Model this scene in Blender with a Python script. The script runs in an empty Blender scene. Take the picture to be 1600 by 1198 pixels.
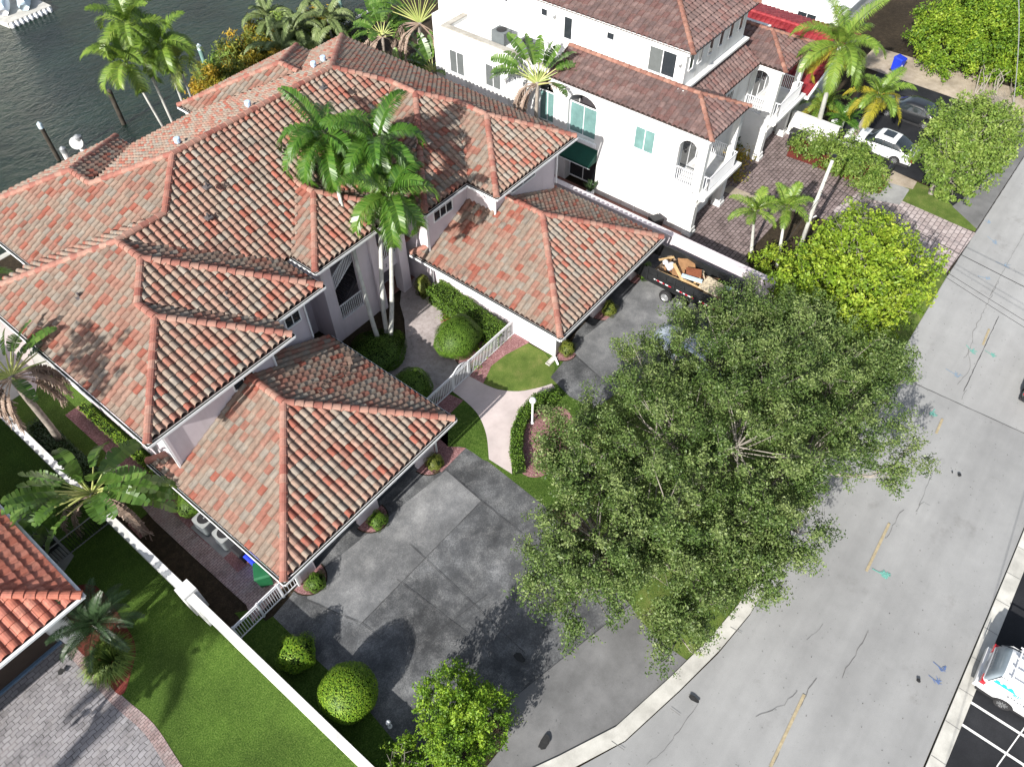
import bpy, bmesh, math, random
import numpy as np
from mathutils import Vector, Matrix
R_ = random.Random(7)
C = bpy.context.scene.collection
scene = bpy.context.scene
rad = math.radians
# ---------------------------------------------------------------- camera
CAMR = Matrix(((0.6227827345344782, 0.6095957042091959, -0.4904434146519125),
               (-0.7823777991926589, 0.4810892036723165, -0.3955226383412054),
               (-0.00516186944907385, 0.6300367096603233, 0.7765481952745652)))
CAMH = 30.0
cam_data = bpy.data.cameras.new('camera')
cam = bpy.data.objects.new('camera', cam_data); C.objects.link(cam)
cam_data.sensor_fit = 'HORIZONTAL'; cam_data.sensor_width = 36; cam_data.lens = 26.4375
cam_data.clip_start = 0.1; cam_data.clip_end = 2000
cam.matrix_world = Matrix.Translation((0, 0, CAMH)) @ CAMR.to_4x4()
scene.camera = cam

# ---------------------------------------------------------------- sky, sun, exposure
SUN_AZ, SUN_EL = 187.0, 31.5          # the sun stands towards -X, a little -Y
sd = Vector((math.cos(rad(SUN_EL)) * math.cos(rad(SUN_AZ)), math.cos(rad(SUN_EL)) * math.sin(rad(SUN_AZ)), math.sin(rad(SUN_EL))))
w = bpy.data.worlds.new("World"); scene.world = w; w.use_nodes = True
nt = w.node_tree; bg = nt.nodes['Background']
sky = nt.nodes.new('ShaderNodeTexSky'); sky.sky_type = 'NISHITA'; sky.sun_disc = False
sky.sun_elevation = rad(SUN_EL); sky.sun_rotation = math.atan2(sd.x, sd.y) % (2 * math.pi)
sky.air_density = 1.0; sky.dust_density = 1.5; sky.ozone_density = 1.0
hs = nt.nodes.new('ShaderNodeHueSaturation'); hs.inputs['Saturation'].default_value = 0.62
nt.links.new(sky.outputs['Color'], hs.inputs['Color']); nt.links.new(hs.outputs['Color'], bg.inputs['Color']); bg.inputs['Strength'].default_value = 0.11
sl = bpy.data.lights.new('sun', 'SUN'); sl.energy = 5.0; sl.angle = rad(0.5); sl.color = (1.0, 0.96, 0.90)
so = bpy.data.objects.new('sun', sl); C.objects.link(so); so.location = sd * 60
so.rotation_euler = sd.to_track_quat('Z', 'Y').to_euler()
scene.view_settings.view_transform = 'Standard'; scene.view_settings.look = 'None'
scene.view_settings.gamma = 1; scene.view_settings.use_curve_mapping = False
scene.view_settings.exposure = 0.82
scene.cycles.max_bounces = 6; scene.cycles.diffuse_bounces = 3; scene.cycles.glossy_bounces = 3
scene.cycles.transparent_max_bounces = 8

def at(px, py, z=0.0):
    """surveyed point: where the photo's pixel meets the real height z"""
    d = CAMR @ Vector(((px - 800) / 1175.0, -(py - 599) / 1175.0, -1.0))
    t = (z - CAMH) / d.z
    return Vector((d.x * t, d.y * t, z))
def on_x(px, py, x):
    d = CAMR @ Vector(((px - 800) / 1175.0, -(py - 599) / 1175.0, -1.0)); t = x / d.x
    return Vector((x, d.y * t, CAMH + d.z * t))
def on_y(px, py, y):
    d = CAMR @ Vector(((px - 800) / 1175.0, -(py - 599) / 1175.0, -1.0)); t = y / d.y
    return Vector((d.x * t, y, CAMH + d.z * t))

# ---------------------------------------------------------------- materials
def mat_base(name, rough=0.8, spec=0.3, metal=0.0):
    m = bpy.data.materials.new(name); m.use_nodes = True
    b = m.node_tree.nodes['Principled BSDF']
    b.inputs['Roughness'].default_value = rough; b.inputs['Metallic'].default_value = metal
    b.inputs['Specular IOR Level'].default_value = spec
    return m, m.node_tree, b
def N(nt, t, **k):
    n = nt.nodes.new(t)
    for a, v in k.items():
        if a in n.inputs.keys(): n.inputs[a].default_value = v
        else: setattr(n, a, v)
    return n
def pos(nt, obj=False):
    if obj:
        return N(nt, 'ShaderNodeTexCoord').outputs['Object']
    return N(nt, 'ShaderNodeNewGeometry').outputs['Position']
def ramp(nt, stops, fac, interp='LINEAR'):
    r = N(nt, 'ShaderNodeValToRGB'); cr = r.color_ramp; cr.interpolation = interp
    while len(cr.elements) < len(stops): cr.elements.new(0.5)
    for e, (p, c) in zip(cr.elements, stops):
        e.position = p; e.color = (*c, 1)
    nt.links.new(fac, r.inputs['Fac']); return r.outputs['Color']
def noise(nt, vec, scale, detail=4, rough=0.6, dist=0.0):
    n = N(nt, 'ShaderNodeTexNoise', Scale=scale, Detail=detail, Roughness=rough, Distortion=dist)
    nt.links.new(vec, n.inputs['Vector']); return n.outputs['Fac']
def mix(nt, a, b, fac, mode='MIX'):
    m = N(nt, 'ShaderNodeMix', data_type='RGBA', blend_type=mode)
    for s, v in ((6, a), (7, b)):
        if isinstance(v, tuple): m.inputs[s].default_value = (*v, 1)
        else: nt.links.new(v, m.inputs[s])
    if isinstance(fac, (int, float)): m.inputs[0].default_value = fac
    else: nt.links.new(fac, m.inputs[0])
    return m.outputs[2]
def bump(nt, b, h, strength=0.3, dist=0.02):
    n = N(nt, 'ShaderNodeBump', Strength=strength, Distance=dist)
    nt.links.new(h, n.inputs['Height']); nt.links.new(n.outputs['Normal'], b.inputs['Normal'])
def plain(name, col, rough=0.6, spec=0.4, metal=0.0, var=0.12, scale=3.0, obj=False, bmp=0.0, coat=0.0):
    """one paint or material with a little unevenness"""
    m, nt, b = mat_base(name, rough, spec, metal)
    p = pos(nt, obj); n = noise(nt, p, scale, 5, 0.65)
    lo = tuple(c * (1 - var) for c in col); hi = tuple(min(1, c * (1 + var)) for c in col)
    nt.links.new(ramp(nt, [(0.3, lo), (0.7, hi)], n), b.inputs['Base Color'])
    if bmp: bump(nt, b, noise(nt, p, scale * 12, 3), bmp, 0.01)
    if coat: b.inputs['Coat Weight'].default_value = coat; b.inputs['Coat Roughness'].default_value = 0.05
    return m
def ground_mat(name, cols, scale=2.0, fine=30.0, fmix=0.35, rough=0.9, bmp=0.3, big=0.25, bigscale=0.12, bdist=0.02, spec=0.2):
    m, nt, b = mat_base(name, rough, spec)
    p = pos(nt)
    st = [(0.25 + 0.5 * i / (len(cols) - 1), c) for i, c in enumerate(cols)]
    n1 = noise(nt, p, scale, 6, 0.65); n2 = noise(nt, p, fine, 3, 0.7)
    f = N(nt, 'ShaderNodeMix', data_type='FLOAT'); f.inputs[0].default_value = fmix
    nt.links.new(n1, f.inputs[2]); nt.links.new(n2, f.inputs[3])
    c = ramp(nt, st, f.outputs[0])
    n3 = noise(nt, p, bigscale, 3, 0.5)
    g = ramp(nt, [(0.3, (1 - big,) * 3), (0.7, (1 + big * 0.5,) * 3)], n3)
    c = mix(nt, c, g, 1.0, 'MULTIPLY')
    nt.links.new(c, b.inputs['Base Color'])
    if bmp: bump(nt, b, n2, bmp, bdist)
    return m
def tone_mat(name, stops, rough=0.75, mott=0.25, mscale=8.0, interp='CONSTANT', bmp=0.3, trans=0.0, spec=0.3, bscale=60.0, stain=None):
    """colour picked by each face's own random tone"""
    m, nt, b = mat_base(name, rough, spec)
    a = N(nt, 'ShaderNodeAttribute', attribute_name='tone')
    c = ramp(nt, stops, a.outputs['Fac'], interp)
    p = pos(nt)
    if mott:
        n = noise(nt, p, mscale, 5, 0.7)
        c = mix(nt, c, ramp(nt, [(0.3, (1 - mott,) * 3), (0.7, (1 + mott * 0.5,) * 3)], n), 1.0, 'MULTIPLY')
    if stain:
        n = noise(nt, p, stain[1], 5, 0.7, 0.5)
        s = ramp(nt, [(stain[2], (0, 0, 0)), (stain[2] + 0.1, (1, 1, 1))], n)
        c = mix(nt, c, stain[0], mix(nt, (0, 0, 0), s, stain[3]))
    nt.links.new(c, b.inputs['Base Color'])
    if bmp: bump(nt, b, noise(nt, p, bscale, 2), bmp, 0.005)
    if trans:
        t = N(nt, 'ShaderNodeBsdfTranslucent'); nt.links.new(c, t.inputs['Color'])
        ms = N(nt, 'ShaderNodeMixShader'); ms.inputs[0].default_value = trans
        out = nt.nodes['Material Output']
        nt.links.new(b.outputs[0], ms.inputs[1]); nt.links.new(t.outputs[0], ms.inputs[2]); nt.links.new(ms.outputs[0], out.inputs['Surface'])
    return m

# ---------------------------------------------------------------- mesh collector
class MB:
    def __init__(s): s.v = []; s.f = []; s.t = []; s.m = []; s.tone = 0.5; s.mi = 0
    def add(s, vs, fs, tone=None, mi=None):
        o = len(s.v); s.v.extend([tuple(p) for p in vs])
        for f in fs:
            s.f.append([o + i for i in f]); s.t.append(s.tone if tone is None else tone); s.m.append(s.mi if mi is None else mi)
    def face(s, pts, tone=None, mi=None): s.add(pts, [list(range(len(pts)))], tone, mi)
    def box(s, x0, y0, z0, x1, y1, z1, tone=None, mi=None):
        if x0 > x1: x0, x1 = x1, x0
        if y0 > y1: y0, y1 = y1, y0
        v = [(x0, y0, z0), (x1, y0, z0), (x1, y1, z0), (x0, y1, z0), (x0, y0, z1), (x1, y0, z1), (x1, y1, z1), (x0, y1, z1)]
        s.add(v, [(3, 2, 1, 0), (4, 5, 6, 7), (0, 1, 5, 4), (1, 2, 6, 5), (2, 3, 7, 6), (3, 0, 4, 7)], tone, mi)
    def bar(s, p, q, wd, ht, up=(0, 0, 1), tone=None, mi=None):
        p = Vector(p); q = Vector(q); d = (q - p).normalized(); up = Vector(up)
        sd = d.cross(up)
        if sd.length < 1e-4: sd = d.cross(Vector((1, 0, 0)))
        sd.normalize(); u = sd.cross(d).normalized()
        v = [a + sd * (i * wd / 2) + u * (j * ht / 2) for a in (p, q) for (i, j) in ((-1, -1), (1, -1), (1, 1), (-1, 1))]
        s.add(v, [(3, 2, 1, 0), (4, 5, 6, 7), (0, 1, 5, 4), (1, 2, 6, 5), (2, 3, 7, 6), (3, 0, 4, 7)], tone, mi)
    def tube(s, pts, rs, n=6, cap=True, tone=None, mi=None):
        pts = [Vector(p) for p in pts]
        if not hasattr(rs, '__len__'): rs = [rs] * len(pts)
        vs = []; dd = pts[-1] - pts[0]; k_ = min(range(3), key=lambda i: abs(dd[i])); ref = Vector([1.0 if i == k_ else 0.06 for i in range(3)])
        for i, p in enumerate(pts):
            d = (pts[min(i + 1, len(pts) - 1)] - pts[max(i - 1, 0)])
            if d.length < 1e-7: d = Vector((0, 0, 1))
            d.normalize(); a = d.cross(ref)
            if a.length < 0.05: a = d.cross(Vector((1, 0, 0)))
            a.normalize(); b = d.cross(a)
            for k in range(n):
                t = 2 * math.pi * k / n; vs.append(p + (a * math.cos(t) + b * math.sin(t)) * rs[i])
        fs = []
        for i in range(len(pts) - 1):
            for k in range(n):
                fs.append((i * n + k, i * n + (k + 1) % n, (i + 1) * n + (k + 1) % n, (i + 1) * n + k))
        if cap: fs.append(tuple(range(n))[::-1]); fs.append(tuple((len(pts) - 1) * n + k for k in range(n)))
        s.add(vs, fs, tone, mi)
    def lathe(s, c, prof, n=16, tone=None, mi=None, a0=0.0, sx=1, sy=1):
        vs = []
        for (r, z) in prof:
            for k in range(n):
                t = 2 * math.pi * k / n + a0; vs.append((c[0] + r * sx * math.cos(t), c[1] + r * sy * math.sin(t), c[2] + z))
        fs = [(i * n + k, i * n + (k + 1) % n, (i + 1) * n + (k + 1) % n, (i + 1) * n + k) for i in range(len(prof) - 1) for k in range(n)]
        fs.append(tuple(range(n))[::-1]); fs.append(tuple((len(prof) - 1) * n + k for k in range(n)))
        s.add(vs, fs, tone, mi)
    def prism(s, poly, z0, z1, tone=None, mi=None):
        n = len(poly); vs = [(p[0], p[1], z0) for p in poly] + [(p[0], p[1], z1) for p in poly]
        s.add(vs, [tuple(range(n))[::-1], tuple(range(n, 2 * n))] + [(i, (i + 1) % n, n + (i + 1) % n, n + i) for i in range(n)], tone, mi)
    def build(s, name, mats, parent=None, smooth=False):
        me = bpy.data.meshes.new(name); me.from_pydata(s.v, [], s.f)
        if not isinstance(mats, (list, tuple)): mats = [mats]
        for m in mats: me.materials.append(m)
        if len(mats) > 1: me.polygons.foreach_set('material_index', s.m)
        a = me.attributes.new('tone', 'FLOAT', 'FACE'); a.data.foreach_set('value', s.t)
        if smooth: me.polygons.foreach_set('use_smooth', [True] * len(s.f))
        me.update()
        return link(name, me, parent)
def link(name, me, parent=None):
    o = bpy.data.objects.new(name, me); C.objects.link(o)
    if parent is not None:
        o.parent = parent; o.matrix_parent_inverse = parent.matrix_basis.inverted() if parent.parent is None else Matrix()
    return o
def tag(o, label=None, cat=None, group=None, kind=None):
    if label: o['label'] = label
    if cat: o['category'] = cat
    if group: o['group'] = group
    if kind: o['kind'] = kind
    return o
def thing(name, label, cat, loc=(0, 0, 0), group=None, rz=0.0):
    o = bpy.data.objects.new(name, None); C.objects.link(o); o.empty_display_size = 0.3
    o.location = loc; o.rotation_euler = (0, 0, rz); return tag(o, label, cat, group)
def dup(root, loc, rz=0.0, label=None, group=None, sc=None):
    r = root.copy(); C.objects.link(r); r.location = loc; r.rotation_euler = (0, 0, rz)
    if sc: r.scale = (sc, sc, sc) if not hasattr(sc, '__len__') else sc
    if label: r['label'] = label
    if group: r['group'] = group
    for ch in list(root.children):
        c = ch.copy(); C.objects.link(c); c.parent = r
        for g in ch.children:
            d = g.copy(); C.objects.link(d); d.parent = c
    return r
def smooth_poly(pts, n=5, closed=True):
    out = []; m = len(pts)
    for i in range(m if closed else m - 1):
        p0, p1, p2, p3 = (pts[(i + k - 1) % m] if closed else pts[min(max(i + k - 1, 0), m - 1)] for k in range(4))
        for j in range(n):
            t = j / n
            out.append(tuple(0.5 * (2 * p1[a] + (p2[a] - p0[a]) * t + (2 * p0[a] - 5 * p1[a] + 4 * p2[a] - p3[a]) * t * t + (3 * p1[a] - p0[a] - 3 * p2[a] + p3[a]) * t ** 3) for a in (0, 1)))
    if not closed: out.append(tuple(pts[-1][:2]))
    return out
SHEETS = [0]
def sheet(name, pts, z, m, thick=0.0, kind='structure', world=False, parent=None):
    """flat area on the ground from a surveyed outline; each lies a little above the one before"""
    SHEETS[0] += 1; z += SHEETS[0] * 0.0007
    P = [tuple(p[:2]) if world else tuple(at(p[0], p[1], 0)[:2]) for p in pts]
    bm = bmesh.new(); vs = [bm.verts.new((x, y, z)) for x, y in P]
    f = bm.faces.new(vs); bm.normal_update()
    if f.normal.z < 0: f.normal_flip()
    if thick:
        r = bmesh.ops.extrude_face_region(bm, geom=[f]); 
        for e in r['geom']:
            if isinstance(e, bmesh.types.BMVert): e.co.z += thick
    bmesh.ops.triangulate(bm, faces=[g for g in bm.faces if len(g.verts) > 4])
    bmesh.ops.recalc_face_normals(bm, faces=bm.faces)
    if not thick:
        for g in bm.faces:
            if g.normal.z < 0: g.normal_flip()
    me = bpy.data.meshes.new(name); bm.to_mesh(me); bm.free(); me.materials.append(m)
    o = link(name, me, parent)
    if kind: o['kind'] = kind
    return o
def curve_mesh(name, txt, size, m, mat4, parent=None, ext=0.004, font_sx=1.0):
    cu = bpy.data.curves.new('lettering_curve', 'FONT'); cu.body = txt; cu.size = size; cu.extrude = ext; cu.align_x = 'CENTER'; cu.align_y = 'CENTER'
    t = bpy.data.objects.new('lettering_tmp', cu); C.objects.link(t)
    bpy.context.view_layer.update()
    me = bpy.data.meshes.new_from_object(t.evaluated_get(bpy.context.evaluated_depsgraph_get()))
    bpy.data.objects.remove(t); bpy.data.curves.remove(cu)
    me.transform(Matrix.Scale(font_sx, 4, (1, 0, 0))); me.transform(mat4); me.materials.clear(); me.materials.append(m)
    return link(name, me, parent)
# ================================================================= materials used across the scene
M = {}
M['lawn'] = ground_mat('lawn_grass', [(0.012, 0.036, 0.004), (0.055, 0.105, 0.013), (0.15, 0.215, 0.05)], 4, 17, 0.82, 0.95, 0.9, 0.30, 0.5, 0.05)
M['dry_lawn'] = ground_mat('worn_grass', [(0.035, 0.065, 0.010), (0.10, 0.15, 0.028), (0.26, 0.23, 0.09)], 1.3, 26, 0.45, 0.95, 0.8, 0.25, 0.5, 0.04)
M['asphalt'] = ground_mat('sealed_asphalt', [(0.022, 0.023, 0.026), (0.080, 0.083, 0.087), (0.25, 0.255, 0.26)], 1.1, 18, 0.42, 0.75, 0.35, 0.55, 0.35, 0.006, 0.35)
M['asphalt_light'] = ground_mat('sun_bleached_asphalt', [(0.045, 0.047, 0.05), (0.15, 0.153, 0.157), (0.36, 0.36, 0.355)], 0.7, 22, 0.35, 0.75, 0.35, 0.35, 0.3, 0.006, 0.3)
M['apron'] = ground_mat('apron_asphalt', [(0.10, 0.10, 0.10), (0.16, 0.16, 0.16), (0.22, 0.22, 0.22)], 0.8, 35, 0.3, 0.85, 0.25, 0.25, 0.35, 0.005)
M['road'] = ground_mat('road_surface', [(0.225, 0.227, 0.225), (0.27, 0.272, 0.27), (0.315, 0.316, 0.312)], 1.2, 30, 0.5, 0.85, 0.25, 0.13, 0.12, 0.005)
M['road_new'] = ground_mat('road_surface_light', [(0.275, 0.277, 0.274), (0.315, 0.316, 0.312), (0.355, 0.355, 0.352)], 1.2, 30, 0.5, 0.85, 0.25, 0.10, 0.15, 0.005)
M['concrete'] = ground_mat('kerb_concrete', [(0.36, 0.35, 0.32), (0.47, 0.46, 0.42), (0.56, 0.55, 0.51)], 1.6, 24, 0.35, 0.85, 0.2, 0.2, 0.8, 0.004)
M['path'] = ground_mat('pinkish_path_concrete', [(0.42, 0.36, 0.345), (0.49, 0.425, 0.41), (0.54, 0.48, 0.46)], 1.8, 24, 0.3, 0.85, 0.2, 0.15, 0.7, 0.004)
M['path_dirty'] = ground_mat('mildewed_path', [(0.05, 0.045, 0.045), (0.31, 0.27, 0.26), (0.40, 0.355, 0.345), (0.44, 0.40, 0.385)], 3.6, 12, 0.35, 0.9, 0.2, 0.25, 0.5, 0.004)
M['slab'] = ground_mat('grey_concrete_slab', [(0.20, 0.20, 0.20), (0.28, 0.28, 0.275), (0.34, 0.34, 0.33)], 1.4, 26, 0.3, 0.85, 0.2, 0.2, 0.6, 0.004)
M['gravel'] = ground_mat('red_lava_gravel', [(0.07, 0.028, 0.03), (0.26, 0.13, 0.13), (0.50, 0.34, 0.33)], 9, 17, 0.8, 0.95, 1.0, 0.2, 0.8, 0.04)
M['mulch'] = ground_mat('red_bark_mulch', [(0.05, 0.010, 0.008), (0.16, 0.035, 0.028), (0.27, 0.08, 0.06)], 8, 20, 0.7, 0.95, 1.0, 0.2, 0.8, 0.04)
M['soil'] = ground_mat('dark_leaf_litter', [(0.012, 0.009, 0.006), (0.035, 0.026, 0.016), (0.09, 0.065, 0.04)], 4, 22, 0.5, 0.95, 0.9, 0.3, 0.5, 0.04)
M['sand'] = ground_mat('sandy_dirt', [(0.20, 0.16, 0.11), (0.38, 0.32, 0.25), (0.52, 0.46, 0.38)], 1.6, 20, 0.45, 0.95, 0.7, 0.3, 0.5, 0.03)
M['tile_floor'] = ground_mat('terracotta_floor', [(0.20, 0.09, 0.07), (0.28, 0.14, 0.11), (0.34, 0.18, 0.15)], 2, 20, 0.3, 0.7, 0.2)
M['lot'] = ground_mat('fresh_black_asphalt', [(0.008, 0.008, 0.010), (0.017, 0.018, 0.021), (0.035, 0.036, 0.04)], 0.8, 35, 0.45, 0.8, 0.3, 0.3, 0.3, 0.006, 0.25)
M['mark_white'] = plain('white_marking_paint', (0.62, 0.62, 0.61), 0.7, 0.3, var=0.12, scale=6)
M['mark_yellow'] = plain('worn_yellow_marking', (0.34, 0.285, 0.185), 0.8, 0.2, var=0.25, scale=9)

def lanes(m, k=0.10, scale=(0.05, 0.75, 1)):
    nt = m.node_tree; b = nt.nodes['Principled BSDF']; src = b.inputs['Base Color'].links[0].from_socket
    mp = N(nt, 'ShaderNodeMapping'); mp.inputs['Scale'].default_value = scale; nt.links.new(pos(nt), mp.inputs['Vector'])
    c = mix(nt, src, ramp(nt, [(0.35, (1 - k,) * 3), (0.65, (1 + k * .5,) * 3)], noise(nt, mp.outputs[0], 1.0, 4, 0.6)), 1.0, 'MULTIPLY')
    c = mix(nt, c, ramp(nt, [(0.60, (1, 1, 1)), (0.72, (0.80, 0.79, 0.78))], noise(nt, pos(nt), 0.45, 6, 0.7)), 1.0, 'MULTIPLY')
    c = mix(nt, c, ramp(nt, [(0.70, (1, 1, 1)), (0.78, (0.55, 0.55, 0.55))], noise(nt, pos(nt), 7.0, 2, 0.5)), 1.0, 'MULTIPLY'); nt.links.new(c, b.inputs['Base Color'])
lanes(M['road']); lanes(M['road_new']); lanes(M['apron'], .06)
def paver_mat(name, c1, c2, c3, mortar, bw, bh, rot=0.0, off=0.5, msz=0.012, dirt=0.4, wob=0.0):
    m, nt, b = mat_base(name, 0.85, 0.2)
    p = pos(nt); mp = N(nt, 'ShaderNodeMapping'); mp.inputs['Rotation'].default_value = (0, 0, rot); nt.links.new(p, mp.inputs['Vector'])
    vec = mp.outputs['Vector']
    if wob:
        nz = N(nt, 'ShaderNodeTexNoise', Scale=3.1, Detail=1.0); nt.links.new(vec, nz.inputs['Vector'])
        s = N(nt, 'ShaderNodeVectorMath', operation='SCALE'); s.inputs['Scale'].default_value = wob; nt.links.new(nz.outputs['Color'], s.inputs[0])
        ad = N(nt, 'ShaderNodeVectorMath', operation='ADD'); nt.links.new(vec, ad.inputs[0]); nt.links.new(s.outputs[0], ad.inputs[1]); vec = ad.outputs[0]
    br = N(nt, 'ShaderNodeTexBrick'); br.offset = off
    br.inputs['Scale'].default_value = 1.0; br.inputs['Brick Width'].default_value = bw; br.inputs['Row Height'].default_value = bh
    br.inputs['Mortar Size'].default_value = msz; br.inputs['Mortar Smooth'].default_value = 0.3; br.inputs['Bias'].default_value = 0.0
    br.inputs['Color1'].default_value = (*c1, 1); br.inputs['Color2'].default_value = (*c2, 1); br.inputs['Mortar'].default_value = (*mortar, 1)
    nt.links.new(vec, br.inputs['Vector'])
    c = mix(nt, br.outputs['Color'], c3, mix(nt, (0, 0, 0), ramp(nt, [(0.5, (0, 0, 0)), (0.65, (1, 1, 1))], noise(nt, p, 2.6, 3)), 0.5))
    g = ramp(nt, [(0.32, (1 - dirt,) * 3), (0.5, (1, 1, 1))], noise(nt, p, 0.9, 6, 0.75))
    c = mix(nt, c, g, 1.0, 'MULTIPLY')
    nt.links.new(c, b.inputs['Base Color'])
    inv = N(nt, 'ShaderNodeMath', operation='SUBTRACT'); inv.inputs[0].default_value = 1; nt.links.new(br.outputs['Fac'], inv.inputs[1])
    bump(nt, b, inv.outputs[0], 0.6, 0.012)
    return m
M['paver_grey'] = paver_mat('grey_cobble_pavers', (0.22, 0.21, 0.22), (0.29, 0.28, 0.29), (0.25, 0.235, 0.235), (0.10, 0.095, 0.095), 0.30, 0.19, 0.0, 0.5, 0.014, 0.45, 0.12)
M['paver_pink'] = paver_mat('pinkish_brick_pavers', (0.30, 0.215, 0.205), (0.37, 0.29, 0.28), (0.30, 0.26, 0.25), (0.10, 0.08, 0.075), 0.22, 0.11, 0.0, 0.5, 0.010, 0.45)
M['paver_brown'] = paver_mat('weathered_brown_pavers', (0.175, 0.135, 0.13), (0.26, 0.205, 0.20), (0.20, 0.16, 0.155), (0.045, 0.035, 0.033), 0.33, 0.26, 0.0, 0.5, 0.024, 0.5)
M['paver_drive'] = paver_mat('driveway_pavers_by_road', (0.34, 0.28, 0.27), (0.45, 0.39, 0.38), (0.36, 0.31, 0.30), (0.12, 0.10, 0.10), 0.45, 0.30, 0.0, 0.5, 0.024, 0.3)

# ================================================================= ground, roads, drives
g = MB(); g.face([(-260, -260, -0.02), (320, -260, -0.02), (320, 50.6, -0.02), (25.5, 50.6, -0.02), (24.0, 45.2, -0.02), (-260, 45.2, -0.02)])
tag(g.build('ground', M['soil']), kind='structure')
sw = MB(); sw.bar((-120, 45.3, -1.49), (24.2, 45.3, -1.49), .4, 3.0); sw.bar((24.1, 45.2, -1.49), (25.6, 50.6, -1.49), .4, 3.0); sw.bar((25.5, 50.6, -1.49), (200, 50.6, -1.49), .4, 3.0); tag(sw.build('seawall', M['concrete']), kind='structure')
# canal water
m, nt, b = mat_base('canal_water', 0.06, 0.5)
p = pos(nt); mp = N(nt, 'ShaderNodeMapping'); mp.inputs['Scale'].default_value = (1, 1.6, 1); mp.inputs['Rotation'].default_value = (0, 0, 0.5); nt.links.new(p, mp.inputs['Vector'])
nt.links.new(ramp(nt, [(0.3, (0.003, 0.009, 0.006)), (0.55, (0.008, 0.021, 0.014)), (0.75, (0.018, 0.036, 0.022))], noise(nt, p, 0.16, 4)), b.inputs['Base Color'])
n1 = noise(nt, mp.outputs[0], 1.1, 6, 0.66, 0.9); n2 = noise(nt, mp.outputs[0], 4.5, 3, 0.5)
f = N(nt, 'ShaderNodeMath', operation='MULTIPLY_ADD'); f.inputs[1].default_value = 0.25; nt.links.new(n2, f.inputs[0]); nt.links.new(n1, f.inputs[2])
bump(nt, b, f.outputs[0], 1.0, 0.22); M['water'] = m; b.inputs['Specular IOR Level'].default_value = 0.32
g = MB(); g.face([(-260, 45.0, -1.2), (320, 45.0, -1.2), (320, 400, -1.2), (-260, 400, -1.2)]); tag(g.build('canal', M['water']), kind='structure')
M['far_bank'] = ground_mat('far_bank_ground', [(0.03, 0.06, 0.015), (0.08, 0.11, 0.03), (0.3, 0.28, 0.25)], 0.12, 1.0, 0.3)

Z0, Z1, Z2, Z3, Z4 = 0.0, 0.006, 0.012, 0.018, 0.055
# ---- left neighbour
sheet('lawn', [(-60.0, -14.0), (1.62, -14.0), (1.62, 42.0), (-60.0, 42.0)], Z0, M['lawn'], world=True)
drv = smooth_poly([(108, 1000), (148.7, 1044.6), (188.5, 1089.7), (239, 1135), (281, 1198), (330, 1262)], 5, False)
E1 = [at(*q)[:2] for q in drv]
poly = [tuple(at(-500, 1262)[:2]), tuple(at(-500, 1190)[:2]), tuple(at(-60, 1165)[:2])] + []
edge_l = [tuple(e) for e in E1]
sheet('neighbour_driveway', edge_l + [(edge_l[-1][0] + 1.5, -3.0), (-40.0, -3.0), (-40.0, 21.35), (-2.7, 21.35)], Z1, M['paver_grey'], world=True)
def ribbon(name, pts, wd, z, m, closed=False, kind='structure', px=True, parent=None, h=0.0):
    if not h: SHEETS[0] += 1; z += SHEETS[0] * 0.00004
    """a strip following a line on the ground"""
    P = [Vector(at(*q)[:2]) if px else Vector(q[:2]) for q in pts]; b = MB(); L = []; Rr = []
    for i, q in enumerate(P):
        d = (P[min(i + 1, len(P) - 1)] - P[max(i - 1, 0)]).normalized(); n = Vector((-d.y, d.x)) * (wd / 2 if not hasattr(wd, '__len__') else wd[i] / 2)
        L.append(q + n); Rr.append(q - n)
    for i in range(len(P) - 1):
        a, bb, c, d = Rr[i], Rr[i + 1], L[i + 1], L[i]
        if h:
            b.add([(a.x, a.y, z), (bb.x, bb.y, z), (c.x, c.y, z), (d.x, d.y, z), (a.x, a.y, z + h), (bb.x, bb.y, z + h), (c.x, c.y, z + h), (d.x, d.y, z + h)],
                  [(4, 5, 6, 7), (0, 1, 5, 4), (2, 3, 7, 6)] + ([(3, 0, 4, 7)] if i == 0 else []) + ([(1, 2, 6, 5)] if i == len(P) - 2 else []))
        else: b.face([(a.x, a.y, z), (bb.x, bb.y, z), (c.x, c.y, z), (d.x, d.y, z)])
    o = b.build(name, m, parent)
    if kind: o['kind'] = kind
    return o
ribbon('driveway_border', [(q[0] - 6, q[1] + 3) for q in drv], 0.42, Z2, M['paver_pink'])
sheet('planting_bed', smooth_poly([(112, 1003), (95, 960), (100, 925), (150, 915), (195, 975), (212, 1010), (205, 1050), (188, 1086), (150, 1042)], 4), Z2, M['mulch'])
sheet('rear_patio', [(2.2, 34.5), (6.9, 34.5), (6.9, 41), (2.2, 41)], Z1, M['concrete'], world=True)
sheet('side_path', [(-40, 860), (18, 803), (38, 788), (116, 868), (88, 912), (40, 900)], Z1, M['slab'])
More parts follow.
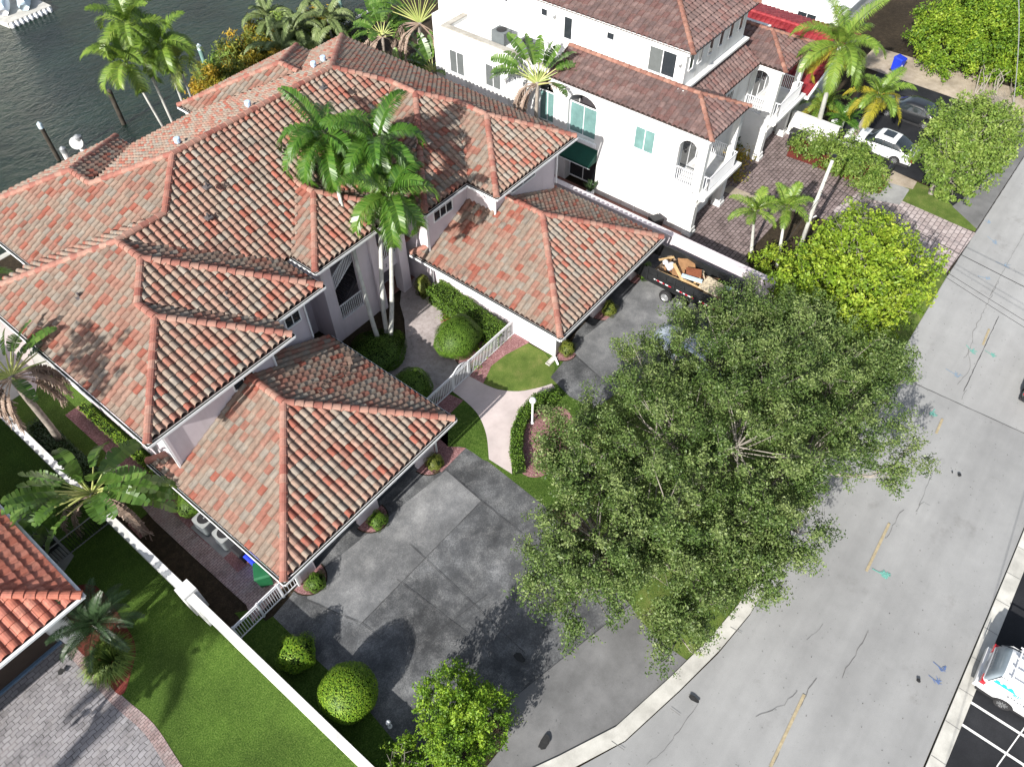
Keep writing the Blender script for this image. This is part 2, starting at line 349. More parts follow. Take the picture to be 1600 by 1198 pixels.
# ---- side yard between the white boundary wall and the garage
sheet('side_yard_grass', [(1.7, 23.5), (4.8, 23.5), (4.8, 42), (1.7, 42)], Z0, M['lawn'], world=True)
sheet('side_yard_grass', [(1.7, 15.0), (1.7, 17.2), (2.9, 16.2), (2.9, 15.0)], Z0, M['lawn'], world=True)
sheet('side_yard_litter', [(372, 962), (300, 905), (215, 818), (196, 800), (180, 790), (170, 815), (252, 885), (364, 990), (378, 975)], Z1, M['soil'])
sheet('side_yard_pavers', [(395, 972), (442, 918), (454, 903), (372, 828), (300, 765), (277, 790), (180, 690), (168, 700), (163, 722), (240, 812), (300, 868), (385, 945)], Z2, M['paver_pink'])
sheet('side_yard_gravel', [(4.3, 19.9), (4.3, 31.5), (3.55, 31.5), (3.55, 20.0)], Z2, M['gravel'], world=True)
sheet('side_yard_gravel', [(205, 795), (233, 828), (220, 842), (200, 820)], Z3, M['gravel'])
sheet('side_yard_gravel', [(350, 872), (374, 852), (398, 873), (372, 895)], Z4, M['gravel'])
sheet('side_yard_walk', [(0, 500), (32, 500), (60, 590), (52, 640), (20, 600)], Z2, M['path'])
# ---- left forecourt
G_ = lambda *q: tuple(at(*q)[:2])
sheet('lawn_strip', [(366, 1000), (428, 962), (500, 1035), (560, 1090), (610, 1150), (668, 1198), (720, 1260), (600, 1260)], Z1, M['lawn'])
sheet('forecourt', [(427, 963), (455, 930), (470, 905), (480, 880), (560, 800), (640, 725), (668, 695), (727, 698), (764, 722), (850, 790), (920, 870), (985, 945), (782, 1106), (660, 1208), (610, 1150), (560, 1090), (500, 1035)], Z1, M['asphalt'])
def specks(m, k=2.6):
    nt = m.node_tree; b = nt.nodes['Principled BSDF']; src = b.inputs['Base Color'].links[0].from_socket
    pat = noise(nt, pos(nt), 0.8, 6, 0.75, 0.4); fine = noise(nt, pos(nt), 34, 2, 0.6)
    a = ramp(nt, [(0.48, (0, 0, 0)), (0.70, (0.75, 0.75, 0.75))], pat); f = ramp(nt, [(0.40, (0, 0, 0)), (0.66, (1, 1, 1))], fine)
    c = mix(nt, src, (0.30, 0.30, 0.295), mix(nt, a, f, 1.0, 'MULTIPLY')); nt.links.new(c, b.inputs['Base Color'])
specks(M['asphalt']); specks(M['asphalt_light'])
sheet('forecourt_panel', [(697, 735), (752, 783), (565, 974), (480, 935), (486, 905)], Z2, M['asphalt_light'])
sheet('apron', smooth_poly([(782, 1106), (880, 1028), (985, 945), (1003, 972), (1040, 1008), (1086, 1040)], 1) + [(1050, 1072), (990, 1125), (900, 1185), (800, 1262), (720, 1262), (760, 1198), (790, 1160), (795, 1130)], Z1, M['apron'])
# verge under the street trees
sheet('verge', [(960, 862), (985, 945), (1003, 972), (1040, 1008), (1088, 1046), (1130, 1000), (1190, 905), (1300, 740), (1480, 452), (1478, 400), (1300, 480), (1180, 560), (1050, 610), (965, 612), (880, 640), (860, 700), (850, 760), (900, 800)], Z0, M['dry_lawn'])
# ---- entry path, lawns and gravel between the two garages
sheet('front_lawn_base', [(640, 600), (760, 520), (880, 560), (940, 640), (900, 800), (830, 790), (764, 735), (690, 745), (640, 700)], Z0, M['lawn'])
def half_disc(cx, cy, r, m='gravel'): sheet('pilaster_bed', [(cx + r * math.cos(a), cy - 1.15 * r * math.sin(a)) for a in [k * math.pi / 12 for k in range(13)]], Z3, M[m], world=True)
for cx in (5.25, 8.95, 12.75): half_disc(cx, 15.5, .80, 'soil'); half_disc(cx, 15.5, .74)
for cx in (22.35, 26.1, 29.75): half_disc(cx, 14.65, .78, 'soil'); half_disc(cx, 14.65, .72)
sheet('front_lawn', smooth_poly([(722, 624), (745, 640), (762, 680), (765, 722), (727, 700), (700, 698), (640, 690), (660, 640)], 3), Z1, M['lawn'])
sheet('front_lawn', [(750, 600), (775, 560), (822, 535), (850, 550), (868, 575), (862, 588), (872, 600), (840, 612), (800, 612), (770, 607)], Z1, M['dry_lawn'])
sheet('gravel_strip', [(668, 640), (697, 614), (724, 626), (700, 650), (655, 690), (648, 715), (690, 738), (728, 700), (700, 698), (672, 672)], Z2, M['gravel'])
sheet('gravel_strip', [(732, 587), (805, 520), (838, 530), (790, 555), (768, 572), (755, 600)], Z2, M['gravel'])
sheet('gravel_strip', [(655, 428), (693, 470), (692, 520), (700, 555), (745, 590), (800, 515), (815, 505), (700, 445)], Z1, M['gravel'])
sheet('path', smooth_poly([(707, 610), (733, 588)], 1, False) + smooth_poly([(755, 600), (778, 609), (810, 612), (843, 606), (862, 600)], 4, False) + [(876, 618), (838, 625), (812, 642), (800, 668), (798, 700), (800, 741)] + smooth_poly([(764, 718), (760, 680), (748, 650), (730, 630), (707, 612)], 4, False), Z3, M['path'])
sheet('courtyard_path', [(707, 612), (735, 588), (712, 565), (696, 530), (692, 495), (688, 460), (655, 425), (628, 445), (625, 475), (632, 500), (634, 530), (622, 560), (600, 585), (640, 640)], Z2, M['path_dirty'])
sheet('island_bed', smooth_poly([(812, 735), (810, 680), (826, 648), (855, 638), (885, 640), (900, 675), (885, 715), (845, 745)], 4), Z1, M['gravel'])
# ---- right forecourt
sheet('right_forecourt', [(860, 590), (880, 566), (900, 520), (990, 425), (1030, 388), (1210, 452), (1195, 480), (1100, 560), (1020, 600), (965, 613), (930, 640), (890, 620)], Z1, M['asphalt'])
sheet('right_forecourt_panel', [(890, 545), (960, 490), (1010, 425), (1062, 470), (1066, 488), (946, 598)], Z2, M['asphalt_light'])
# ---- road with its kerbs
road = [(6.0, 2.4), (8.2, 1.35), (10.97, 0.7), (13.2, 0.25), (15.4, 0.0), (20, 0.1), (30, 0.35), (41, 0.5), (56, 0.4), (200, 0.4)]
RB = -7.62
sheet('road', [(200, RB), (24, RB), (14, -7.55), (0, -7.4), (-60, -5.5), (-60, 21), (-12, 14), (0, 6.0), (3.2, 4.05)] + road, Z0 + 0.002, M['road'], world=True)
sheet('road_light', [tuple(at(1432, 600)[:2]), tuple(at(1600, 677)[:2]), (31.0, -12), (200, -12), (200, 0.36), (56, 0.36), (41, 0.46), (33, 0.38)], Z1 + 0.002, M['road_new'], world=True)
ribbon('kerb', [(-8, 11.2), (0, 6.35), (3.2, 4.35), (6.1, 2.75), (8.3, 1.65), (11.1, 1.0), (13.4, 0.55), (15.5, 0.3), (20, 0.4), (27.0, 0.55)], 0.56, 0.0, M['concrete'], px=False, h=0.09)
ribbon('kerb', [(-60, -5.9), (0, -7.75), (14, -7.88), (24.0, -7.93), (29.3, -7.93)], 0.55, 0.0, M['concrete'], px=False, h=0.09)
sheet('parking_lot', [(-60, -6.1), (0, -8.0), (14, -8.14), (29.3, -8.18), (31.5, -40), (-60, -40)], Z1, M['lot'], world=True)
# joints of the kerb concrete, cracks and seams
M['crack'] = plain('crack_grey', (0.14, 0.138, 0.135), 0.95, 0.1, var=0.3)  # grey of the cracks and kerb joints
M['seam'] = plain('seam_tar', (0.05, 0.05, 0.052), 0.9, 0.2, var=0.3)
def crack(pts, wd=0.018, z=Z4, mm='crack', jit=0.05, name='crack'):
    P = [Vector(at(*q)[:2]) for q in pts]; out = []
    for a, b_ in zip(P, P[1:]):
        n = max(2, int((b_ - a).length / 0.22))
        for k in range(n):
            q = a.lerp(b_, k / n)
            if k or out: q = q + Vector((R_.uniform(-jit, jit), R_.uniform(-jit, jit)))
            out.append(tuple(q))
    out.append(tuple(P[-1]))
    return ribbon(name, out, [wd * R_.uniform(0.5, 1.3) for _ in out], z, M[mm], px=False)
crack([(1205, 1198), (1230, 1140), (1258, 1085), (1275, 1060)], 0.035)
crack([(1315, 1060), (1330, 1030), (1348, 1005), (1356, 985)], 0.022); crack([(1180, 1120), (1205, 1108), (1225, 1100), (1245, 1080)], 0.015)
crack([(1385, 840), (1400, 810), (1412, 797)], 0.016); crack([(1435, 790), (1450, 750), (1470, 718)], 0.012); crack([(1430, 800), (1442, 785), (1452, 790)], 0.012)
crack([(1502, 625), (1510, 610)], 0.015); crack([(1505, 560), (1517, 545), (1520, 520), (1545, 470), (1560, 440)], 0.018); crack([(1545, 465), (1575, 410), (1600, 365)], 0.014, jit=0.02)
crack([(1495, 602), (1516, 575), (1512, 545)], 0.014); crack([(1260, 1000), (1285, 975)], 0.012)
crack([(1010, 1195), (1045, 1165), (1075, 1120), (1090, 1100)], 0.014)
for a, b_ in (((1428, 600), (1600, 678)), ((1480, 432), (1600, 245)), ((1560, 495), (1505, 612))): crack([a, b_], 0.03, jit=0.012, mm='seam', name='road_seam')
for a, b_ in (((782, 1106), (985, 945)), ((450, 925), (565, 974)), ((565, 974), (752, 783)), ((752, 783), (697, 735)), ((752, 783), (860, 870)), ((640, 1020), (760, 930)), ((565, 974), (600, 1000)), ((888, 548), (946, 598)), ((946, 598), (1068, 490)), ((620, 905), (730, 990)), ((640, 850), (820, 1020))): crack([a, b_], 0.022, jit=0.01, mm='seam', name='asphalt_seam')
for i in range(26):
    x = -2 + i * 1.52
    if x < 29: crack_y = -7.9 + max(0, (14 - x)) * 0.008; ribbon('kerb_joint', [(x, crack_y - 0.27), (x, crack_y + 0.27)], 0.02, 0.0945, M['crack'], px=False)
for q, r in (((1047, 1107), (1062, 1118)), ((955, 1158), (975, 1172)), ((1140, 980), (1158, 990))): ribbon('kerb_joint', [q, r], 0.02, 0.0945, M['crack'])
# worn centre dashes, lot stripes, survey sprays
for a, b_ in (((1389, 818), (1353, 893)), ((1256, 1085), (1203, 1198)), ((1472, 655), (1462, 678)), ((1545, 515), (1535, 540)), ((1203, 1200), (1185, 1240))): ribbon('centre_line', [a, b_], 0.11, Z4, M['mark_yellow'])
for a, b_ in (((1512.4, 1095), (1640, 1176)), ((1500.4, 1131), (1640, 1222)), ((1543, 1007), (1640, 1060)), ((1473, 1205), (1620, 1300))): ribbon('parking_stripe', [a, b_], 0.10, Z4, M['mark_white'])
for a, b_ in (((1640, 1080), (1556, 1198)), ((1640, 1135), (1590, 1210))): ribbon('parking_stripe', [a, b_], 0.045, Z4, M['mark_white'])
M['spray_blue'] = plain('blue_survey_spray', (0.10, 0.16, 0.33), 0.8, 0.2, var=0.4, scale=20)
M['spray_pale'] = plain('faded_blue_spray', (0.19, 0.27, 0.36), 0.8, 0.2, var=0.3, scale=20)
M['spray_green'] = plain('green_survey_spray', (0.14, 0.34, 0.29), 0.8, 0.2, var=0.4, scale=20)
def spray(pts, m, n=14, wd=0.03, spread=0.10):
    b = MB(); P = [at(*q) for q in pts]; a = P[0]; e = P[-1]; d = (e - a).normalized(); s = Vector((-d.y, d.x, 0))
    def seg(p, q, w_):
        k = (q - p).normalized(); nn = Vector((-k.y, k.x, 0)) * w_ / 2
        z = Vector((0, 0, Z4 + 0.001 + len(b.f) * 0.0001)); b.face([p - nn + z, q - nn + z, q + nn + z, p + nn + z])
    seg(a, e, wd)
    L = (e - a).length
    for i in range(n):
        c = e - d * R_.uniform(0, L * 0.35) + s * R_.uniform(-spread, spread); k = (d * R_.uniform(-1, 1) + s * R_.uniform(0.3, 1)).normalized() * R_.uniform(0.06, 0.2)
        seg(c, c + k, wd * R_.uniform(0.5, 1.0))
    tag(b.build('survey_mark', m), kind='structure')
spray([(1457, 1034), (1473, 1048)], M['spray_blue'], 10, 0.025, 0.12); spray([(1450, 1055), (1467, 1069)], M['spray_blue'], 12, 0.022, 0.12)
spray([(1362, 889), (1386, 902)], M['spray_green'], 34, 0.05, 0.13); spray([(1460, 640), (1454, 648)], M['spray_green'], 22, 0.05, 0.12)
spray([(1509, 540), (1520, 552)], M['spray_green'], 18, 0.05, 0.1); spray([(1538, 548), (1552, 558)], M['spray_green'], 18, 0.04, 0.1)
for q in (((1542, 370), (1556, 382)), ((1555, 410), (1575, 418)), ((1527, 432), (1547, 438)), ((1477, 577), (1498, 590)), ((1538, 345), (1545, 350))): spray(list(q), M['spray_pale'], 12, 0.035, 0.15)
# oil stains and drain cover
M['stain'] = plain('oil_stain', (0.02, 0.02, 0.02), 0.7, 0.4, var=0.4, scale=8)
for c, a, b_ in (((850, 1161), 0.3, 0.17), ((812, 1028), 0.14, 0.28), ((1433, 1064), 0.09, 0.09), ((1083, 1093), 0.1, 0.22), ((1497, 744), 0.11, 0.09), ((1486, 740), 0.05, 0.04), ((98, 1050), 0.13, 0.13)):
    q = at(*c); sheet('oil_stain', [(q.x + a * math.cos(t) * R_.uniform(0.75, 1.2), q.y + b_ * math.sin(t) * R_.uniform(0.75, 1.2)) for t in [k * 0.39 for k in range(16)]], Z4, M['stain'], world=True)
# small litter on the road (fallen leaves)
b = MB()
for i in range(260):
    x, y = R_.uniform(8, 45), R_.uniform(-7.2, 0.0)
    s = R_.uniform(0.010, 0.032); a = R_.uniform(0, 6.3)
    b.face([(x + s * math.cos(a + k * 1.57) * (1 if k % 2 else .5), y + s * math.sin(a + k * 1.57) * (1 if k % 2 else .5), Z4 + 0.004) for k in range(4)])
tag(b.build('fallen_leaves', M['soil']), kind='stuff')
# ---- right neighbour: brick drive, planting strips, verge, black car park
sheet('neighbour_brick_drive', [(34.3, 14.2), (34.3, 6.8), (34.3, 3.0), (40.5, 2.6), (48.3, 3.2), (48.4, 16.5), (34.3, 16.5)], Z1, M['paver_brown'], world=True)
sheet('neighbour_brick_apron', [(1478, 428), (1523, 366), (1400, 312), (1345, 300), (1300, 330), (1380, 420)], Z3, M['paver_drive'])
sheet('lot_apron', [(47.3, 2.4), (50.5, 1.7), (60.3, 1.7), (60.3, .4), (46, .5)], Z3, M['apron'], world=True)
sheet('leaf_strip', [(1128, 300), (1140, 292), (1205, 318), (1200, 330)], Z2, M['sand'])
sheet('leaf_strip', [(1185, 470), (1165, 400), (1230, 330), (1290, 345), (1330, 420), (1240, 470)], Z2, M['soil'])
sheet('grey_slab', [(1385, 283), (1420, 298), (1405, 322), (1350, 312), (1368, 300)], Z3, M['slab'])
sheet('neighbour_verge', [(1402, 318), (1420, 300), (1376, 280), (1352, 262), (1380, 262), (1440, 290), (1480, 305), (1528, 325), (1535, 340), (1522, 364)], Z2, M['dry_lawn'])
sheet('lot_kerb', [(1340, 250), (1380, 262), (1432, 286), (1425, 298), (1376, 284), (1345, 268)], Z3, M['sand'])
sheet('mulch_strip', [(1228, 246), (1262, 258), (1330, 285), (1372, 305), (1388, 290), (1370, 262), (1240, 212)], Z3, M['mulch'])
sheet('neighbour_lot', [(48.7, 12.3), (60.8, 12.3), (60.8, 0.5), (56, 0.5), (52.5, 0.5), (47.3, 2.3), (48.6, 4.0)], Z2, M['lot'], world=True)
sheet('sand_bank', [(60.4, 14), (64.0, 14), (64.5, -3), (62, -3), (59.9, 0.6), (60.2, 8)], Z3, M['sand'], world=True)
def px_rib(a, b_, wd, name='parking_stripe', m='mark_white', z=Z4): ribbon(name, [a, b_], wd, z, M[m])
for a, b_ in (((1322, 199), (1350, 209)), ((1345, 173), (1433, 204)), ((1355, 143), (1450, 185)), ((1428, 137), (1505, 163)), ((1505, 163), (1512, 155)), ((1383, 261), (1436, 282))): px_rib(a, b_, 0.12)
sheet('back_ground', [(48.7, 12.3), (70, 12.3), (70, 40), (48.7, 40)], Z0, M['soil'], world=True)
# ================================================================= tiled roofs
def clip(poly, cv):
    """Sutherland-Hodgman: 3-D polygon against a convex ccw outline seen from above"""
    out = poly
    for i in range(len(cv)):
        ax, ay = cv[i]; bx, by = cv[(i + 1) % len(cv)]; nx, ny = -(by - ay), bx - ax
        inp = out; out = []
        if not inp: return out
        for k in range(len(inp)):
            p, q = inp[k - 1], inp[k]
            dp = (p[0] - ax) * nx + (p[1] - ay) * ny; dq = (q[0] - ax) * nx + (q[1] - ay) * ny
            if (dp >= 0) != (dq >= 0):
                t = dp / (dp - dq); out.append(tuple(p[j] + (q[j] - p[j]) * t for j in range(3)))
            if dq >= 0: out.append(q)
    return out
def ccw(P):
    a = sum(P[i - 1][0] * P[i][1] - P[i][0] * P[i - 1][1] for i in range(len(P)))
    return P if a > 0 else P[::-1]
PROF_S = [(0.0, -0.025), (0.015, 0.04), (0.06, 0.09), (0.125, 0.112), (0.19, 0.09), (0.235, 0.04), (0.25, -0.025), (0.29, -0.03)]
def tile_plane(mb, under, axis, e0, sgn, z0, p, polys, wd=0.33, ex=0.40, prof=PROF_S, seed=0, tfn=None, hs=1.0, lift=0.05):
    """roof slope: the eave lies at axis==e0, the roof rises with sgn; polys are convex outlines in plan"""
    rr = random.Random(seed * 77 + 5)
    cs = 1 / math.sqrt(1 + p * p); nz = cs; nd = -p * cs
    polys = [ccw([tuple(q) for q in P]) for P in polys]
    for P in polys:
        pts = [(x, y, z0 + p * sgn * ((x if axis == 'x' else y) - e0) - 0.045) for x, y in P]
        under.face(pts)
    allp = [q for P in polys for q in P]
    us = [(q[1] if axis == 'x' else q[0]) for q in allp]; ds = [sgn * ((q[0] if axis == 'x' else q[1]) - e0) for q in allp]
    pe = ex * cs; ovh = 0.05
    s = wd / 0.33
    r0 = int(math.floor((min(ds)) / pe)) - 0; r1 = int(math.ceil(max(ds) / pe))
    c0 = int(math.floor(min(us) / wd)) - 1; c1 = int(math.ceil(max(us) / wd)) + 1
    def W(u, d, h):
        dd = d + nd * h; z = z0 + p * d + nz * h
        return (e0 + sgn * dd, u, z) if axis == 'x' else (u, e0 + sgn * dd, z)
    def inside(x, y, P, eps=0.0):
        for i in range(len(P)):
            ax, ay = P[i]; bx, by = P[(i + 1) % len(P)]
            if -(by - ay) * (x - ax) + (bx - ax) * (y - ay) < -eps: return False
        return True
    for r in range(r0, r1 + 1):
        for c in range(c0, c1 + 1):
            d0 = r * pe - ovh; d1 = (r + 1) * pe + 0.01 - ovh; u0 = c * wd; u1 = u0 + wd
            cor = [W(u, d, 0)[:2] for u in (u0, u1) for d in (d0, d1)]
            tone = rr.random() if tfn is None else tfn(rr, c, r)
            ju = rr.uniform(-0.006, 0.006); jh = rr.uniform(0, 0.006)
            quads = []
            for (a, ha), (b_, hb) in zip(prof, prof[1:] + [(wd / s, 0.004)]):
                A, B = u0 + a * s + ju, u0 + b_ * s + ju
                la, lb = ha * hs + lift + jh, hb * hs + lift + jh; ta, tb = ha * hs * 0.9, hb * hs * 0.9
                quads.append([W(A, d0, la), W(B, d0, lb), W(B, d1, tb), W(A, d1, ta)])
                quads.append([W(A, d0, la - 0.06), W(B, d0, lb - 0.06), W(B, d0, lb), W(A, d0, la)])
            if axis == 'x' and sgn > 0 or axis == 'y' and sgn < 0: quads = [q[::-1] for q in quads]
            for P in polys:
                ins = [inside(x, y, P) for x, y in cor]
                if all(ins):
                    for q in quads: mb.face(q, tone)
                    break
                xs = [q[0] for q in cor]; ys = [q[1] for q in cor]
                if max(xs) < min(q[0] for q in P) - .1 or min(xs) > max(q[0] for q in P) + .1 or max(ys) < min(q[1] for q in P) - .1 or min(ys) > max(q[1] for q in P) + .1: continue
                for q in quads:
                    k = clip(q, P)
                    if len(k) >= 3: mb.face(k, tone)
def ridge_caps(mb, pts, r=0.17, step=0.38, seed=1, lo=0.0, hi=1.0, zoff=0.02):
    rr = random.Random(seed)
    for a, b_ in zip(pts, pts[1:]):
        a = Vector(a); b_ = Vector(b_); L = (b_ - a).length; n = max(1, round(L / step)); d = (b_ - a) / L
        if d.z < 0: a, b_ = b_, a; d = -d          # lay from the low end up
        sd = d.cross(Vector((0, 0, 1))).normalized(); up = sd.cross(d).normalized()
        for i in range(n):
            p0 = a + d * (L * i / n - 0.03); p1 = a + d * (L * (i + 1) / n); vs = []
            k0 = r * 1.08; k1 = r * 0.92; z = Vector((0, 0, zoff))
            for pp, kr, lf in ((p0, k0, 0.022), (p1, k1, 0.0)):
                for j in range(8):
                    t = math.pi * (j / 7) * 1.16 - 0.08 * math.pi
                    vs.append(pp + z + up * (lf + 0.01) + sd * kr * math.cos(t) + up * kr * 0.82 * math.sin(t))
            fs = [(j, j + 1, 9 + j, 8 + j) for j in range(7)] + [tuple(range(8))[::-1]]
            mb.add(vs, [f[::-1] for f in fs], rr.uniform(lo, hi))
def gutter(mb, pts, s=0.12):
    """pts: eave corner line; the open gutter hangs just under and outside the tile edge (material 1 = dark strip painting its shaded inside)"""
    P = [Vector(p) for p in pts]
    for a, b_ in zip(P, P[1:]):
        mb.bar(a + Vector((0, 0, -0.10)), b_ + Vector((0, 0, -0.10)), s, s, mi=0)
        mb.bar(a + Vector((0, 0, -0.036)), b_ + Vector((0, 0, -0.036)), s * 0.62, 0.008, mi=1)

TILE = [(0.0, (0.275, 0.10, 0.072)), (0.06, (0.28, 0.13, 0.098)), (0.15, (0.285, 0.157, 0.12)), (0.30, (0.278, 0.178, 0.139)), (0.48, (0.268, 0.195, 0.153)), (0.66, (0.258, 0.207, 0.167)), (0.88, (0.25, 0.218, 0.184))]
M['tile'] = tone_mat('blended_barrel_tile', TILE, 0.9, 0.3, 3.0, spec=0.12, stain=((0.12, 0.10, 0.085), 0.5, 0.56, 0.45))
M['tile_dirty'] = tone_mat('darker_barrel_tile', TILE, 0.85, 0.35, 4.0, stain=((0.08, 0.07, 0.065), 0.5, 0.52, 0.6))
M['cap'] = tone_mat('ridge_cap_tile', [(0.0, (0.24, 0.085, 0.065)), (0.5, (0.31, 0.15, 0.115)), (1.0, (0.33, 0.20, 0.155))], 0.8, 0.3, 4.0, 'LINEAR')
M['mortar'] = plain('red_ridge_mortar', (0.42, 0.13, 0.085), 0.9, 0.1, var=0.3, scale=7, bmp=0.5)
M['under'] = plain('roof_underlay', (0.035, 0.025, 0.022), 0.95, 0.1)
M['white_trim'] = plain('white_trim_paint', (0.74, 0.75, 0.76), 0.5, 0.4, var=0.05)
M['pink'] = ground_mat('pale_pink_stucco', [(0.56, 0.50, 0.53), (0.61, 0.55, 0.58), (0.64, 0.58, 0.61)], 1.4, 40, 0.25, 0.9, 0.35, 0.07, 0.4, 0.006)
M['dark_glass'] = plain('dark_window_glass', (0.02, 0.025, 0.03), 0.05, 0.6)
M['trough'] = plain('gutter_shade_strip', (0.025, 0.028, 0.022), 0.6, 0.3)  # dark strip colour, paints the shade inside the gutter
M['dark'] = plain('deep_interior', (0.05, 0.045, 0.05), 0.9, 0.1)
M['grey_metal'] = plain('dull_grey_metal', (0.30, 0.31, 0.32), 0.45, 0.5, metal=0.4)

house = thing('pink_house', 'two-storey pale pink twin house with blended red and beige barrel-tile hip roofs', 'house', (17.46, 27.0, 0))
EZ = 6.2
tm = MB(); un = MB()
S = 0.47
XL, XR, X0 = 4.05, 31.0, 6.6
PF = 0.56; YF = 25.1; YR = 39.05; PR = 0.441; RY = 31.25; RZ = 9.645
# front-left block and the block behind it
tile_plane(tm, un, 'y', 21.27, 1, EZ, S, [[(4.05, 21.27), (11.25, 21.27), (7.65, 24.87)]], seed=1)
tile_plane(tm, un, 'x', 4.05, 1, EZ, S, [[(4.05, 21.27), (7.65, 24.87), (7.65, 26.1), (4.05, 26.1)], [(4.05, 26.1), (7.65, 26.1), (9.1, 27.55), (9.1, 29.33), (4.05, 34.37)]], seed=2)
tile_plane(tm, un, 'x', 11.25, -1, EZ, S, [[(11.25, 21.27), (11.4, 22.4), (7.65, 26.15), (7.65, 24.87)]], seed=3)
tile_plane(tm, un, 'y', 22.5, 1, EZ, S, [[(11.2, 22.5), (14.15, 22.5), (9.1, 27.55), (7.65, 26.1)]], seed=4)
tile_plane(tm, un, 'x', 14.15, -1, EZ, S, [[(14.15, 22.5), (14.15, 25.2), (9.1, 29.4), (9.1, 27.55)]], seed=5)
tile_plane(tm, un, 'y', 34.37, -1, EZ, S, [[(4.05, 34.37), (9.1, 29.33), (11.6, 29.33), (6.5, 34.37)]], seed=6)
# front-right block and the block behind it
tile_plane(tm, un, 'y', 20.35, 1, EZ, 0.48, [[(24.1, 20.35), (31.0, 20.35), (27.55, 23.8)]], seed=7)
tile_plane(tm, un, 'x', 24.1, 1, EZ, 0.48, [[(24.1, 20.35), (27.55, 23.8), (27.55, 25.85), (24.1, 22.3)]], seed=8)
tile_plane(tm, un, 'y', 22.35, 1, EZ, S, [[(20.9, 22.35), (24.2, 22.35), (27.6, 25.8), (25.95, 27.4)]], seed=9)
tile_plane(tm, un, 'x', 20.9, 1, EZ, S, [[(20.9, 22.35), (25.95, 27.4), (25.95, 29.33), (20.9, 25.0)]], seed=10)
# main roof
tile_plane(tm, un, 'y', YF, 1, EZ, PF, [[(14.0, 25.1), (21.0, 25.1), (25.95, 29.33), (9.1, 29.33)], [(11.5, 29.33), (25.95, 29.33), (23.75, 31.25), (13.8, 31.25)]], seed=11)
tile_plane(tm, un, 'x', X0, 1, EZ, 0.478, [[(6.6, 34.3), (11.6, 29.33), (13.8, 31.25), (10.85, 34.4), (6.6, 34.4)], [(6.6, 34.35), (10.85, 34.35), (10.85, 36.2), (6.6, 40.5)]], seed=12)
tile_plane(tm, un, 'y', YR, -1, EZ, PR, [[(15.3, 39.05), (10.85, 34.4), (13.8, 31.25), (23.75, 31.25), (23.8, 34.35), (19.2, 39.05)], [(23.75, 34.35), (23.75, 31.25), (31.0, 39.05), (28.4, 39.05)]], seed=13)
tile_plane(tm, un, 'x', XR, -1, EZ, 0.4745, [[(31, 39.05), (23.75, 31.25), (25.95, 29.2), (31, 29.2)], [(31, 29.25), (25.95, 29.25), (25.95, 27.4), (27.55, 25.8), (31, 25.8)], [(31, 25.85), (27.55, 25.85), (27.55, 23.8), (31, 20.35)]], seed=14)
# two rear blocks
tile_plane(tm, un, 'x', 15.2, -1, EZ, 0.49, [[(15.2, 40.5), (15.2, 38.9), (10.85, 34.35), (10.85, 36.15)]], seed=15)
tile_plane(tm, un, 'y', 40.5, -1, EZ, 0.49, [[(6.6, 40.5), (15.2, 40.5), (10.9, 36.2)]], seed=16)
tile_plane(tm, un, 'x', 19.3, 1, EZ, 0.48, [[(19.3, 40.4), (19.3, 38.9), (23.8, 34.3), (23.8, 35.9)]], seed=17)
tile_plane(tm, un, 'x', 28.3, -1, EZ, 0.48, [[(28.3, 40.4), (28.3, 38.9), (23.8, 34.3), (23.8, 35.9)]], seed=18)
tile_plane(tm, un, 'y', 40.4, -1, EZ, 0.48, [[(19.3, 40.4), (28.3, 40.4), (23.8, 35.9)]], seed=19)
# entry roof
EH = 2.93
tile_plane(tm, un, 'y', 23.45, 1, EZ, 0.47, [[(14.6, 23.45), (20.46, 23.45), (17.53, 26.38)]], seed=20)
tile_plane(tm, un, 'x', 14.6, 1, EZ, 0.47, [[(14.6, 23.45), (17.53, 26.38), (17.53, 28.3), (14.6, 25.2)]], seed=21)
tile_plane(tm, un, 'x', 20.46, -1, EZ, 0.47, [[(20.46, 23.45), (17.53, 26.38), (17.53, 28.3), (20.46, 25.2)]], seed=22)
roof = tm.build('roof', M['tile'], house)
un.build('roof_underlay', M['under'], roof)
rc = MB(); b2 = S * 5.05 + EZ; q2 = EZ + S * 3.6
RCN = [0]
def RC(*pts, **k):
    RCN[0] += 1; m_ = MB(); ridge_caps(m_, pts, seed=RCN[0] * 13, **k); m_.build('ridge_cap_row', M['cap'], roof)
RC((4.05, 21.27, EZ), (7.65, 24.87, q2)); RC((11.25, 21.27, EZ), (7.65, 24.87, q2)); RC((7.65, 24.87, q2), (7.65, 26.1, q2)); RC((7.65, 26.1, q2), (9.1, 27.55, b2))
RC((9.1, 27.55, b2), (9.1, 29.33, b2)); RC((14.15, 22.5, EZ), (9.1, 27.55, b2)); RC((4.05, 34.37, EZ), (9.1, 29.33, b2)); RC((9.1, 29.33, b2), (11.56, 29.33, b2)); RC((11.56, 29.33, b2), (13.8, 31.25, RZ))
RC((13.8, 31.25, RZ), (23.75, 31.25, RZ)); RC((13.8, 31.25, RZ), (10.85, 34.4, 8.27)); RC((10.85, 34.4, 8.27), (10.85, 36.15, 8.27)); RC((6.6, 40.5, EZ), (10.85, 36.15, 8.27)); RC((15.2, 40.5, EZ), (10.85, 36.15, 8.27))
RC((23.8, 34.35, 8.36), (23.8, 35.9, 8.36)); RC((19.3, 40.4, EZ), (23.8, 35.9, 8.36)); RC((28.3, 40.4, EZ), (23.8, 35.9, 8.36)); RC((31, 39.05, EZ), (23.75, 31.25, RZ))
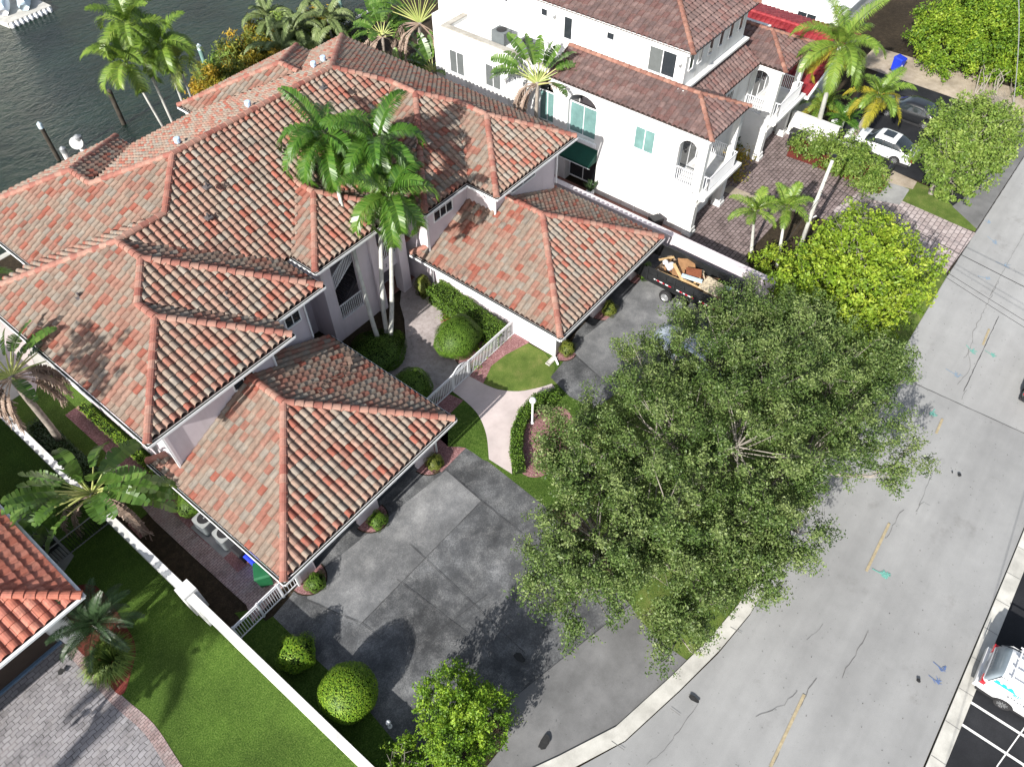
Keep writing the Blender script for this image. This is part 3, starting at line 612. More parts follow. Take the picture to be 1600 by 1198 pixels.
RC((23.75, 31.25, RZ), (25.95, 29.25, b2)); RC((25.95, 29.25, b2), (25.95, 27.4, b2)); RC((25.95, 27.4, b2), (27.55, 25.8, 7.85)); RC((20.9, 22.35, EZ), (25.95, 27.4, b2)); RC((27.55, 25.8, 7.85), (27.55, 23.8, 7.85))
RC((24.1, 20.35, EZ), (27.55, 23.8, 7.85)); RC((31, 20.35, EZ), (27.55, 23.8, 7.85)); RC((14.6, 23.45, EZ), (17.53, 26.38, 7.58)); RC((20.46, 23.45, EZ), (17.53, 26.38, 7.58)); RC((17.53, 26.38, 7.58), (17.53, 27.9, 7.6))
gu = MB(); zz = EZ
for L in ([(3.97, 34.3), (3.97, 21.17), (11.33, 21.17), (11.33, 22.41), (14.23, 22.41), (14.23, 25.0)], [(14.52, 25.3), (14.52, 23.36), (20.54, 23.36), (20.54, 25.0)], [(20.82, 25.0), (20.82, 22.26), (24.02, 22.26), (24.02, 20.26), (31.08, 20.26), (31.08, 39.0)], [(6.55, 34.2), (6.55, 40.55), (15.25, 40.55), (15.25, 39.1), (19.25, 39.1), (19.25, 40.45), (28.35, 40.45), (28.35, 39.1), (31.05, 39.1)]):
    gutter(gu, [(x, y, zz) for x, y in L])
gu.build('gutter', [M['white_trim'], M['trough']], roof)
# soffit boards close the eaves from below
sf = MB()
for r_ in ((4.1, 21.32, 11.2, 34.2), (11.2, 22.55, 14.1, 34.2), (14.65, 23.5, 20.4, 39), (20.95, 22.4, 24.2, 39), (24.15, 20.4, 30.95, 39), (14.1, 25.2, 14.65, 39), (20.4, 25.2, 20.95, 39), (6.65, 34.2, 15.15, 40.4), (19.35, 39, 28.25, 40.3)): sf.box(r_[0], r_[1], 6.06, r_[2], r_[3], 6.10)
sf.build('soffit', M['white_trim'], roof)
# roof vents, blue caps
M['vent_blue'] = plain('pale_blue_vent_cap', (0.42, 0.55, 0.72), 0.5, 0.4)
M['pipe'] = plain('dark_vent_pipe', (0.10, 0.09, 0.09), 0.7, 0.3)
def slope_z(y): return EZ + PR * (YR - y)
for px, py in ((278, 222), (388, 165), (490, 102), (505, 93)):
    q = at(px, py, 8.9)
    for _ in range(4): q = at(px, py, slope_z(q.y) + 0.25)
    v = MB(); z = slope_z(q.y); v.lathe((q.x, q.y, z - 0.1), [(0.07, 0), (0.07, 0.32), (0.16, 0.32), (0.16, 0.52), (0.12, 0.55)], 12); v.build('roof_vent', M['vent_blue'], house)
for px, py, fn in ((123, 462, lambda x, y: EZ + S * (x - 4.05)), (325, 338, lambda x, y: EZ + PF * (y - YF)), (355, 460, lambda x, y: EZ + S * (y - 22.5)), (323, 290, lambda x, y: EZ + PF * (y - YF)), (505, 135, lambda x, y: EZ + PF * (y - YF))):
    q = at(px, py, 7.5)
    for _ in range(5): q = at(px, py, fn(q.x, q.y) + 0.1)
    v = MB(); v.tube([(q.x, q.y, q.z - 0.15), (q.x, q.y, q.z + 0.16)], 0.05, 8); v.box(q.x - .16, q.y - .16, q.z - .12, q.x + .16, q.y + .16, q.z - .04); v.build('vent_pipe', M['pipe'], house)

# ---------------- garages
def garage(x0, x1, y0, yb, zg, side, seed):
    h = (x1 - x0) / 2; xm = (x0 + x1) / 2; s = 0.46; za = zg + s * h
    t = MB(); u = MB()
    tile_plane(t, u, 'y', y0, 1, zg, s, [[(x0, y0), (x1, y0), (xm, y0 + h)]], seed=seed)
    tile_plane(t, u, 'x', x0, 1, zg, s, [[(x0, y0), (xm, y0 + h), (xm, yb), (x0, yb)]] + ([[(x0, yb), (x0 + 0.75, yb), (x0, yb + 0.75)]] if side == 'L' else [[(x0, yb), (x0 + 0.5, yb), (x0, yb + 0.5)]]), seed=seed + 1)
    tile_plane(t, u, 'x', x1, -1, zg, s, [[(x1, y0), (xm, y0 + h), (xm, yb), (x1, yb)]], seed=seed + 2)
    r = t.build('garage_roof', M['tile'] if side == 'R' else M['tile'], house); u.build('roof_underlay', M['under'], r)
    for P in (((x0, y0, zg), (xm, y0 + h, za)), ((x1, y0, zg), (xm, y0 + h, za)), ((xm, y0 + h, za), (xm, yb, za)), ((x0, yb + 0.7, zg), (x0 + 0.75, yb, zg + 0.35))): c = MB(); ridge_caps(c, P, seed=seed + 5 + int(P[0][0] * 7)); c.build('ridge_cap_row', M['cap'], r)
    g_ = MB(); gutter(g_, [(x0 - .08, yb + .7, zg), (x0 - .08, y0 - .09, zg), (x1 + .08, y0 - .09, zg), (x1 + .08, yb, zg)]); g_.box(x0 + .05, y0 + .05, zg - .14, x1 - .05, yb, zg - .10)
    g_.build('gutter', [M['white_trim'], M['trough']], r)
    return r
garage(4.12, 14.05, 14.75, 22.95, 2.6, 'L', 40)
garage(21.06, 30.65, 13.9, 23.3, 2.6, 'R', 50)
# stray vine and dead frond lying on the left garage roof
# ================================================================= walls of the pink house
def wall_panel(mb, axis, c, a0, a1, z0, z1, t, holes=()):
    """wall slab on plane axis==c, thickness t (signed, inwards), with rectangular holes (u0,u1,v0,v1)"""
    us = sorted({a0, a1, *[h[0] for h in holes], *[h[1] for h in holes]}); vs = sorted({z0, z1, *[h[2] for h in holes], *[h[3] for h in holes]})
    for u0, u1 in zip(us, us[1:]):
        for v0, v1 in zip(vs, vs[1:]):
            um, vm = (u0 + u1) / 2, (v0 + v1) / 2
            if any(h[0] < um < h[1] and h[2] < vm < h[3] for h in holes): continue
            if axis == 'x': mb.box(c, u0, v0, c + t, u1, v1)
            else: mb.box(u0, c, v0, u1, c + t, v1)
w_ = MB()
def blk(x0, y0, x1, y1, z0, z1): w_.box(x0, y0, z0, x1, y1, z1)
blk(4.8, 22.02, 10.5, 30, 0, 6.06); blk(4.803, 23.25, 13.4, 33.5, 0, 6.063)
blk(24.85, 21.1, 30.25, 30, 0, 6.06); blk(21.65, 23.1, 30.247, 33, 0, 6.063)
blk(7.35, 33.4, 14.45, 39.7, 0, 6.06); blk(20.05, 33.4, 27.6, 39.65, 0, 6.06); blk(14.0, 31.0, 30.244, 38.3, 0, 6.057); blk(13.38, 25.85, 21.66, 31.05, 0, 6.05)
w_.build('wall', M['pink'], house)
# entry block with its stair and balcony openings
e_ = MB()
wall_panel(e_, 'y', 24.3, 15.3, 19.05, 0, 6.06, 0.25, [(15.95, 17.55, 1.25, 5.25)])
e_.box(15.303, 24.55, 0, 15.55, 25.84, 6.06)
e_.box(18.45, 24.12, 0, 18.95, 24.3, 6.06)
e_.box(20.35, 24.2, 0, 20.95, 24.8, 6.06); e_.box(19.05, 24.45, 2.15, 20.35, 24.65, 2.95)
e_.box(15.56, 25.6, 0, 21.6, 25.8, 6.0); e_.box(15.6, 24.56, 5.4, 20.34, 24.9, 6.05)
e_.build('entry_wall', M['pink'], house)
d_ = MB(); d_.box(15.56, 25.58, 0.2, 20.9, 25.595, 5.9); d_.build('entry_shade_panel', plain('shade_painted_stucco', (0.28, 0.25, 0.27), 0.9, 0.2), house)  # thin panel, the entry's shade painted in as darker stucco
for q_ in ((18.95, 24.5, 2.95, 21.6, 25.58, 3.05), (15.6, 24.6, 0.02, 21.6, 25.58, 0.1)): fl = MB(); fl.box(*q_); fl.build('entry_floor', M['tile_floor'], house)
# stair flight behind the opening
st = MB()
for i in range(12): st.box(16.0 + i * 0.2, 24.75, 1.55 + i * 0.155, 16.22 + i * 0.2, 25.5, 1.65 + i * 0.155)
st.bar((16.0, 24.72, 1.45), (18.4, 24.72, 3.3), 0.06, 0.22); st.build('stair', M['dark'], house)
M['rail_white'] = plain('white_rail_paint', (0.72, 0.73, 0.75), 0.45, 0.4, var=0.03)
def railing(mb, p, q, h, gap=0.12, r=0.016, base=0.08):
    p = Vector(p); q = Vector(q); L = (q - p).length; n = max(2, int(L / gap))
    mb.bar(p + Vector((0, 0, base)), q + Vector((0, 0, base)), 0.04, 0.035); mb.bar(p + Vector((0, 0, h)), q + Vector((0, 0, h)), 0.055, 0.04)
    for i in range(n + 1):
        a = p.lerp(q, i / n); mb.bar(a + Vector((0, 0, base)), a + Vector((0, 0, h - 0.02)), r * 2, r * 2, up=(0, 1, 0))
r1 = MB(); railing(r1, (15.98, 24.33, 1.22), (17.53, 24.33, 1.22), 1.05); r1.build('lower_railing', M['rail_white'], house)
r1 = MB(); railing(r1, (15.98, 24.62, 3.0), (17.53, 24.62, 4.05), 0.9); r1.build('stair_railing', M['rail_white'], house)
r1 = MB(); railing(r1, (19.05, 24.4, 2.95), (20.33, 24.4, 2.95), 1.1); r1.build('balcony_railing', M['rail_white'], house)
M['numerals'] = plain('dark_house_numerals', (0.04, 0.04, 0.045), 0.5, 0.4)
RX = Matrix.Rotation(math.pi / 2, 4, 'X')
curve_mesh('house_number', '2 1', 0.30, M['numerals'], Matrix.Translation((19.7, 24.44, 2.5)) @ RX, house)
# garage walls with their doors between pilasters
def garage_walls(x0, x1, y0, y1, xs, dw, label):
    b = MB(); holes = []
    for x in xs: holes.append((x - dw / 2, x + dw / 2, 0.0, 2.1))
    b.box(x0, y0, 0, x0 + .2, y1, 2.46); b.box(x1 - .2, y0, 0, x1, y1, 2.46)
    wall_panel(b, 'y', y0, x0 + .2, x1 - .2, 0, 2.46, 0.35, holes)
    b.build('garage_wall', M['pink'], house)
    M.setdefault('door_dark', plain('dark_bronze_garage_door', (0.045, 0.05, 0.06), 0.45, 0.5))
    for h in holes:
        d = MB(); d.box(h[0], y0 + .22, 0.02, h[1], y0 + .26, 2.1)
        for k in range(4): d.box(h[0] + .02, y0 + .20, 0.05 + k * .52, h[1] - .02, y0 + .22, 0.51 + k * .52)
        o = d.build('garage_door', M['door_dark'], house)
        hd = MB(); hd.box((h[0] + h[1]) / 2 - .08, y0 + .17, 0.3, (h[0] + h[1]) / 2 + .08, y0 + .2, 0.33); hd.build('handle', M['grey_metal'], o)
garage_walls(4.85, 13.3, 15.5, 22.6, (7.05, 10.85), 2.6, 'L')
garage_walls(21.75, 29.9, 14.65, 23.3, (24.05, 27.85), 2.6, 'R')
def window(parent, axis, c, u0, u1, v0, v1, out, split=1, name='window', glass='dark_glass', fr=0.06, shutters=False, hsplit=0):
    """framed window standing proud of the wall plane; out = +1/-1 outward direction"""
    f = MB(); d = 0.05 * out
    def bx(a0, a1, b0, b1, dd0, dd1):
        if axis == 'x': f.box(c + dd0, a0, b0, c + dd1, a1, b1)
        else: f.box(a0, c + dd0, b0, a1, c + dd1, b1)
    lo, hi = (0.003 * out, d)
    bx(u0 - fr, u0, v0 - fr, v1 + fr, lo, hi); bx(u1, u1 + fr, v0 - fr, v1 + fr, lo, hi); bx(u0, u1, v1, v1 + fr, lo, hi); bx(u0, u1, v0 - fr, v0, lo, hi * 1.6)
    for k in range(1, split + 0): u = u0 + (u1 - u0) * k / split; bx(u - .02, u + .02, v0, v1, lo, hi * 0.9)
    for k in range(1, hsplit + 1): v = v0 + (v1 - v0) * k / (hsplit + 1); bx(u0, u1, v - .012, v + .012, lo, hi * 0.85)
    o = f.build(name, M['white_trim'], parent)
    g = MB()
    if axis == 'x': g.box(c + 0.004 * out, u0, v0, c + 0.018 * out, u1, v1)
    else: g.box(u0, c + 0.004 * out, v0, u1, c + 0.018 * out, v1)
    g.build('pane', M[glass], o); return o
window(house, 'y', 23.25, 12.2, 13.0, 4.5, 5.7, -1, 2, hsplit=1); window(house, 'y', 22.02, 8.3, 9.3, 4.7, 5.7, -1, 2, hsplit=1)
window(house, 'y', 23.1, 22.2, 23.6, 4.5, 5.6, -1, 3, hsplit=1); window(house, 'y', 21.1, 26.2, 28.3, 4.9, 5.6, -1, 2); window(house, 'x', 21.75, 18.55, 20.1, 1.45, 1.85, -1, 3)
window(house, 'x', 4.85, 16.6, 17.6, 1.3, 1.9, -1, 2)
# downspouts
for x, y, z0, z1 in ((10.43, 21.95, 3.4, 6.05), (4.73, 21.95, 3.0, 6.05), (13.33, 23.18, 3.0, 6.05), (24.78, 21.03, 3.2, 6.05), (30.32, 21.03, 3.2, 6.05), (21.58, 23.03, 0, 6.05), (21.68, 14.58, 0.1, 2.5), (4.78, 15.43, 0.1, 2.5), (13.37, 15.43, 0.1, 2.5)):
    dn = MB(); dn.box(x - .04, y - .04, z0, x + .04, y + .04, z1)
    if x == 21.68: dn.bar((21.68, 14.58, 0.12), (21.4, 14.15, 0.05), 0.09, 0.07)
    dn.build('downspout', M['white_trim'], house)
sp = MB(); q = at(862, 563, 0.05); sp.box(q.x - .35, q.y - .13, 0.02, q.x + .35, q.y - .1, .1); sp.box(q.x - .35, q.y + .1, 0.02, q.x + .35, q.y + .13, .1); sp.box(q.x - .35, q.y - .1, 0.02, q.x + .35, q.y + .1, .05); sp.box(q.x - .38, q.y - .13, .02, q.x - .35, q.y + .13, .1)
tag(sp.build('splash_block', M['concrete']), 'white splash block under the downspout at the corner of the right garage', 'splash block')
v = MB(); q = at(548, 572, 4.0); 
M['dead'] = plain('dead_palm_frond', (0.20, 0.14, 0.11), 0.9, 0.1, var=0.3, scale=10)
pts = []
for px, py in ((548, 570), (546, 580), (530, 588), (512, 594), (503, 600), (498, 612)):
    x, y = at(px, py, 3.3)[:2]
    for _ in range(6): z = 2.6 + 0.46 * (14.05 - x) + 0.13; x, y = at(px, py, z)[:2]
    pts.append((x, y, z))
v.tube(pts, [0.05, 0.04, 0.035, 0.03, 0.02, 0.012], 6)
for i in range(46):
    k = R_.uniform(0.2, len(pts) - 1.01); a = Vector(pts[int(k)]).lerp(Vector(pts[int(k) + 1]), k % 1); e = a + Vector((R_.uniform(-.35, .35), R_.uniform(-.35, .35), R_.uniform(-.02, .06))); e.z = 2.6 + 0.46 * (14.05 - e.x) + 0.12
    v.bar(a, e, 0.03, 0.008)
v.bar(Vector(pts[0]), Vector(pts[0]) + Vector((0.3, 0.5, -0.05)), 0.22, 0.05)
tag(v.build('fallen_frond', M['dead']), 'dead brown palm frond lying on the left garage roof', 'palm frond')

# ================================================================= white neighbour house
M['white_wall'] = ground_mat('white_stucco', [(0.52, 0.52, 0.51), (0.66, 0.66, 0.65), (0.72, 0.72, 0.71)], 0.7, 30, 0.25, 0.85, 0.3, 0.08, 0.35, 0.006)
def streaks(m, scale=(1.6, 1.6, 0.12), k=0.3, lo=0.52, hi=0.72):
    nt = m.node_tree; b = nt.nodes['Principled BSDF']; src = b.inputs['Base Color'].links[0].from_socket
    mp = N(nt, 'ShaderNodeMapping'); mp.inputs['Scale'].default_value = scale; nt.links.new(pos(nt), mp.inputs['Vector'])
    c = mix(nt, src, ramp(nt, [(lo, (1, 1, 1)), (hi, (1 - k, 1 - k, 1 - k * 1.1))], noise(nt, mp.outputs[0], 1.0, 5, 0.7)), 1.0, 'MULTIPLY'); nt.links.new(c, b.inputs['Base Color'])
streaks(M['white_wall'])
BT = [(0.0, (0.145, 0.08, 0.072)), (0.25, (0.15, 0.098, 0.09)), (0.55, (0.13, 0.088, 0.083)), (0.8, (0.175, 0.118, 0.108))]
M['tile_brown'] = tone_mat('weathered_brown_tile', BT, 0.85, 0.35, 2.5, stain=((0.09, 0.065, 0.06), 0.8, 0.5, 0.5))
M['cap_brown'] = tone_mat('brown_ridge_cap', [(0.0, (0.19, 0.085, 0.065)), (1.0, (0.30, 0.16, 0.12))], 0.85, 0.35, 3, 'LINEAR')
M['teal_glass'] = plain('pale_teal_glass', (0.13, 0.235, 0.225), 0.08, 0.6, var=0.2, scale=1.5)
M['screen'] = plain('grey_insect_screen', (0.10, 0.11, 0.11), 0.7, 0.3)
wh = thing('white_house', 'white stucco three-level house with brown tile roofs and arched balconies', 'house', (41.5, 28, 0))
b = MB()
WX = 34.6
def arch_fill(mb, axis, c, t, u0, u1, zs, ztop, n=10):
    """fills the corners above an arch springing at zs inside the hole u0..u1 (top ztop)"""
    um = (u0 + u1) / 2; r = (u1 - u0) / 2; h = ztop - zs
    for k in range(n):
        t0, t1 = math.pi * k / n, math.pi * (k + 1) / n
        a0, a1 = um - r * math.cos(t0), um - r * math.cos(t1); z0, z1 = zs + h * math.sin(t0), zs + h * math.sin(t1)
        P = [(a0, z0), (a1, z1), (a1, ztop), (a0, ztop)]
        for s, rev in ((c, False), (c + t, True)):
            pts = [((s, u, z) if axis == 'x' else (u, s, z)) for u, z in (P[::-1] if rev else P)]
            mb.face(pts)
        e = [((s, u, z) if axis == 'x' else (u, s, z)) for s, (u, z) in ((c, P[0]), (c, P[1]), (c + t, P[1]), (c + t, P[0]))]; mb.face(e)
# -X wall: long facade
holes = [(14.54, 15.72, 3.3, 6.15), (24.45, 25.68, 3.5, 6.2), (21.3, 23.36, 3.55, 6.3), (21.0, 23.35, 0.0, 2.35)]
wall_panel(b, 'x', WX, 14.36, 24.9, 0, 6.75, 0.28, [h for h in holes])
wall_panel(b, 'x', WX, 24.9, 33.4, 0, 7.15, 0.28, [(24.9, 25.68, 3.5, 6.2)])
for h, zs in zip(holes[:3], (5.55, 5.55, 5.55)): arch_fill(b, 'x', WX, 0.28, h[0], h[1], zs, h[3])
b.box(WX + .28, 33.1, 0, 36.7, 33.39, 7.15)
b.box(35.8, 17.2, 0, 36.0, 33, 6.7)      # inner wall behind the openings
b.box(34.9, 20.9, 0, 35.8, 21.0, 6.7); b.box(34.9, 23.36, 0, 35.8, 23.5, 6.7)
  # parapet cap
b.box(34.88, 24.88, 6.7, 36.7, 25.02, 7.15)
M['parapet'] = ground_mat('stained_beige_parapet', [(0.20, 0.18, 0.15), (0.36, 0.34, 0.30), (0.50, 0.48, 0.44)], 1.2, 8, .4)
fr = MB(); fr.box(34.88, 25.0, 6.85, 36.7, 33.1, 6.95); fr.build('flat_roof', M['white_wall'], wh)
fr = MB(); fr.box(34.5, 24.9, 7.15, 34.92, 33.45, 7.22); fr.build('parapet_cap', M['parapet'], wh)
fr = MB(); fr.box(34.92, 33.05, 7.15, 36.7, 33.45, 7.22); fr.build('parapet_cap', M['parapet'], wh)
# main body behind
b.box(38.7, 16.2, 0, 44.1, 24, 6.35); b.box(36.0, 17.2, 0, 48.3, 35.6, 6.8)
# upper storey
b.box(36.7, 17.2, 6.8, 43.9, 35.6, 9.72)
b.box(36.4, 16.88, 7.55, 44.2, 17.3, 7.68); b.box(36.55, 17.0, 9.55, 44.0, 35.8, 9.75)
# front wings with garage opening below and balcony above
def wing(x0, x1, y0, top, first):
    P = 0.34
    # ground storey: two flared piers and lintel
    for px0, px1 in ((x0, x0 + 0.45), (x1 - 0.45, x1)):
        b.box(px0 + .004, y0 + .004, 0, px1 - .004, y0 + 0.5, 3.0); b.box(px0 - .10, y0 - .12, 0, px1 + .10, y0 + .5, 0.28); b.box(px0 - .05, y0 - .06, 0.28, px1 + .05, y0 + .5, 0.55); b.box(px0 - .1, y0 - .1, 2.3, px1 + .1, y0 + .5, 2.45)
    b.box(x0 + .45, y0 + 0.55, 2.3, x1 - .45, y0 + .75, 3.0); 
    b.box(x0 - .18, y0 - 0.55, 2.98, x1 + .18, y0 + .3, 3.16); b.box(x0 - .1, y0 - 0.45, 2.82, x1 + .1, y0, 2.98)
    b.box(x0 + .3, y0 + .3, 3.0, x1, 17.2, 3.12)
    for px0, px1 in ((x0, x0 + 0.36), (x1 - 0.36, x1)): b.box(px0, y0, 3.16, px1, y0 + 0.36, top)
    b.box(x0 + .36, y0, top - .38, x1 - .36, y0 + 0.36, top)
    b.box(x0 + .3, y0 + 1.95, 3.12, x1, y0 + 2.1, top)
wing(34.592, 38.7, 14.0, 6.7, True); wing(44.19, 48.31, 14.3, 6.4, False)
# left wall of the far wing with arch
wall_panel(b, 'x', 44.2, 14.66, 17.2, 0, 6.35, 0.25, [(14.95, 16.15, 3.2, 6.0)]); arch_fill(b, 'x', 44.2, 0.25, 14.95, 16.15, 5.5, 6.0)
b.box(48.05, 14.66, 0, 48.3, 17.2, 3.1); b.box(38.45, 14.5, 0, 38.7, 17.2, 3.1)
wallw = b.build('wall', M['white_wall'], wh)
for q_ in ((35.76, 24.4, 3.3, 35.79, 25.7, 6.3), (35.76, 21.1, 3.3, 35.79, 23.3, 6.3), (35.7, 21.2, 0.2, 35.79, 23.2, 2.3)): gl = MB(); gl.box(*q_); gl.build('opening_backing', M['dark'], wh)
# sliding windows inside the two big arches
for y0, y1, z0, z1 in ((24.5, 25.62, 3.55, 5.45), (21.36, 23.3, 3.6, 5.5)):
    window(wh, 'x', 34.86, y0, y1, z0, z1, -1, 2, 'arched_window', 'teal_glass', 0.07)
window(wh, 'x', WX, 31.68, 32.85, 4.35, 5.82, -1, 2, glass='screen'); window(wh, 'x', WX, 28.62, 29.8, 4.45, 5.85, -1, 2, glass='screen'); window(wh, 'x', WX, 17.3, 18.55, 4.43, 5.8, -1, 2, glass='teal_glass')
window(wh, 'x', 35.0, 21.15, 23.2, 0.35, 2.2, -1, 2, 'ground_floor_window')
gr = MB()
for i in range(9): gr.box(WX - .05, 26.6, 4.3 + i * .165, WX - .003, 28.0, 4.34 + i * .165)
for i in range(9): gr.box(WX - .045, 26.6 + i * .17, 4.3, WX - .004, 26.64 + i * .17, 5.72)
gr.build('lattice_vent', M['white_trim'], wh)
M['lattice_dark'] = plain('lattice_recess', (0.42, 0.43, 0.43), 0.9, 0.1)
g_ = MB(); g_.box(WX - .012, 26.6, 4.3, WX - .002, 28.0, 5.72); g_.build('lattice_backing', M['lattice_dark'], wh)
for u0, u1, v0, v1 in ((26.65, 27.06, 8.92, 9.3), (21.9, 22.35, 8.92, 9.28), (29.68, 30.1, 8.95, 9.3)): window(wh, 'x', 36.7, u0, u1, v0, v1, -1, 1, 'small_window', fr=0.03)
window(wh, 'x', 36.7, 24.82, 25.36, 8.05, 9.3, -1, 1, 'narrow_window'); o = window(wh, 'x', 36.7, 17.8, 19.47, 8.02, 9.37, -1, 2, 'sliding_window')
g_ = MB(); g_.box(36.66, 18.66, 8.02, 36.675, 19.45, 9.37); g_.build('insect_screen', M['screen'], wh)
for i, x in enumerate((37.1, 38.1, 39.3, 40.5, 41.7, 42.9)): window(wh, 'y', 17.2, x, x + .42, 8.5, 9.35, -1, 1, 'small_window', fr=0.04)
window(wh, 'y', 16.2, 40.9, 41.9, 4.0, 5.6, -1, 2); window(wh, 'y', 16.2, 39.6, 40.9, 0.2, 2.3, -1, 1, 'front_door')
for x0, x1, y in ((35.5, 37.6, 16.1), (45.2, 47.2, 16.4)):
    window(wh, 'y', y - .15, x0, x1, 3.2, 5.6, -1, 2, 'balcony_door'); g2 = MB()
for x0, x1, y in ((35.05, 38.25, 14.55), (44.65, 47.85, 14.85)):
    g2 = MB(); g2.box(x0, y + .18, 0, x1, y + .24, 2.3)
    for k in range(4): g2.box(x0 + .05, y + .15, 0.05 + k * .56, x1 - .05, y + .18, .56 + k * .56)
    g2.build('garage_door', M['white_trim'], wh)
for x0, x1, y in ((34.6, 38.7, 14.0), (44.2, 48.3, 14.3)):
    r2 = MB(); railing(r2, (x0 + .4, y - .32, 3.16), (x1 - .4, y - .32, 3.16), 0.95); railing(r2, (x0 + .4, y - .32, 3.16), (x0 + .4, y, 3.16), .95); railing(r2, (x1 - .4, y - .32, 3.16), (x1 - .4, y, 3.16), .95)
    r2.build('balcony_railing', M['rail_white'], wh)
for a_, b_ in (((34.68, 14.55, 3.3), (34.68, 15.7, 3.3)), ((44.28, 14.95, 3.2), (44.28, 16.15, 3.2)), ((38.55, 14.4, 3.16), (38.55, 16.0, 3.16)), ((48.15, 14.7, 3.16), (48.15, 16.3, 3.16))):
    r2 = MB(); railing(r2, a_, b_, 1.0); r2.build('arch_railing', M['rail_white'], wh)
for q_ in ((34.42, 14.35, 3.1, 34.6, 15.9, 3.24), (34.45, 21.1, 3.3, 34.6, 23.5, 3.52)): sill = MB(); sill.box(*q_); sill.build('sill', M['white_trim'], wh)
M['awning_green'] = plain('dark_green_awning', (0.004, 0.055, 0.038), 0.7, 0.3, var=0.2, scale=1)
aw = MB(); a0, a1 = (21.0, 23.3)
aw.add([(34.58, a0, 3.15), (34.58, a1, 3.15), (33.85, a1, 2.35), (33.85, a0, 2.35), (33.85, a1, 2.2), (33.85, a0, 2.2)], [(0, 1, 2, 3), (3, 2, 4, 5)]); aw.add([(34.58, a0, 3.15), (33.85, a0, 2.35), (34.58, a0, 2.35)], [(0, 1, 2)]); aw.add([(34.58, a1, 3.15), (33.85, a1, 2.35), (34.58, a1, 2.35)], [(0, 2, 1)])
awn = aw.build('awning', M['awning_green'], wh); a2 = MB(); a2.bar((33.84, a0, 2.19), (33.84, a1, 2.19), 0.04, 0.04); a2.build('awning_bar', M['white_trim'], awn)
M['black'] = plain('black_painted_metal', (0.012, 0.012, 0.013), 0.4, 0.5)
for x, y, z, ax in ((34.5, 24.05, 2.3, 0), (39.3, 16.05, 3.5, 1), (34.95, 14.8, 2.55, 0), (34.97, 15.45, 5.4, 0), (46.0, 14.1, 2.6, 1), (36.3, 13.9, 2.55, 1)):
    l = MB(); l.box(x - .05, y - .05, z - .02, x + .05, y + .05, z + .03); l.lathe((x, y, z - .32), [(0.03, 0), (0.08, 0.06), (0.10, 0.24), (0.05, 0.3)], 6); l.build('wall_lantern', M['black'], wh)
for y, z in ((26.1, 9.1), (17.5, 8.9)):
    l = MB(); l.lathe((36.62, y, z - .15), [(0.02, 0), (0.08, .05), (0.09, .2), (0.04, .26)], 8); l.build('wall_light', M['grey_metal'], wh)
for y, z0, z1 in ((17.95, 0, 1.2), (16.9, 0.2, 1.0), (16.2, 0.4, 1.3)): ut = MB(); ut.tube([(34.52, y, z0), (34.52, y, z1)], 0.035, 6); ut.build('pipe', M['white_trim'], wh)
ut = MB(); ut.box(34.42, 16.1, 1.2, 34.59, 16.4, 1.6); ut.build('utility_box', M['white_trim'], wh)
# roofs
t = MB(); u = MB(); BW, BE = 0.34, 0.40
def TP(*a, **k): tile_plane(t, u, *a, wd=BW, ex=BE, hs=0.75, **k)
z0 = 6.75; s = 0.45; 
TP('x', 34.4, 1, z0, s, [[(34.4, 13.8), (36.6, 16.0), (36.6, 24.9), (34.4, 24.9)]], seed=61)
TP('y', 13.8, 1, z0, s, [[(34.4, 13.8), (38.8, 13.8), (36.6, 16.0)]], seed=62)
TP('x', 38.8, -1, z0, s, [[(38.8, 13.8), (38.8, 16.2), (36.7, 18.2), (36.6, 16.0)]], seed=63)
TP('y', 15.75, 1, 6.45, 0.62, [[(37.0, 17.2), (38.9, 15.75), (44.0, 15.75), (44.0, 17.2)]], seed=64)
TP('y', 14.05, 1, 6.45, s, [[(44.0, 14.05), (48.5, 14.05), (46.25, 16.3)]], seed=65)
TP('x', 44.0, 1, 6.45, s, [[(44.0, 14.05), (46.25, 16.3), (46.25, 22), (44.0, 22)]], seed=66)
TP('x', 48.5, -1, 6.45, s, [[(48.5, 14.05), (46.25, 16.3), (46.25, 22), (48.5, 22)]], seed=67)
# top roof
TP('x', 36.45, 1, 9.8, 0.43, [[(36.45, 16.75), (40.3, 20.6), (40.3, 35.9), (36.45, 35.9)]], seed=68)
TP('y', 16.75, 1, 9.8, 0.43, [[(36.45, 16.75), (44.15, 16.75), (40.3, 20.6)]], seed=69)
TP('x', 44.15, -1, 9.8, 0.43, [[(44.15, 16.75), (40.3, 20.6), (40.3, 35.9), (44.15, 35.9)]], seed=70)
rw = t.build('roof', M['tile_brown'], wh); u.build('roof_underlay', M['under'], rw)
for P in (((34.4, 13.8, z0), (36.6, 16, 7.74)), ((38.8, 13.8, z0), (36.6, 16, 7.74)), ((36.6, 16, 7.74), (36.6, 24.9, 7.76)), ((44, 14.05, 6.45), (46.25, 16.3, 7.46)), ((48.5, 14.05, 6.45), (46.25, 16.3, 7.46)), ((46.25, 16.3, 7.46), (46.25, 21, 7.46)),
          ((36.45, 16.75, 9.8), (40.3, 20.6, 11.46)), ((44.15, 16.75, 9.8), (40.3, 20.6, 11.46)), ((40.3, 20.6, 11.46), (40.3, 35.9, 11.46))): rc = MB(); ridge_caps(rc, P, r=0.14, seed=int(P[0][0] * 9 + P[0][1])); rc.build('ridge_cap_row', M['cap_brown'], rw)
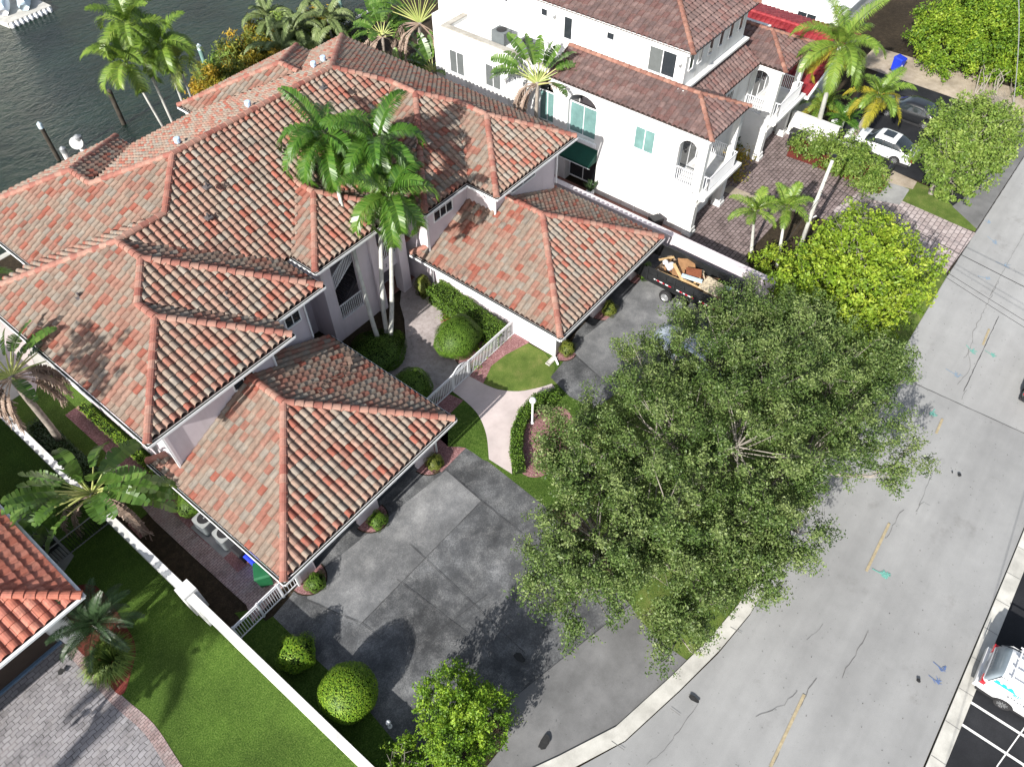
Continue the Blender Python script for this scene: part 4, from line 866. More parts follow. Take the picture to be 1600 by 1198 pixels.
fa = MB(); fa.box(34.43, 13.85, 6.6, 38.75, 24.9, 6.72); fa.box(38.7, 15.8, 6.3, 44.1, 17.2, 6.42); fa.box(44.05, 14.1, 6.3, 48.45, 20, 6.42); fa.box(36.5, 16.8, 9.752, 44.1, 35.85, 9.80); fa.build('fascia', M['white_trim'], rw)
v = MB(); q = at(1003, 10, 10.4); v.tube([(q.x, q.y, 10), (q.x, q.y, q.z + .3)], 0.05, 8); v.build('vent_pipe', M['cap_brown'], wh)

# ================================================================= other houses
M['tile_red'] = tone_mat('bright_red_tile', [(0.0, (0.25, 0.028, 0.034)), (0.5, (0.29, 0.04, 0.044)), (0.8, (0.22, 0.024, 0.03))], 0.6, 0.25, 2.0)
rh = thing('red_roof_house', 'low white house with bright red tile roof behind the white house', 'house', (55, 18, 0))
t = MB(); u = MB()
tile_plane(t, u, 'x', 48.5, 1, 3.0, 0.34, [[(48.5, 13.6), (53.6, 13.6), (53.6, 30), (48.5, 30)]], wd=0.36, ex=0.5, seed=80)
tile_plane(t, u, 'x', 58.7, -1, 3.0, 0.34, [[(58.7, 13.6), (53.6, 13.6), (53.6, 30), (58.7, 30)]], wd=0.36, ex=0.5, seed=81)
r = t.build('roof', M['tile_red'], rh); u.build('roof_underlay', M['under'], r)
c = MB(); ridge_caps(c, [(53.6, 13.6, 4.75), (53.6, 30, 4.75)], r=.14, seed=9); c.build('ridge_cap_row', M['tile_red'], r)
b = MB(); b.box(49.3, 14.4, 0, 57.9, 30, 2.95)
b.face([(49.3, 14.4, 2.95), (57.9, 14.4, 2.95), (53.6, 14.4, 4.4)]); b.build('wall', M['white_wall'], rh)
f = MB(); f.box(48.45, 13.5, 2.8, 48.6, 30, 3.0); f.bar((48.5, 13.55, 2.95), (53.6, 13.55, 4.7), .12, .2); f.bar((58.7, 13.55, 2.95), (53.6, 13.55, 4.7), .12, .2); f.build('fascia', M['white_trim'], rh)
fb = thing('flat_roof_building', 'white building with a pale flat roof at the top edge behind the red roof', 'building', (64, 22, 0))
b = MB(); b.box(61.4, 16.6, 0, 74, 40, 2.9); b.build('wall', M['white_wall'], fb); r = MB(); r.box(61.2, 16.4, 2.9, 74.2, 40, 3.05); ro = r.build('roof', M['white_trim'], fb)
window(fb, 'x', 61.4, 18.5, 20.0, 1.0, 2.2, -1, 2)
# lower-left house
M['tile_terra'] = tone_mat('terracotta_flat_tile', [(0.0, (0.36, 0.12, 0.08)), (0.4, (0.43, 0.17, 0.12)), (0.75, (0.39, 0.14, 0.10))], 0.75, 0.35, 3.5, stain=((0.12, 0.06, 0.05), 1.5, 0.55, 0.5))
lh = thing('terracotta_house', 'low house with a terracotta tile hip roof at the left edge', 'house', (-6, 24, 0))
lx, ly, lz = tuple(at(127, 930, 3.0)); t = MB(); u = MB(); s = 0.42
tile_plane(t, u, 'y', ly, 1, 3.0, s, [[(lx, ly), (lx - 9, ly + 9), (lx - 18, ly + 9), (lx - 18, ly)]], wd=0.42, ex=0.42, seed=90, hs=.7)
tile_plane(t, u, 'x', lx, -1, 3.0, s, [[(lx, ly), (lx, ly + 30), (lx - 9, ly + 30), (lx - 9, ly + 9)]], wd=0.42, ex=0.42, seed=91, hs=.7)
r = t.build('roof', M['tile_terra'], lh); u.build('roof_underlay', M['under'], r); c = MB(); ridge_caps(c, [(lx, ly, 3.0), (lx - 9, ly + 9, 3 + 9 * s)], r=.17, seed=4); c.build('ridge_cap_row', M['tile_terra'], r)
g_ = MB(); gutter(g_, [(lx + .05, ly + 20, 3), (lx + .05, ly - .05, 3), (lx - 17, ly - .05, 3)]); g_.build('gutter', [M['white_trim'], M['white_trim']], r)
b = MB(); b.box(lx - 18, ly + 1.2, 0, lx - 1.0, ly + 28, 2.85)
b.box(lx - 1.6, ly + .5, 0, lx - 1.0, ly + 1.2, 2.85); b.build('wall', M['white_trim'], lh)
M['bronze_door'] = plain('brown_garage_door', (0.04, 0.028, 0.022), 0.6, 0.3)
b = MB(); b.box(lx - 12, ly + 1.12, 0.03, lx - 1.8, ly + 1.19, 2.6); b.build('garage_door', M['bronze_door'], lh)
b = MB(); b.box(lx - 12, ly + 1.0, 0.02, lx - 1.7, ly + 1.12, 0.12); b.build('door_seal', plain('blue_grey_threshold', (0.10, 0.16, 0.24), 0.5, 0.4), lh)

# ================================================================= boundary walls
M['wall_white'] = ground_mat('white_painted_block', [(0.50, 0.50, 0.49), (0.62, 0.62, 0.61), (0.68, 0.68, 0.67)], 1.2, 30, 0.25, 0.8, 0.25, 0.12, 0.4, 0.006)
streaks(M['wall_white'], (1.2, .5, .3), .25); streaks(M['pink'], (1.6, 1.6, .15), .12)
lw = MB(); top = at(420, 1041, 1.5).x
lw.box(top - .24, -6, 0, top, 42, 1.46); lw.box(top - .28, -6, 1.46, top + .03, 42, 1.52)
q = at(291, 920, 1.6); lw.box(q.x - .33, q.y - .32, 0, q.x + .27, q.y + .32, 1.66); lw.box(top - .33, q.y - 1.1, 0, top - .24, q.y - .32, 1.46)
tag(lw.build('boundary_wall', M['wall_white']), 'long white masonry wall between the dark green lawn and the left forecourt', 'wall')
rw2 = MB(); rw2.box(32.05, 6.2, 0, 32.35, 41.5, 1.7); rw2.box(32.0, 6.2, 1.7, 32.4, 41.5, 1.76)
tag(rw2.build('boundary_wall', M['pink']), 'pale pink masonry wall beside the dump trailer, between the pink and white houses', 'wall')
a = at(1222, 182, 1.7); 
nw = MB(); nw.box(48.35, 10.9, 0, 48.6, 14.2, 1.7); nw.box(48.3, 10.9, 1.7, 48.65, 14.2, 1.76); nw.box(48.38, 8.9, 0, 48.58, 10.9, .9)
nw_o = tag(nw.build('boundary_wall', M['wall_white']), 'short white wall behind the black bin, beside the tall coconut palm', 'wall')
sheet('alley_floor', [(32.4, 14.4), (34.55, 14.4), (34.55, 40), (32.4, 40)], Z2, M['tile_floor'], world=True)
# ================================================================= plants
def leafmat(name, lo, mid, hi, trans=0.3, rough=0.55, mott=0.25, mscale=0.8, spec=0.35):
    return tone_mat(name, [(0.0, lo), (0.5, mid), (1.0, hi)], rough, mott, mscale, 'LINEAR', 0.0, trans, spec)
M['oak'] = leafmat('olive_oak_leaf', (0.030, 0.062, 0.012), (0.080, 0.135, 0.028), (0.20, 0.255, 0.085), 0.2, 0.5)
M['lime'] = leafmat('bright_green_leaf', (0.075, 0.14, 0.010), (0.19, 0.30, 0.020), (0.36, 0.44, 0.045))
M['lime_hedge'] = leafmat('ficus_leaf', (0.05, 0.11, 0.010), (0.14, 0.25, 0.018), (0.30, 0.39, 0.035))
M['shrub'] = leafmat('mid_green_leaf', (0.06, 0.115, 0.018), (0.14, 0.225, 0.035), (0.27, 0.35, 0.08))
M['ixora'] = leafmat('clipped_hedge_leaf', (0.035, 0.08, 0.008), (0.085, 0.17, 0.016), (0.17, 0.28, 0.035))
M['topiary'] = leafmat('bright_topiary_leaf', (0.045, 0.105, 0.008), (0.12, 0.235, 0.014), (0.27, 0.39, 0.03))
M['olive_bush'] = leafmat('olive_topiary_leaf', (0.06, 0.075, 0.012), (0.13, 0.16, 0.024), (0.21, 0.24, 0.04))
M['palm'] = leafmat('palm_leaflet', (0.022, 0.07, 0.008), (0.06, 0.16, 0.016), (0.17, 0.27, 0.045), 0.3, 0.35, 0.2, 0.6, 0.5)
M['palm_pale'] = leafmat('pale_palm_leaflet', (0.06, 0.12, 0.015), (0.16, 0.27, 0.035), (0.36, 0.43, 0.09), 0.35, 0.4, 0.2, 0.6, 0.5)  # paler leaflet colour of the canal, coconut and young palms
M['palm_yellow'] = leafmat('yellowing_palm_leaflet', (0.16, 0.17, 0.02), (0.34, 0.31, 0.03), (0.55, 0.42, 0.04), 0.3)
M['palm_dark'] = leafmat('deep_green_palm_leaflet', (0.012, 0.030, 0.010), (0.030, 0.062, 0.022), (0.07, 0.12, 0.05), 0.2, 0.4)
M['foxtail'] = leafmat('grey_green_leaflet', (0.05, 0.085, 0.025), (0.14, 0.19, 0.065), (0.28, 0.33, 0.14), 0.2, 0.5)
M['croton'] = leafmat('orange_yellow_leaf', (0.10, 0.13, 0.02), (0.30, 0.25, 0.025), (0.50, 0.30, 0.03), 0.3)
M['redleaf'] = leafmat('reddish_leaf', (0.16, 0.03, 0.02), (0.26, 0.08, 0.04), (0.30, 0.20, 0.06), 0.2)
M['banana'] = leafmat('paddle_leaf', (0.035, 0.09, 0.014), (0.09, 0.18, 0.03), (0.20, 0.30, 0.07), 0.35, 0.35, 0.25, 1.5, 0.5)
M['deadleaf'] = leafmat('dry_brown_leaf', (0.16, 0.11, 0.085), (0.30, 0.22, 0.17), (0.42, 0.33, 0.27), 0.15, 0.9)
M['petiole'] = leafmat('yellow_green_stalk', (0.16, 0.22, 0.06), (0.34, 0.40, 0.12), (0.52, 0.50, 0.20), 0.1, 0.5)
M['orange_stalk'] = plain('orange_leaf_base', (0.45, 0.36, 0.10), 0.6, 0.3, var=0.3)
M['bark'] = plain('grey_bark', (0.20, 0.18, 0.16), 0.9, 0.1, var=0.35, scale=4, bmp=0.6)
M['twig'] = plain('pale_grey_twig', (0.23, 0.21, 0.18), 0.9, 0.1, var=0.25, scale=3)
M['palm_trunk'] = plain('pale_palm_trunk', (0.40, 0.40, 0.37), 0.85, 0.15, var=0.25, scale=2.0, bmp=0.3)
M['palm_trunk_dark'] = plain('brown_grey_palm_trunk', (0.24, 0.21, 0.18), 0.9, 0.1, var=0.35, scale=4, bmp=0.6)
M['core'] = plain('painted_foliage_shade', (0.014, 0.024, 0.007), 0.95, 0.05, var=0.3, scale=6)  # near-black, paints the shade inside bushes and hedges
M['inner_twigs'] = plain('inner_brown_twigs', (0.06, 0.05, 0.035), 0.95, 0.05, var=0.3, scale=6)

class Leaves:
    """collects leaf quads as arrays"""
    def __init__(s, seed): s.rng = np.random.default_rng(seed); s.V = []; s.T = []
    def cloud(s, C_, size, aspect=0.5, up=0.35, tone=None, out=None, outw=0.0):
        """C_: (n,3) leaf positions; leaves lie at random, biased so that they face up and outwards"""
        n = len(C_); r = s.rng
        nrm = r.normal(size=(n, 3)); nrm[:, 2] += up * 2.2
        if out is not None: nrm += out * outw
        nrm /= np.linalg.norm(nrm, axis=1)[:, None]
        a = r.normal(size=(n, 3)); a -= (a * nrm).sum(1)[:, None] * nrm; a /= np.linalg.norm(a, axis=1)[:, None]
        b = np.cross(nrm, a); sz = size * r.uniform(0.65, 1.35, n)[:, None]
        v = np.stack([C_ - a * sz * 0.5, C_ + b * sz * aspect * 0.5, C_ + a * sz * 0.5, C_ - b * sz * aspect * 0.5], 1)
        s.V.append(v); s.T.append(np.clip((r.uniform(0, 1, n) if tone is None else tone + r.normal(0, 0.16, n)), 0, 1))
    def build(s, name, mats, parent):
        V = np.concatenate(s.V); T = np.concatenate(s.T); n = len(V)
        me = bpy.data.meshes.new(name); me.vertices.add(n * 4); me.vertices.foreach_set('co', V.reshape(-1).astype(np.float32))
        me.loops.add(n * 4); me.loops.foreach_set('vertex_index', np.arange(n * 4, dtype=np.int32))
        me.polygons.add(n); me.polygons.foreach_set('loop_start', np.arange(n, dtype=np.int32) * 4); me.polygons.foreach_set('loop_total', np.full(n, 4, dtype=np.int32))
        me.update(); a = me.attributes.new('tone', 'FLOAT', 'FACE'); a.data.foreach_set('value', T.astype(np.float32))
        me.materials.append(mats); me.validate(); return link(name, me, parent)
def ball_pts(rng, n, c, r, shell=0.75):
    d = rng.normal(size=(n, 3)); d /= np.linalg.norm(d, axis=1)[:, None]
    k = shell + (1 - shell) * rng.uniform(0, 1, n) ** 0.7
    return np.array(c) + d * k[:, None] * np.array(r), d
def branch(mb, p0, p1, r0, r1, n=4, wob=0.12, sides=5, rnd=R_):
    p0 = Vector(p0); p1 = Vector(p1); L = (p1 - p0).length; pts = []
    for i in range(n + 1):
        t = i / n; q = p0.lerp(p1, t) + Vector([rnd.uniform(-1, 1) * wob * L * math.sin(math.pi * t) * .6 for _ in range(3)]); pts.append(q)
    mb.tube(pts, [r0 + (r1 - r0) * i / n for i in range(n + 1)], sides, cap=False); return pts
def tree(name, label, base, lobes, matname, seed, leaf=0.16, dens=260, clump=0.42, trunk=0.2, twigs=True, group=None, cat='tree', bare=(), flat=0.8, branches_mat='bark', aspect=0.5, holes=0.0, spray=1.0):
    """lobes: (x, y, z, rx, ry, rz). Foliage grows in clumps on and inside each lobe with gaps between"""
    rng = np.random.default_rng(seed); rnd = random.Random(seed)
    t = thing(name, label, cat, (base[0], base[1], 0), group)
    L = Leaves(seed); wood = MB(); tw = MB()
    zc = min(l[2] for l in lobes) * 0.45
    fork = Vector((base[0] + rnd.uniform(-.2, .2), base[1] + rnd.uniform(-.2, .2), max(0.6, zc)))
    branch(wood, (base[0], base[1], 0), fork, trunk, trunk * .8, 3, .05, 8, rnd)
    lc = np.array([l[:3] for l in lobes])
    for li, (x, y, z, rx, ry, rz) in enumerate(lobes):
        c = Vector((x, y, z)); lim = branch(wood, fork, c - Vector((0, 0, rz * .2)), trunk * .55, trunk * .22, 5, .12, 6, rnd)
        area = (rx * ry + rx * rz + ry * rz) * 4.2
        nc = int(area * 1.15 / (clump * clump * 1.6)); P, D = ball_pts(rng, nc, (x, y, z), (rx, ry, rz), 0.62)
        keep = D[:, 2] > -0.75
        if holes: keep &= rng.uniform(size=nc) > holes
        P = P[keep]; D = D[keep]
        P += rng.normal(0, 0.10 * (rx + ry) / 2, P.shape)
        for i, (p, d) in enumerate(zip(P, D)):
            cr = clump * rng.uniform(0.6, 1.35); nl = int(dens * cr * cr * rng.uniform(0.6, 1.1))
            if nl < 4: continue
            ax = d + np.array([0, 0, .35]) + rng.normal(0, .35, 3); ax /= np.linalg.norm(ax); ns = max(1, int(spray * 5))
            if spray:      # several twig sprays leaving the clump
                q = np.zeros((nl, 3)); w_ = rng.integers(0, ns, nl); dirs = ax + rng.normal(0, .55, (ns, 3)); dirs /= np.linalg.norm(dirs, axis=1)[:, None]
                u_ = rng.uniform(-.35, 1.15, nl); q = dirs[w_] * (u_ * cr)[:, None] + rng.normal(0, 1, (nl, 3)) * cr * .17 * (1.25 - .5 * np.abs(u_))[:, None]
            else:
                q = rng.normal(0, 1, (nl, 3)) * cr * 0.42 * np.array([1, 1, flat]) + d * rng.uniform(0, 1, nl)[:, None] * cr * .45
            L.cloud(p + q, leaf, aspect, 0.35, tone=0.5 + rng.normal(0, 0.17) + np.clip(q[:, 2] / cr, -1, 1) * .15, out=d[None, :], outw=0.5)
            if twigs and rng.uniform() < 0.42:
                a = lim[rnd.choice([2, 3, 4, 5])]; e = Vector(p) + Vector(d) * cr * 0.55
                m_ = a.lerp(e, 0.55) + Vector((rnd.uniform(-.2, .2), rnd.uniform(-.2, .2), -0.1))
                tw.tube([a, m_, e], [0.035, 0.022, 0.007], 4, cap=False)
                for _ in range(3):
                    s_ = m_.lerp(e, rnd.uniform(0.4, 1)); tw.tube([s_, s_ + Vector((rnd.uniform(-.35, .35), rnd.uniform(-.35, .35), rnd.uniform(0.0, .35)))], [0.011, 0.004], 3, cap=False)
    for (x, y, z, r) in bare:      # patches of leafless grey branches
        c = Vector((x, y, z)); root = fork.lerp(c, 0.8)
        for k in range(17):
            e = c + Vector((rnd.gauss(0, r * .5), rnd.gauss(0, r * .5), rnd.uniform(-.1, .5) * r * .5)); pts = branch(tw, root, e, 0.04, 0.010, 4, .16, 4, rnd)
            for _ in range(9):
                s_ = pts[rnd.choice([2, 3, 4])]; f_ = s_ + Vector((rnd.uniform(-.6, .6), rnd.uniform(-.6, .6), rnd.uniform(-.1, .35)))
                tw.tube([s_, (s_ + f_) / 2 + Vector((rnd.uniform(-.08, .08),) * 3), f_], [0.013, 0.009, 0.004], 3, cap=False)
                for _ in range(2): tw.tube([f_, f_ + Vector((rnd.uniform(-.25, .25), rnd.uniform(-.25, .25), rnd.uniform(-.1, .15)))], [0.008, 0.003], 3, cap=False)
    wood.build('trunk', M[branches_mat], t, smooth=True)
    if tw.v: tw.build('branches', M['twig'], t)
    L.build('crown', M[matname], t); return t
def bush(name, label, c, r, matname, seed, leaf=0.06, n=2600, group=None, cat='bush', core=True, shell=0.9, up=0.2, aspect=0.6, rough=0.05, stem=False, tones=0.5):
    """clipped round or oval bush; c is the middle of its foot"""
    n = int(n * 1.7); leaf *= .8
    rng = np.random.default_rng(seed); t = thing(name, label, cat, (c[0], c[1], 0), group)
    L = Leaves(seed); rx, ry, rz = r; cz = c[2] + rz * (0.92 if c[2] < .05 else 1)
    P, D = ball_pts(rng, n, (c[0], c[1], cz), r, shell)
    lump = rough * (np.sin(D[:, 0] * 7 + seed) + np.sin(D[:, 1] * 6 + 2 * seed) + np.sin(D[:, 2] * 8))
    P += D * lump[:, None]; P[:, 2] = np.maximum(P[:, 2], 0.03)
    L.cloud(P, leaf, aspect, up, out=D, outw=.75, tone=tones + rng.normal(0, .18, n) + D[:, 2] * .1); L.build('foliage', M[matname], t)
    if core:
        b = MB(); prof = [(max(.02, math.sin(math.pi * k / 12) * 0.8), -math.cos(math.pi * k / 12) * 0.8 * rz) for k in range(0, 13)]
        b.lathe((c[0], c[1], cz), [(p[0] * rx, max(p[1], -cz + 0.01)) for p in prof], 18, sy=ry / rx); b.build('shade_core', M['core'], t)  # solid core, inner shade put into its dark colour
    if stem: b = MB(); b.tube([(c[0], c[1], 0), (c[0], c[1], c[2] + .3)], 0.05, 6); b.build('stem', M['bark'], t)
    return t
def hedge(name, label, pts, wd, h, matname, seed, leaf=0.06, dens=700, group=None, z0=0.0, lumpy=0.08):
    """clipped hedge following a line of plan points; wd may vary"""
    rng = np.random.default_rng(seed); P = [Vector(p[:2]) for p in pts]; wd = wd if hasattr(wd, '__len__') else [wd] * len(P)
    t = thing(name, label, 'hedge', (P[0].x, P[0].y, 0), group); L = Leaves(seed); core = MB()
    for i in range(len(P) - 1):
        a, b_ = P[i], P[i + 1]; d = b_ - a; ln = d.length; d.normalize(); nn = Vector((-d.y, d.x)); n = int(dens * (ln + .2) * (wd[i] + 2 * h) * .5)
        u = rng.uniform(-.08, ln + .08, n); s = rng.uniform(-1, 1, n); w2 = (wd[i] + (wd[i + 1] - wd[i]) * np.clip(u / ln, 0, 1)) / 2
        top = rng.uniform(size=n) < wd[i] / (wd[i] + 2 * h) + .15
        sx = np.where(top, s * w2, np.sign(s) * w2 * rng.uniform(.9, 1.03, n)); zz = np.where(top, h * rng.uniform(.93, 1.03, n), h * rng.uniform(0.02, 1, n))
        zz = zz - np.where(top, (np.abs(s) ** 4) * .1 * h, 0) + lumpy * np.sin(u * 3.1 + seed) * top
        Q = np.stack([a.x + d.x * u + nn.x * sx, a.y + d.y * u + nn.y * sx, zz + z0], 1) + rng.normal(0, .03, (n, 3))
        out = np.stack([nn.x * np.where(top, 0, np.sign(s)), nn.y * np.where(top, 0, np.sign(s)), np.where(top, 1.0, 0.1)], 1)
        L.cloud(Q, leaf, .6, .15, out=out, outw=1.5)
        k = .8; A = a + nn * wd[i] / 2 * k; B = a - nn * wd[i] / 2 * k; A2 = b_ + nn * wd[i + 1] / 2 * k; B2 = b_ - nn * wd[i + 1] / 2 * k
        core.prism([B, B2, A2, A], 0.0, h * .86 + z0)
    L.build('foliage', M[matname], t); core.build('shade_core', M['core'], t); return t
def frond(mb, base, az, el, L, droop, wleaf, nleaf, seed=0, vshape=0.5, tone=0.5, wid=0.05, rmb=None, rach=0.022, mi=None, start=0.12, twist=0.0, hang=0.5):
    """pinnate frond: an arched midrib with leaflets on both sides; returns midrib points"""
    rnd = random.Random(seed); pts = []; p = Vector(base); n = 12; e = el; a = az
    for i in range(n + 1):
        pts.append(p.copy()); st = L / n; p = p + Vector((math.cos(a) * math.cos(e), math.sin(a) * math.cos(e), math.sin(e))) * st; e -= droop / n * (0.5 + 1.2 * i / n); a += twist / n
    (rmb or mb).tube(pts, [rach * (1 - .8 * i / n) for i in range(n + 1)], 4, cap=False, tone=0.8)
    for k in range(nleaf):
        t = start + (1 - start) * k / nleaf; i = min(int(t * n), n - 1); q = pts[i].lerp(pts[i + 1], t * n - i); d = (pts[i + 1] - pts[i]).normalized()
        sd = d.cross(Vector((0, 0, 1)))
        if sd.length < 1e-3: sd = Vector((1, 0, 0))
        sd.normalize(); up = sd.cross(d).normalized(); ll = wleaf * (math.sin(math.pi * (0.12 + 0.83 * t)) ** 0.7) * rnd.uniform(.85, 1.12)
        for s in (-1, 1):
            ang = rnd.uniform(-.15, .15); dirn = (sd * s * 1.0 + d * (0.55 + .4 * t) + up * (vshape + ang)).normalized()
            m1 = q + dirn * ll * .5; dn = (dirn + Vector((0, 0, -hang - rnd.uniform(0, .3)))).normalized(); tip = m1 + dn * ll * .5
            w2 = d * (wid * .5); tn = min(1, max(0, tone + rnd.uniform(-.28, .28)))
            mb.add([q - w2 * .6, q + w2 * .6, m1 + w2, tip, m1 - w2], [(0, 1, 2, 4), (4, 2, 3)], tn, mi)
    return pts
def palm(name, label, base, top, nf, L, matname, seed, wleaf=0.6, droop=1.6, trunk_r=0.11, trunk_mat='palm_trunk', shaft=True, group=None, wid=0.05, els=(-0.35, 1.25), nleaf=34, az0=0, tone=0.5, yellow=0, hang=.5, cat='palm tree', mids=None, vshape=.45):
    rnd = random.Random(seed); t = thing(name, label, cat, (base[0], base[1], 0), group); tr = MB(); base = Vector(base); top = Vector(top)
    P = [base] + [Vector(m_) for m_ in (mids or [base.lerp(top, .35) + Vector((0.05, 0.03, 0)), base.lerp(top, .7)])] + [top]
    Q = []
    for i in range(len(P) - 1):
        for j in range(6): Q.append(P[i].lerp(P[i + 1], j / 6))
    Q.append(top); n = len(Q)
    for _ in range(6): Q = [Q[0]] + [(Q[i - 1] + Q[i] * 2 + Q[i + 1]) / 4 for i in range(1, n - 1)] + [Q[-1]]
    tr.tube(Q, [trunk_r * (1.25 - .45 * i / n) * (1 + .02 * (i % 2)) for i in range(n)], 9); tr.build('trunk', M[trunk_mat], t, smooth=True)
    if shaft:
        s = MB(); d = (top - Q[-3]).normalized(); s.tube([top - d * .1, top + d * .35, top + d * .75, top + d * 1.0], [trunk_r * .85, trunk_r * 1.05, trunk_r * .75, trunk_r * .3], 8); s.build('crown_shaft', M['shaft_green'], t, smooth=True); hub = top + d * .85
    else: hub = top
    for k in range(nf):
        mb = MB(); f = k / max(1, nf - 1); az = az0 + k * 2.399 + rnd.uniform(-.2, .2); el = els[0] + (els[1] - els[0]) * f + rnd.uniform(-.1, .1)
        mn = M[matname]; tn = tone + rnd.uniform(-.1, .1)
        if k < yellow: mn = M['palm_yellow']
        frond(mb, hub, az, el, L * rnd.uniform(.85, 1.08), droop * rnd.uniform(.8, 1.15) * (1.0 if el < 1 else .55), wleaf, nleaf, seed * 100 + k, vshape=vshape, tone=tn, wid=wid, hang=hang)
        mb.build('frond', mn, t)
    return t
M['shaft_green'] = plain('green_crown_shaft', (0.16, 0.26, 0.08), 0.5, 0.4, var=0.2)
def paddle(mb, base, az, el, stalk, L, W, seed, droop=0.7, tear=0.5, tone=.5, smb=None, plane=None):
    """big banana-like blade on a stalk, torn along its veins"""
    rnd = random.Random(seed); b = Vector(base); d0 = Vector((math.cos(az) * math.cos(el), math.sin(az) * math.cos(el), math.sin(el))) if plane is None else plane
    p = b.copy(); e = d0.copy(); S = [p.copy()]
    for i in range(5): p = p + e * stalk / 5; S.append(p.copy()); e = (e + Vector((0, 0, -.035 * droop))).normalized()
    (smb or mb).tube(S, [.06, .05, .045, .04, .03, .025], 5, cap=False, tone=rnd.uniform(.3, 1))
    n = 14; pts = [p.copy()]
    for i in range(n): p = p + e * L / n; pts.append(p.copy()); e = (e + Vector((0, 0, -droop * 1.6 / n))).normalized()
    roll = rnd.uniform(-.6, .6)
    for i in range(n):
        t0 = i / n; t1 = (i + 1) / n; d = (pts[i + 1] - pts[i]).normalized(); sd = d.cross(Vector((0, 0, 1)))
        if sd.length < .05: sd = Vector((1, 0, 0))
        sd.normalize(); sd = Matrix.Rotation(roll, 3, d) @ sd; up = sd.cross(d)
        for s in (-1, 1):
            w0 = W * .5 * math.sin(math.pi * (.08 + .88 * t0)) ** .55; w1 = W * .5 * math.sin(math.pi * (.08 + .88 * t1)) ** .55
            g_ = rnd.uniform(0, .35) if rnd.random() < tear else 0; dz = -rnd.uniform(.1, .5) * tear; sw = rnd.uniform(.0, .25) * tear
            a, c = pts[i], pts[i + 1]; v = sd * s + up * .35; o0 = a + v * w0 + Vector((0, 0, dz * w0)) + d * sw * w0; o1 = c + v * w1 * (1 - g_ * .3) + Vector((0, 0, dz * w1)) + d * sw * w1 - d * g_ * L / n
            mb.face([a, c, o1, o0] if s > 0 else [a, o0, o1, c], min(1, max(0, tone + rnd.uniform(-.2, .2) + s * .12)))
    return pts
def travellers(name, label, base, hub, fanaz, nl, seed, stalk=1.3, L=1.5, W=.5, dead=5, spread=1.45, group=None, trunk_r=.16, tone=.5, els=None, tilt=0.0, loose=0):
    """traveller's palm: leaves fan out in one upright plane"""
    rnd = random.Random(seed); t = thing(name, label, 'palm tree', (base[0], base[1], 0), group); tr = MB(); base = Vector(base); hub = Vector(hub)
    tr.tube([base, base.lerp(hub, .3) + Vector((.04, 0, 0)), base.lerp(hub, .7), hub], [trunk_r * 1.2, trunk_r, trunk_r, trunk_r * .9], 9); tr.build('trunk', M['palm_trunk_dark'], t, smooth=True)
    h = Vector((math.cos(fanaz), math.sin(fanaz), 0)); nn = Vector((-h.y, h.x, 0))
    def leaf_part(*a, **k):
        st = MB(); bl = MB(); paddle(bl, *a, smb=st, **k); o = bl.build('leaf', M['banana'], t); st.build('leaf_stalk', M['petiole'], o)
    for k in range(nl):
        a = -spread + 2 * spread * k / (nl - 1) + rnd.uniform(-.05, .05); d = (h * math.sin(a) + Vector((0, 0, 1)) * math.cos(a) + nn * (rnd.uniform(-.12, .12) + tilt)).normalized()
        leaf_part(hub + h * math.sin(a) * .12, 0, 0, stalk * rnd.uniform(.8, 1.2), L * rnd.uniform(.8, 1.15), W * rnd.uniform(.85, 1.15), seed * 50 + k, droop=.35 + .35 * abs(a), tear=.75, tone=tone, plane=d)
    for k in range(loose): leaf_part(hub - Vector((0, 0, .2)), k * 2.4 + rnd.uniform(-.3, .3), rnd.uniform(.25, 1.0), stalk * rnd.uniform(.6, 1.0), L * rnd.uniform(.8, 1.1), W, seed * 90 + k, droop=.9, tear=.8, tone=tone - .1)
    if dead:
        for k in range(dead):
            db = MB()
            az = fanaz + rnd.choice([0, math.pi]) + rnd.uniform(-.9, .9)
            P = paddle(db, hub - Vector((0, 0, .15)), az, rnd.uniform(-.5, .35), stalk * .6, L * rnd.uniform(.9, 1.2), W * .45, seed * 70 + k, droop=1.7, tear=1.0, tone=.5)
            for q in P[2:]:
                for _ in range(4): db.bar(q, q + Vector((rnd.uniform(-.18, .18), rnd.uniform(-.18, .18), -rnd.uniform(.15, .5))), .035, .006, tone=rnd.random())
            db.build('dead_leaf', M['deadleaf'], t)
    return t

# ---------------- street oaks: the big grey-green mass over the verge
OG = 'street oaks between the forecourts and the road'
tree('oak_tree', 'large olive-green oak overhanging the left forecourt, nearest the apron', (13.4, 6.4), [(12.3, 5.8, 4.6, 2.5, 2.3, 1.5), (10.7, 5.3, 4.0, 1.9, 1.7, 1.2), (13.3, 3.0, 4.0, 1.6, 1.4, 1.1), (14.6, 4.2, 5.2, 2.4, 2.3, 1.5), (10.9, 6.9, 3.9, 1.4, 1.3, .9), (14.6, 7.9, 4.7, 1.9, 1.8, 1.2)], 'oak', 11, leaf=.105, dens=800, clump=.62, group=OG, holes=.10)
tree('oak_tree', 'broad olive-green oak in the middle of the verge with pale grey branches showing', (18.6, 4.2), [(17.4, 6.5, 5.2, 2.4, 2.3, 1.5), (18.6, 3.6, 5.6, 2.8, 2.5, 1.6), (16.3, 1.9, 4.7, 2.2, 1.7, 1.3), (15.6, 8.9, 4.4, 1.9, 1.5, 1.0), (19.9, 8.2, 5.0, 2.0, 1.7, 1.3)], 'oak', 12, leaf=.105, dens=800, clump=.62, group=OG, holes=.10)
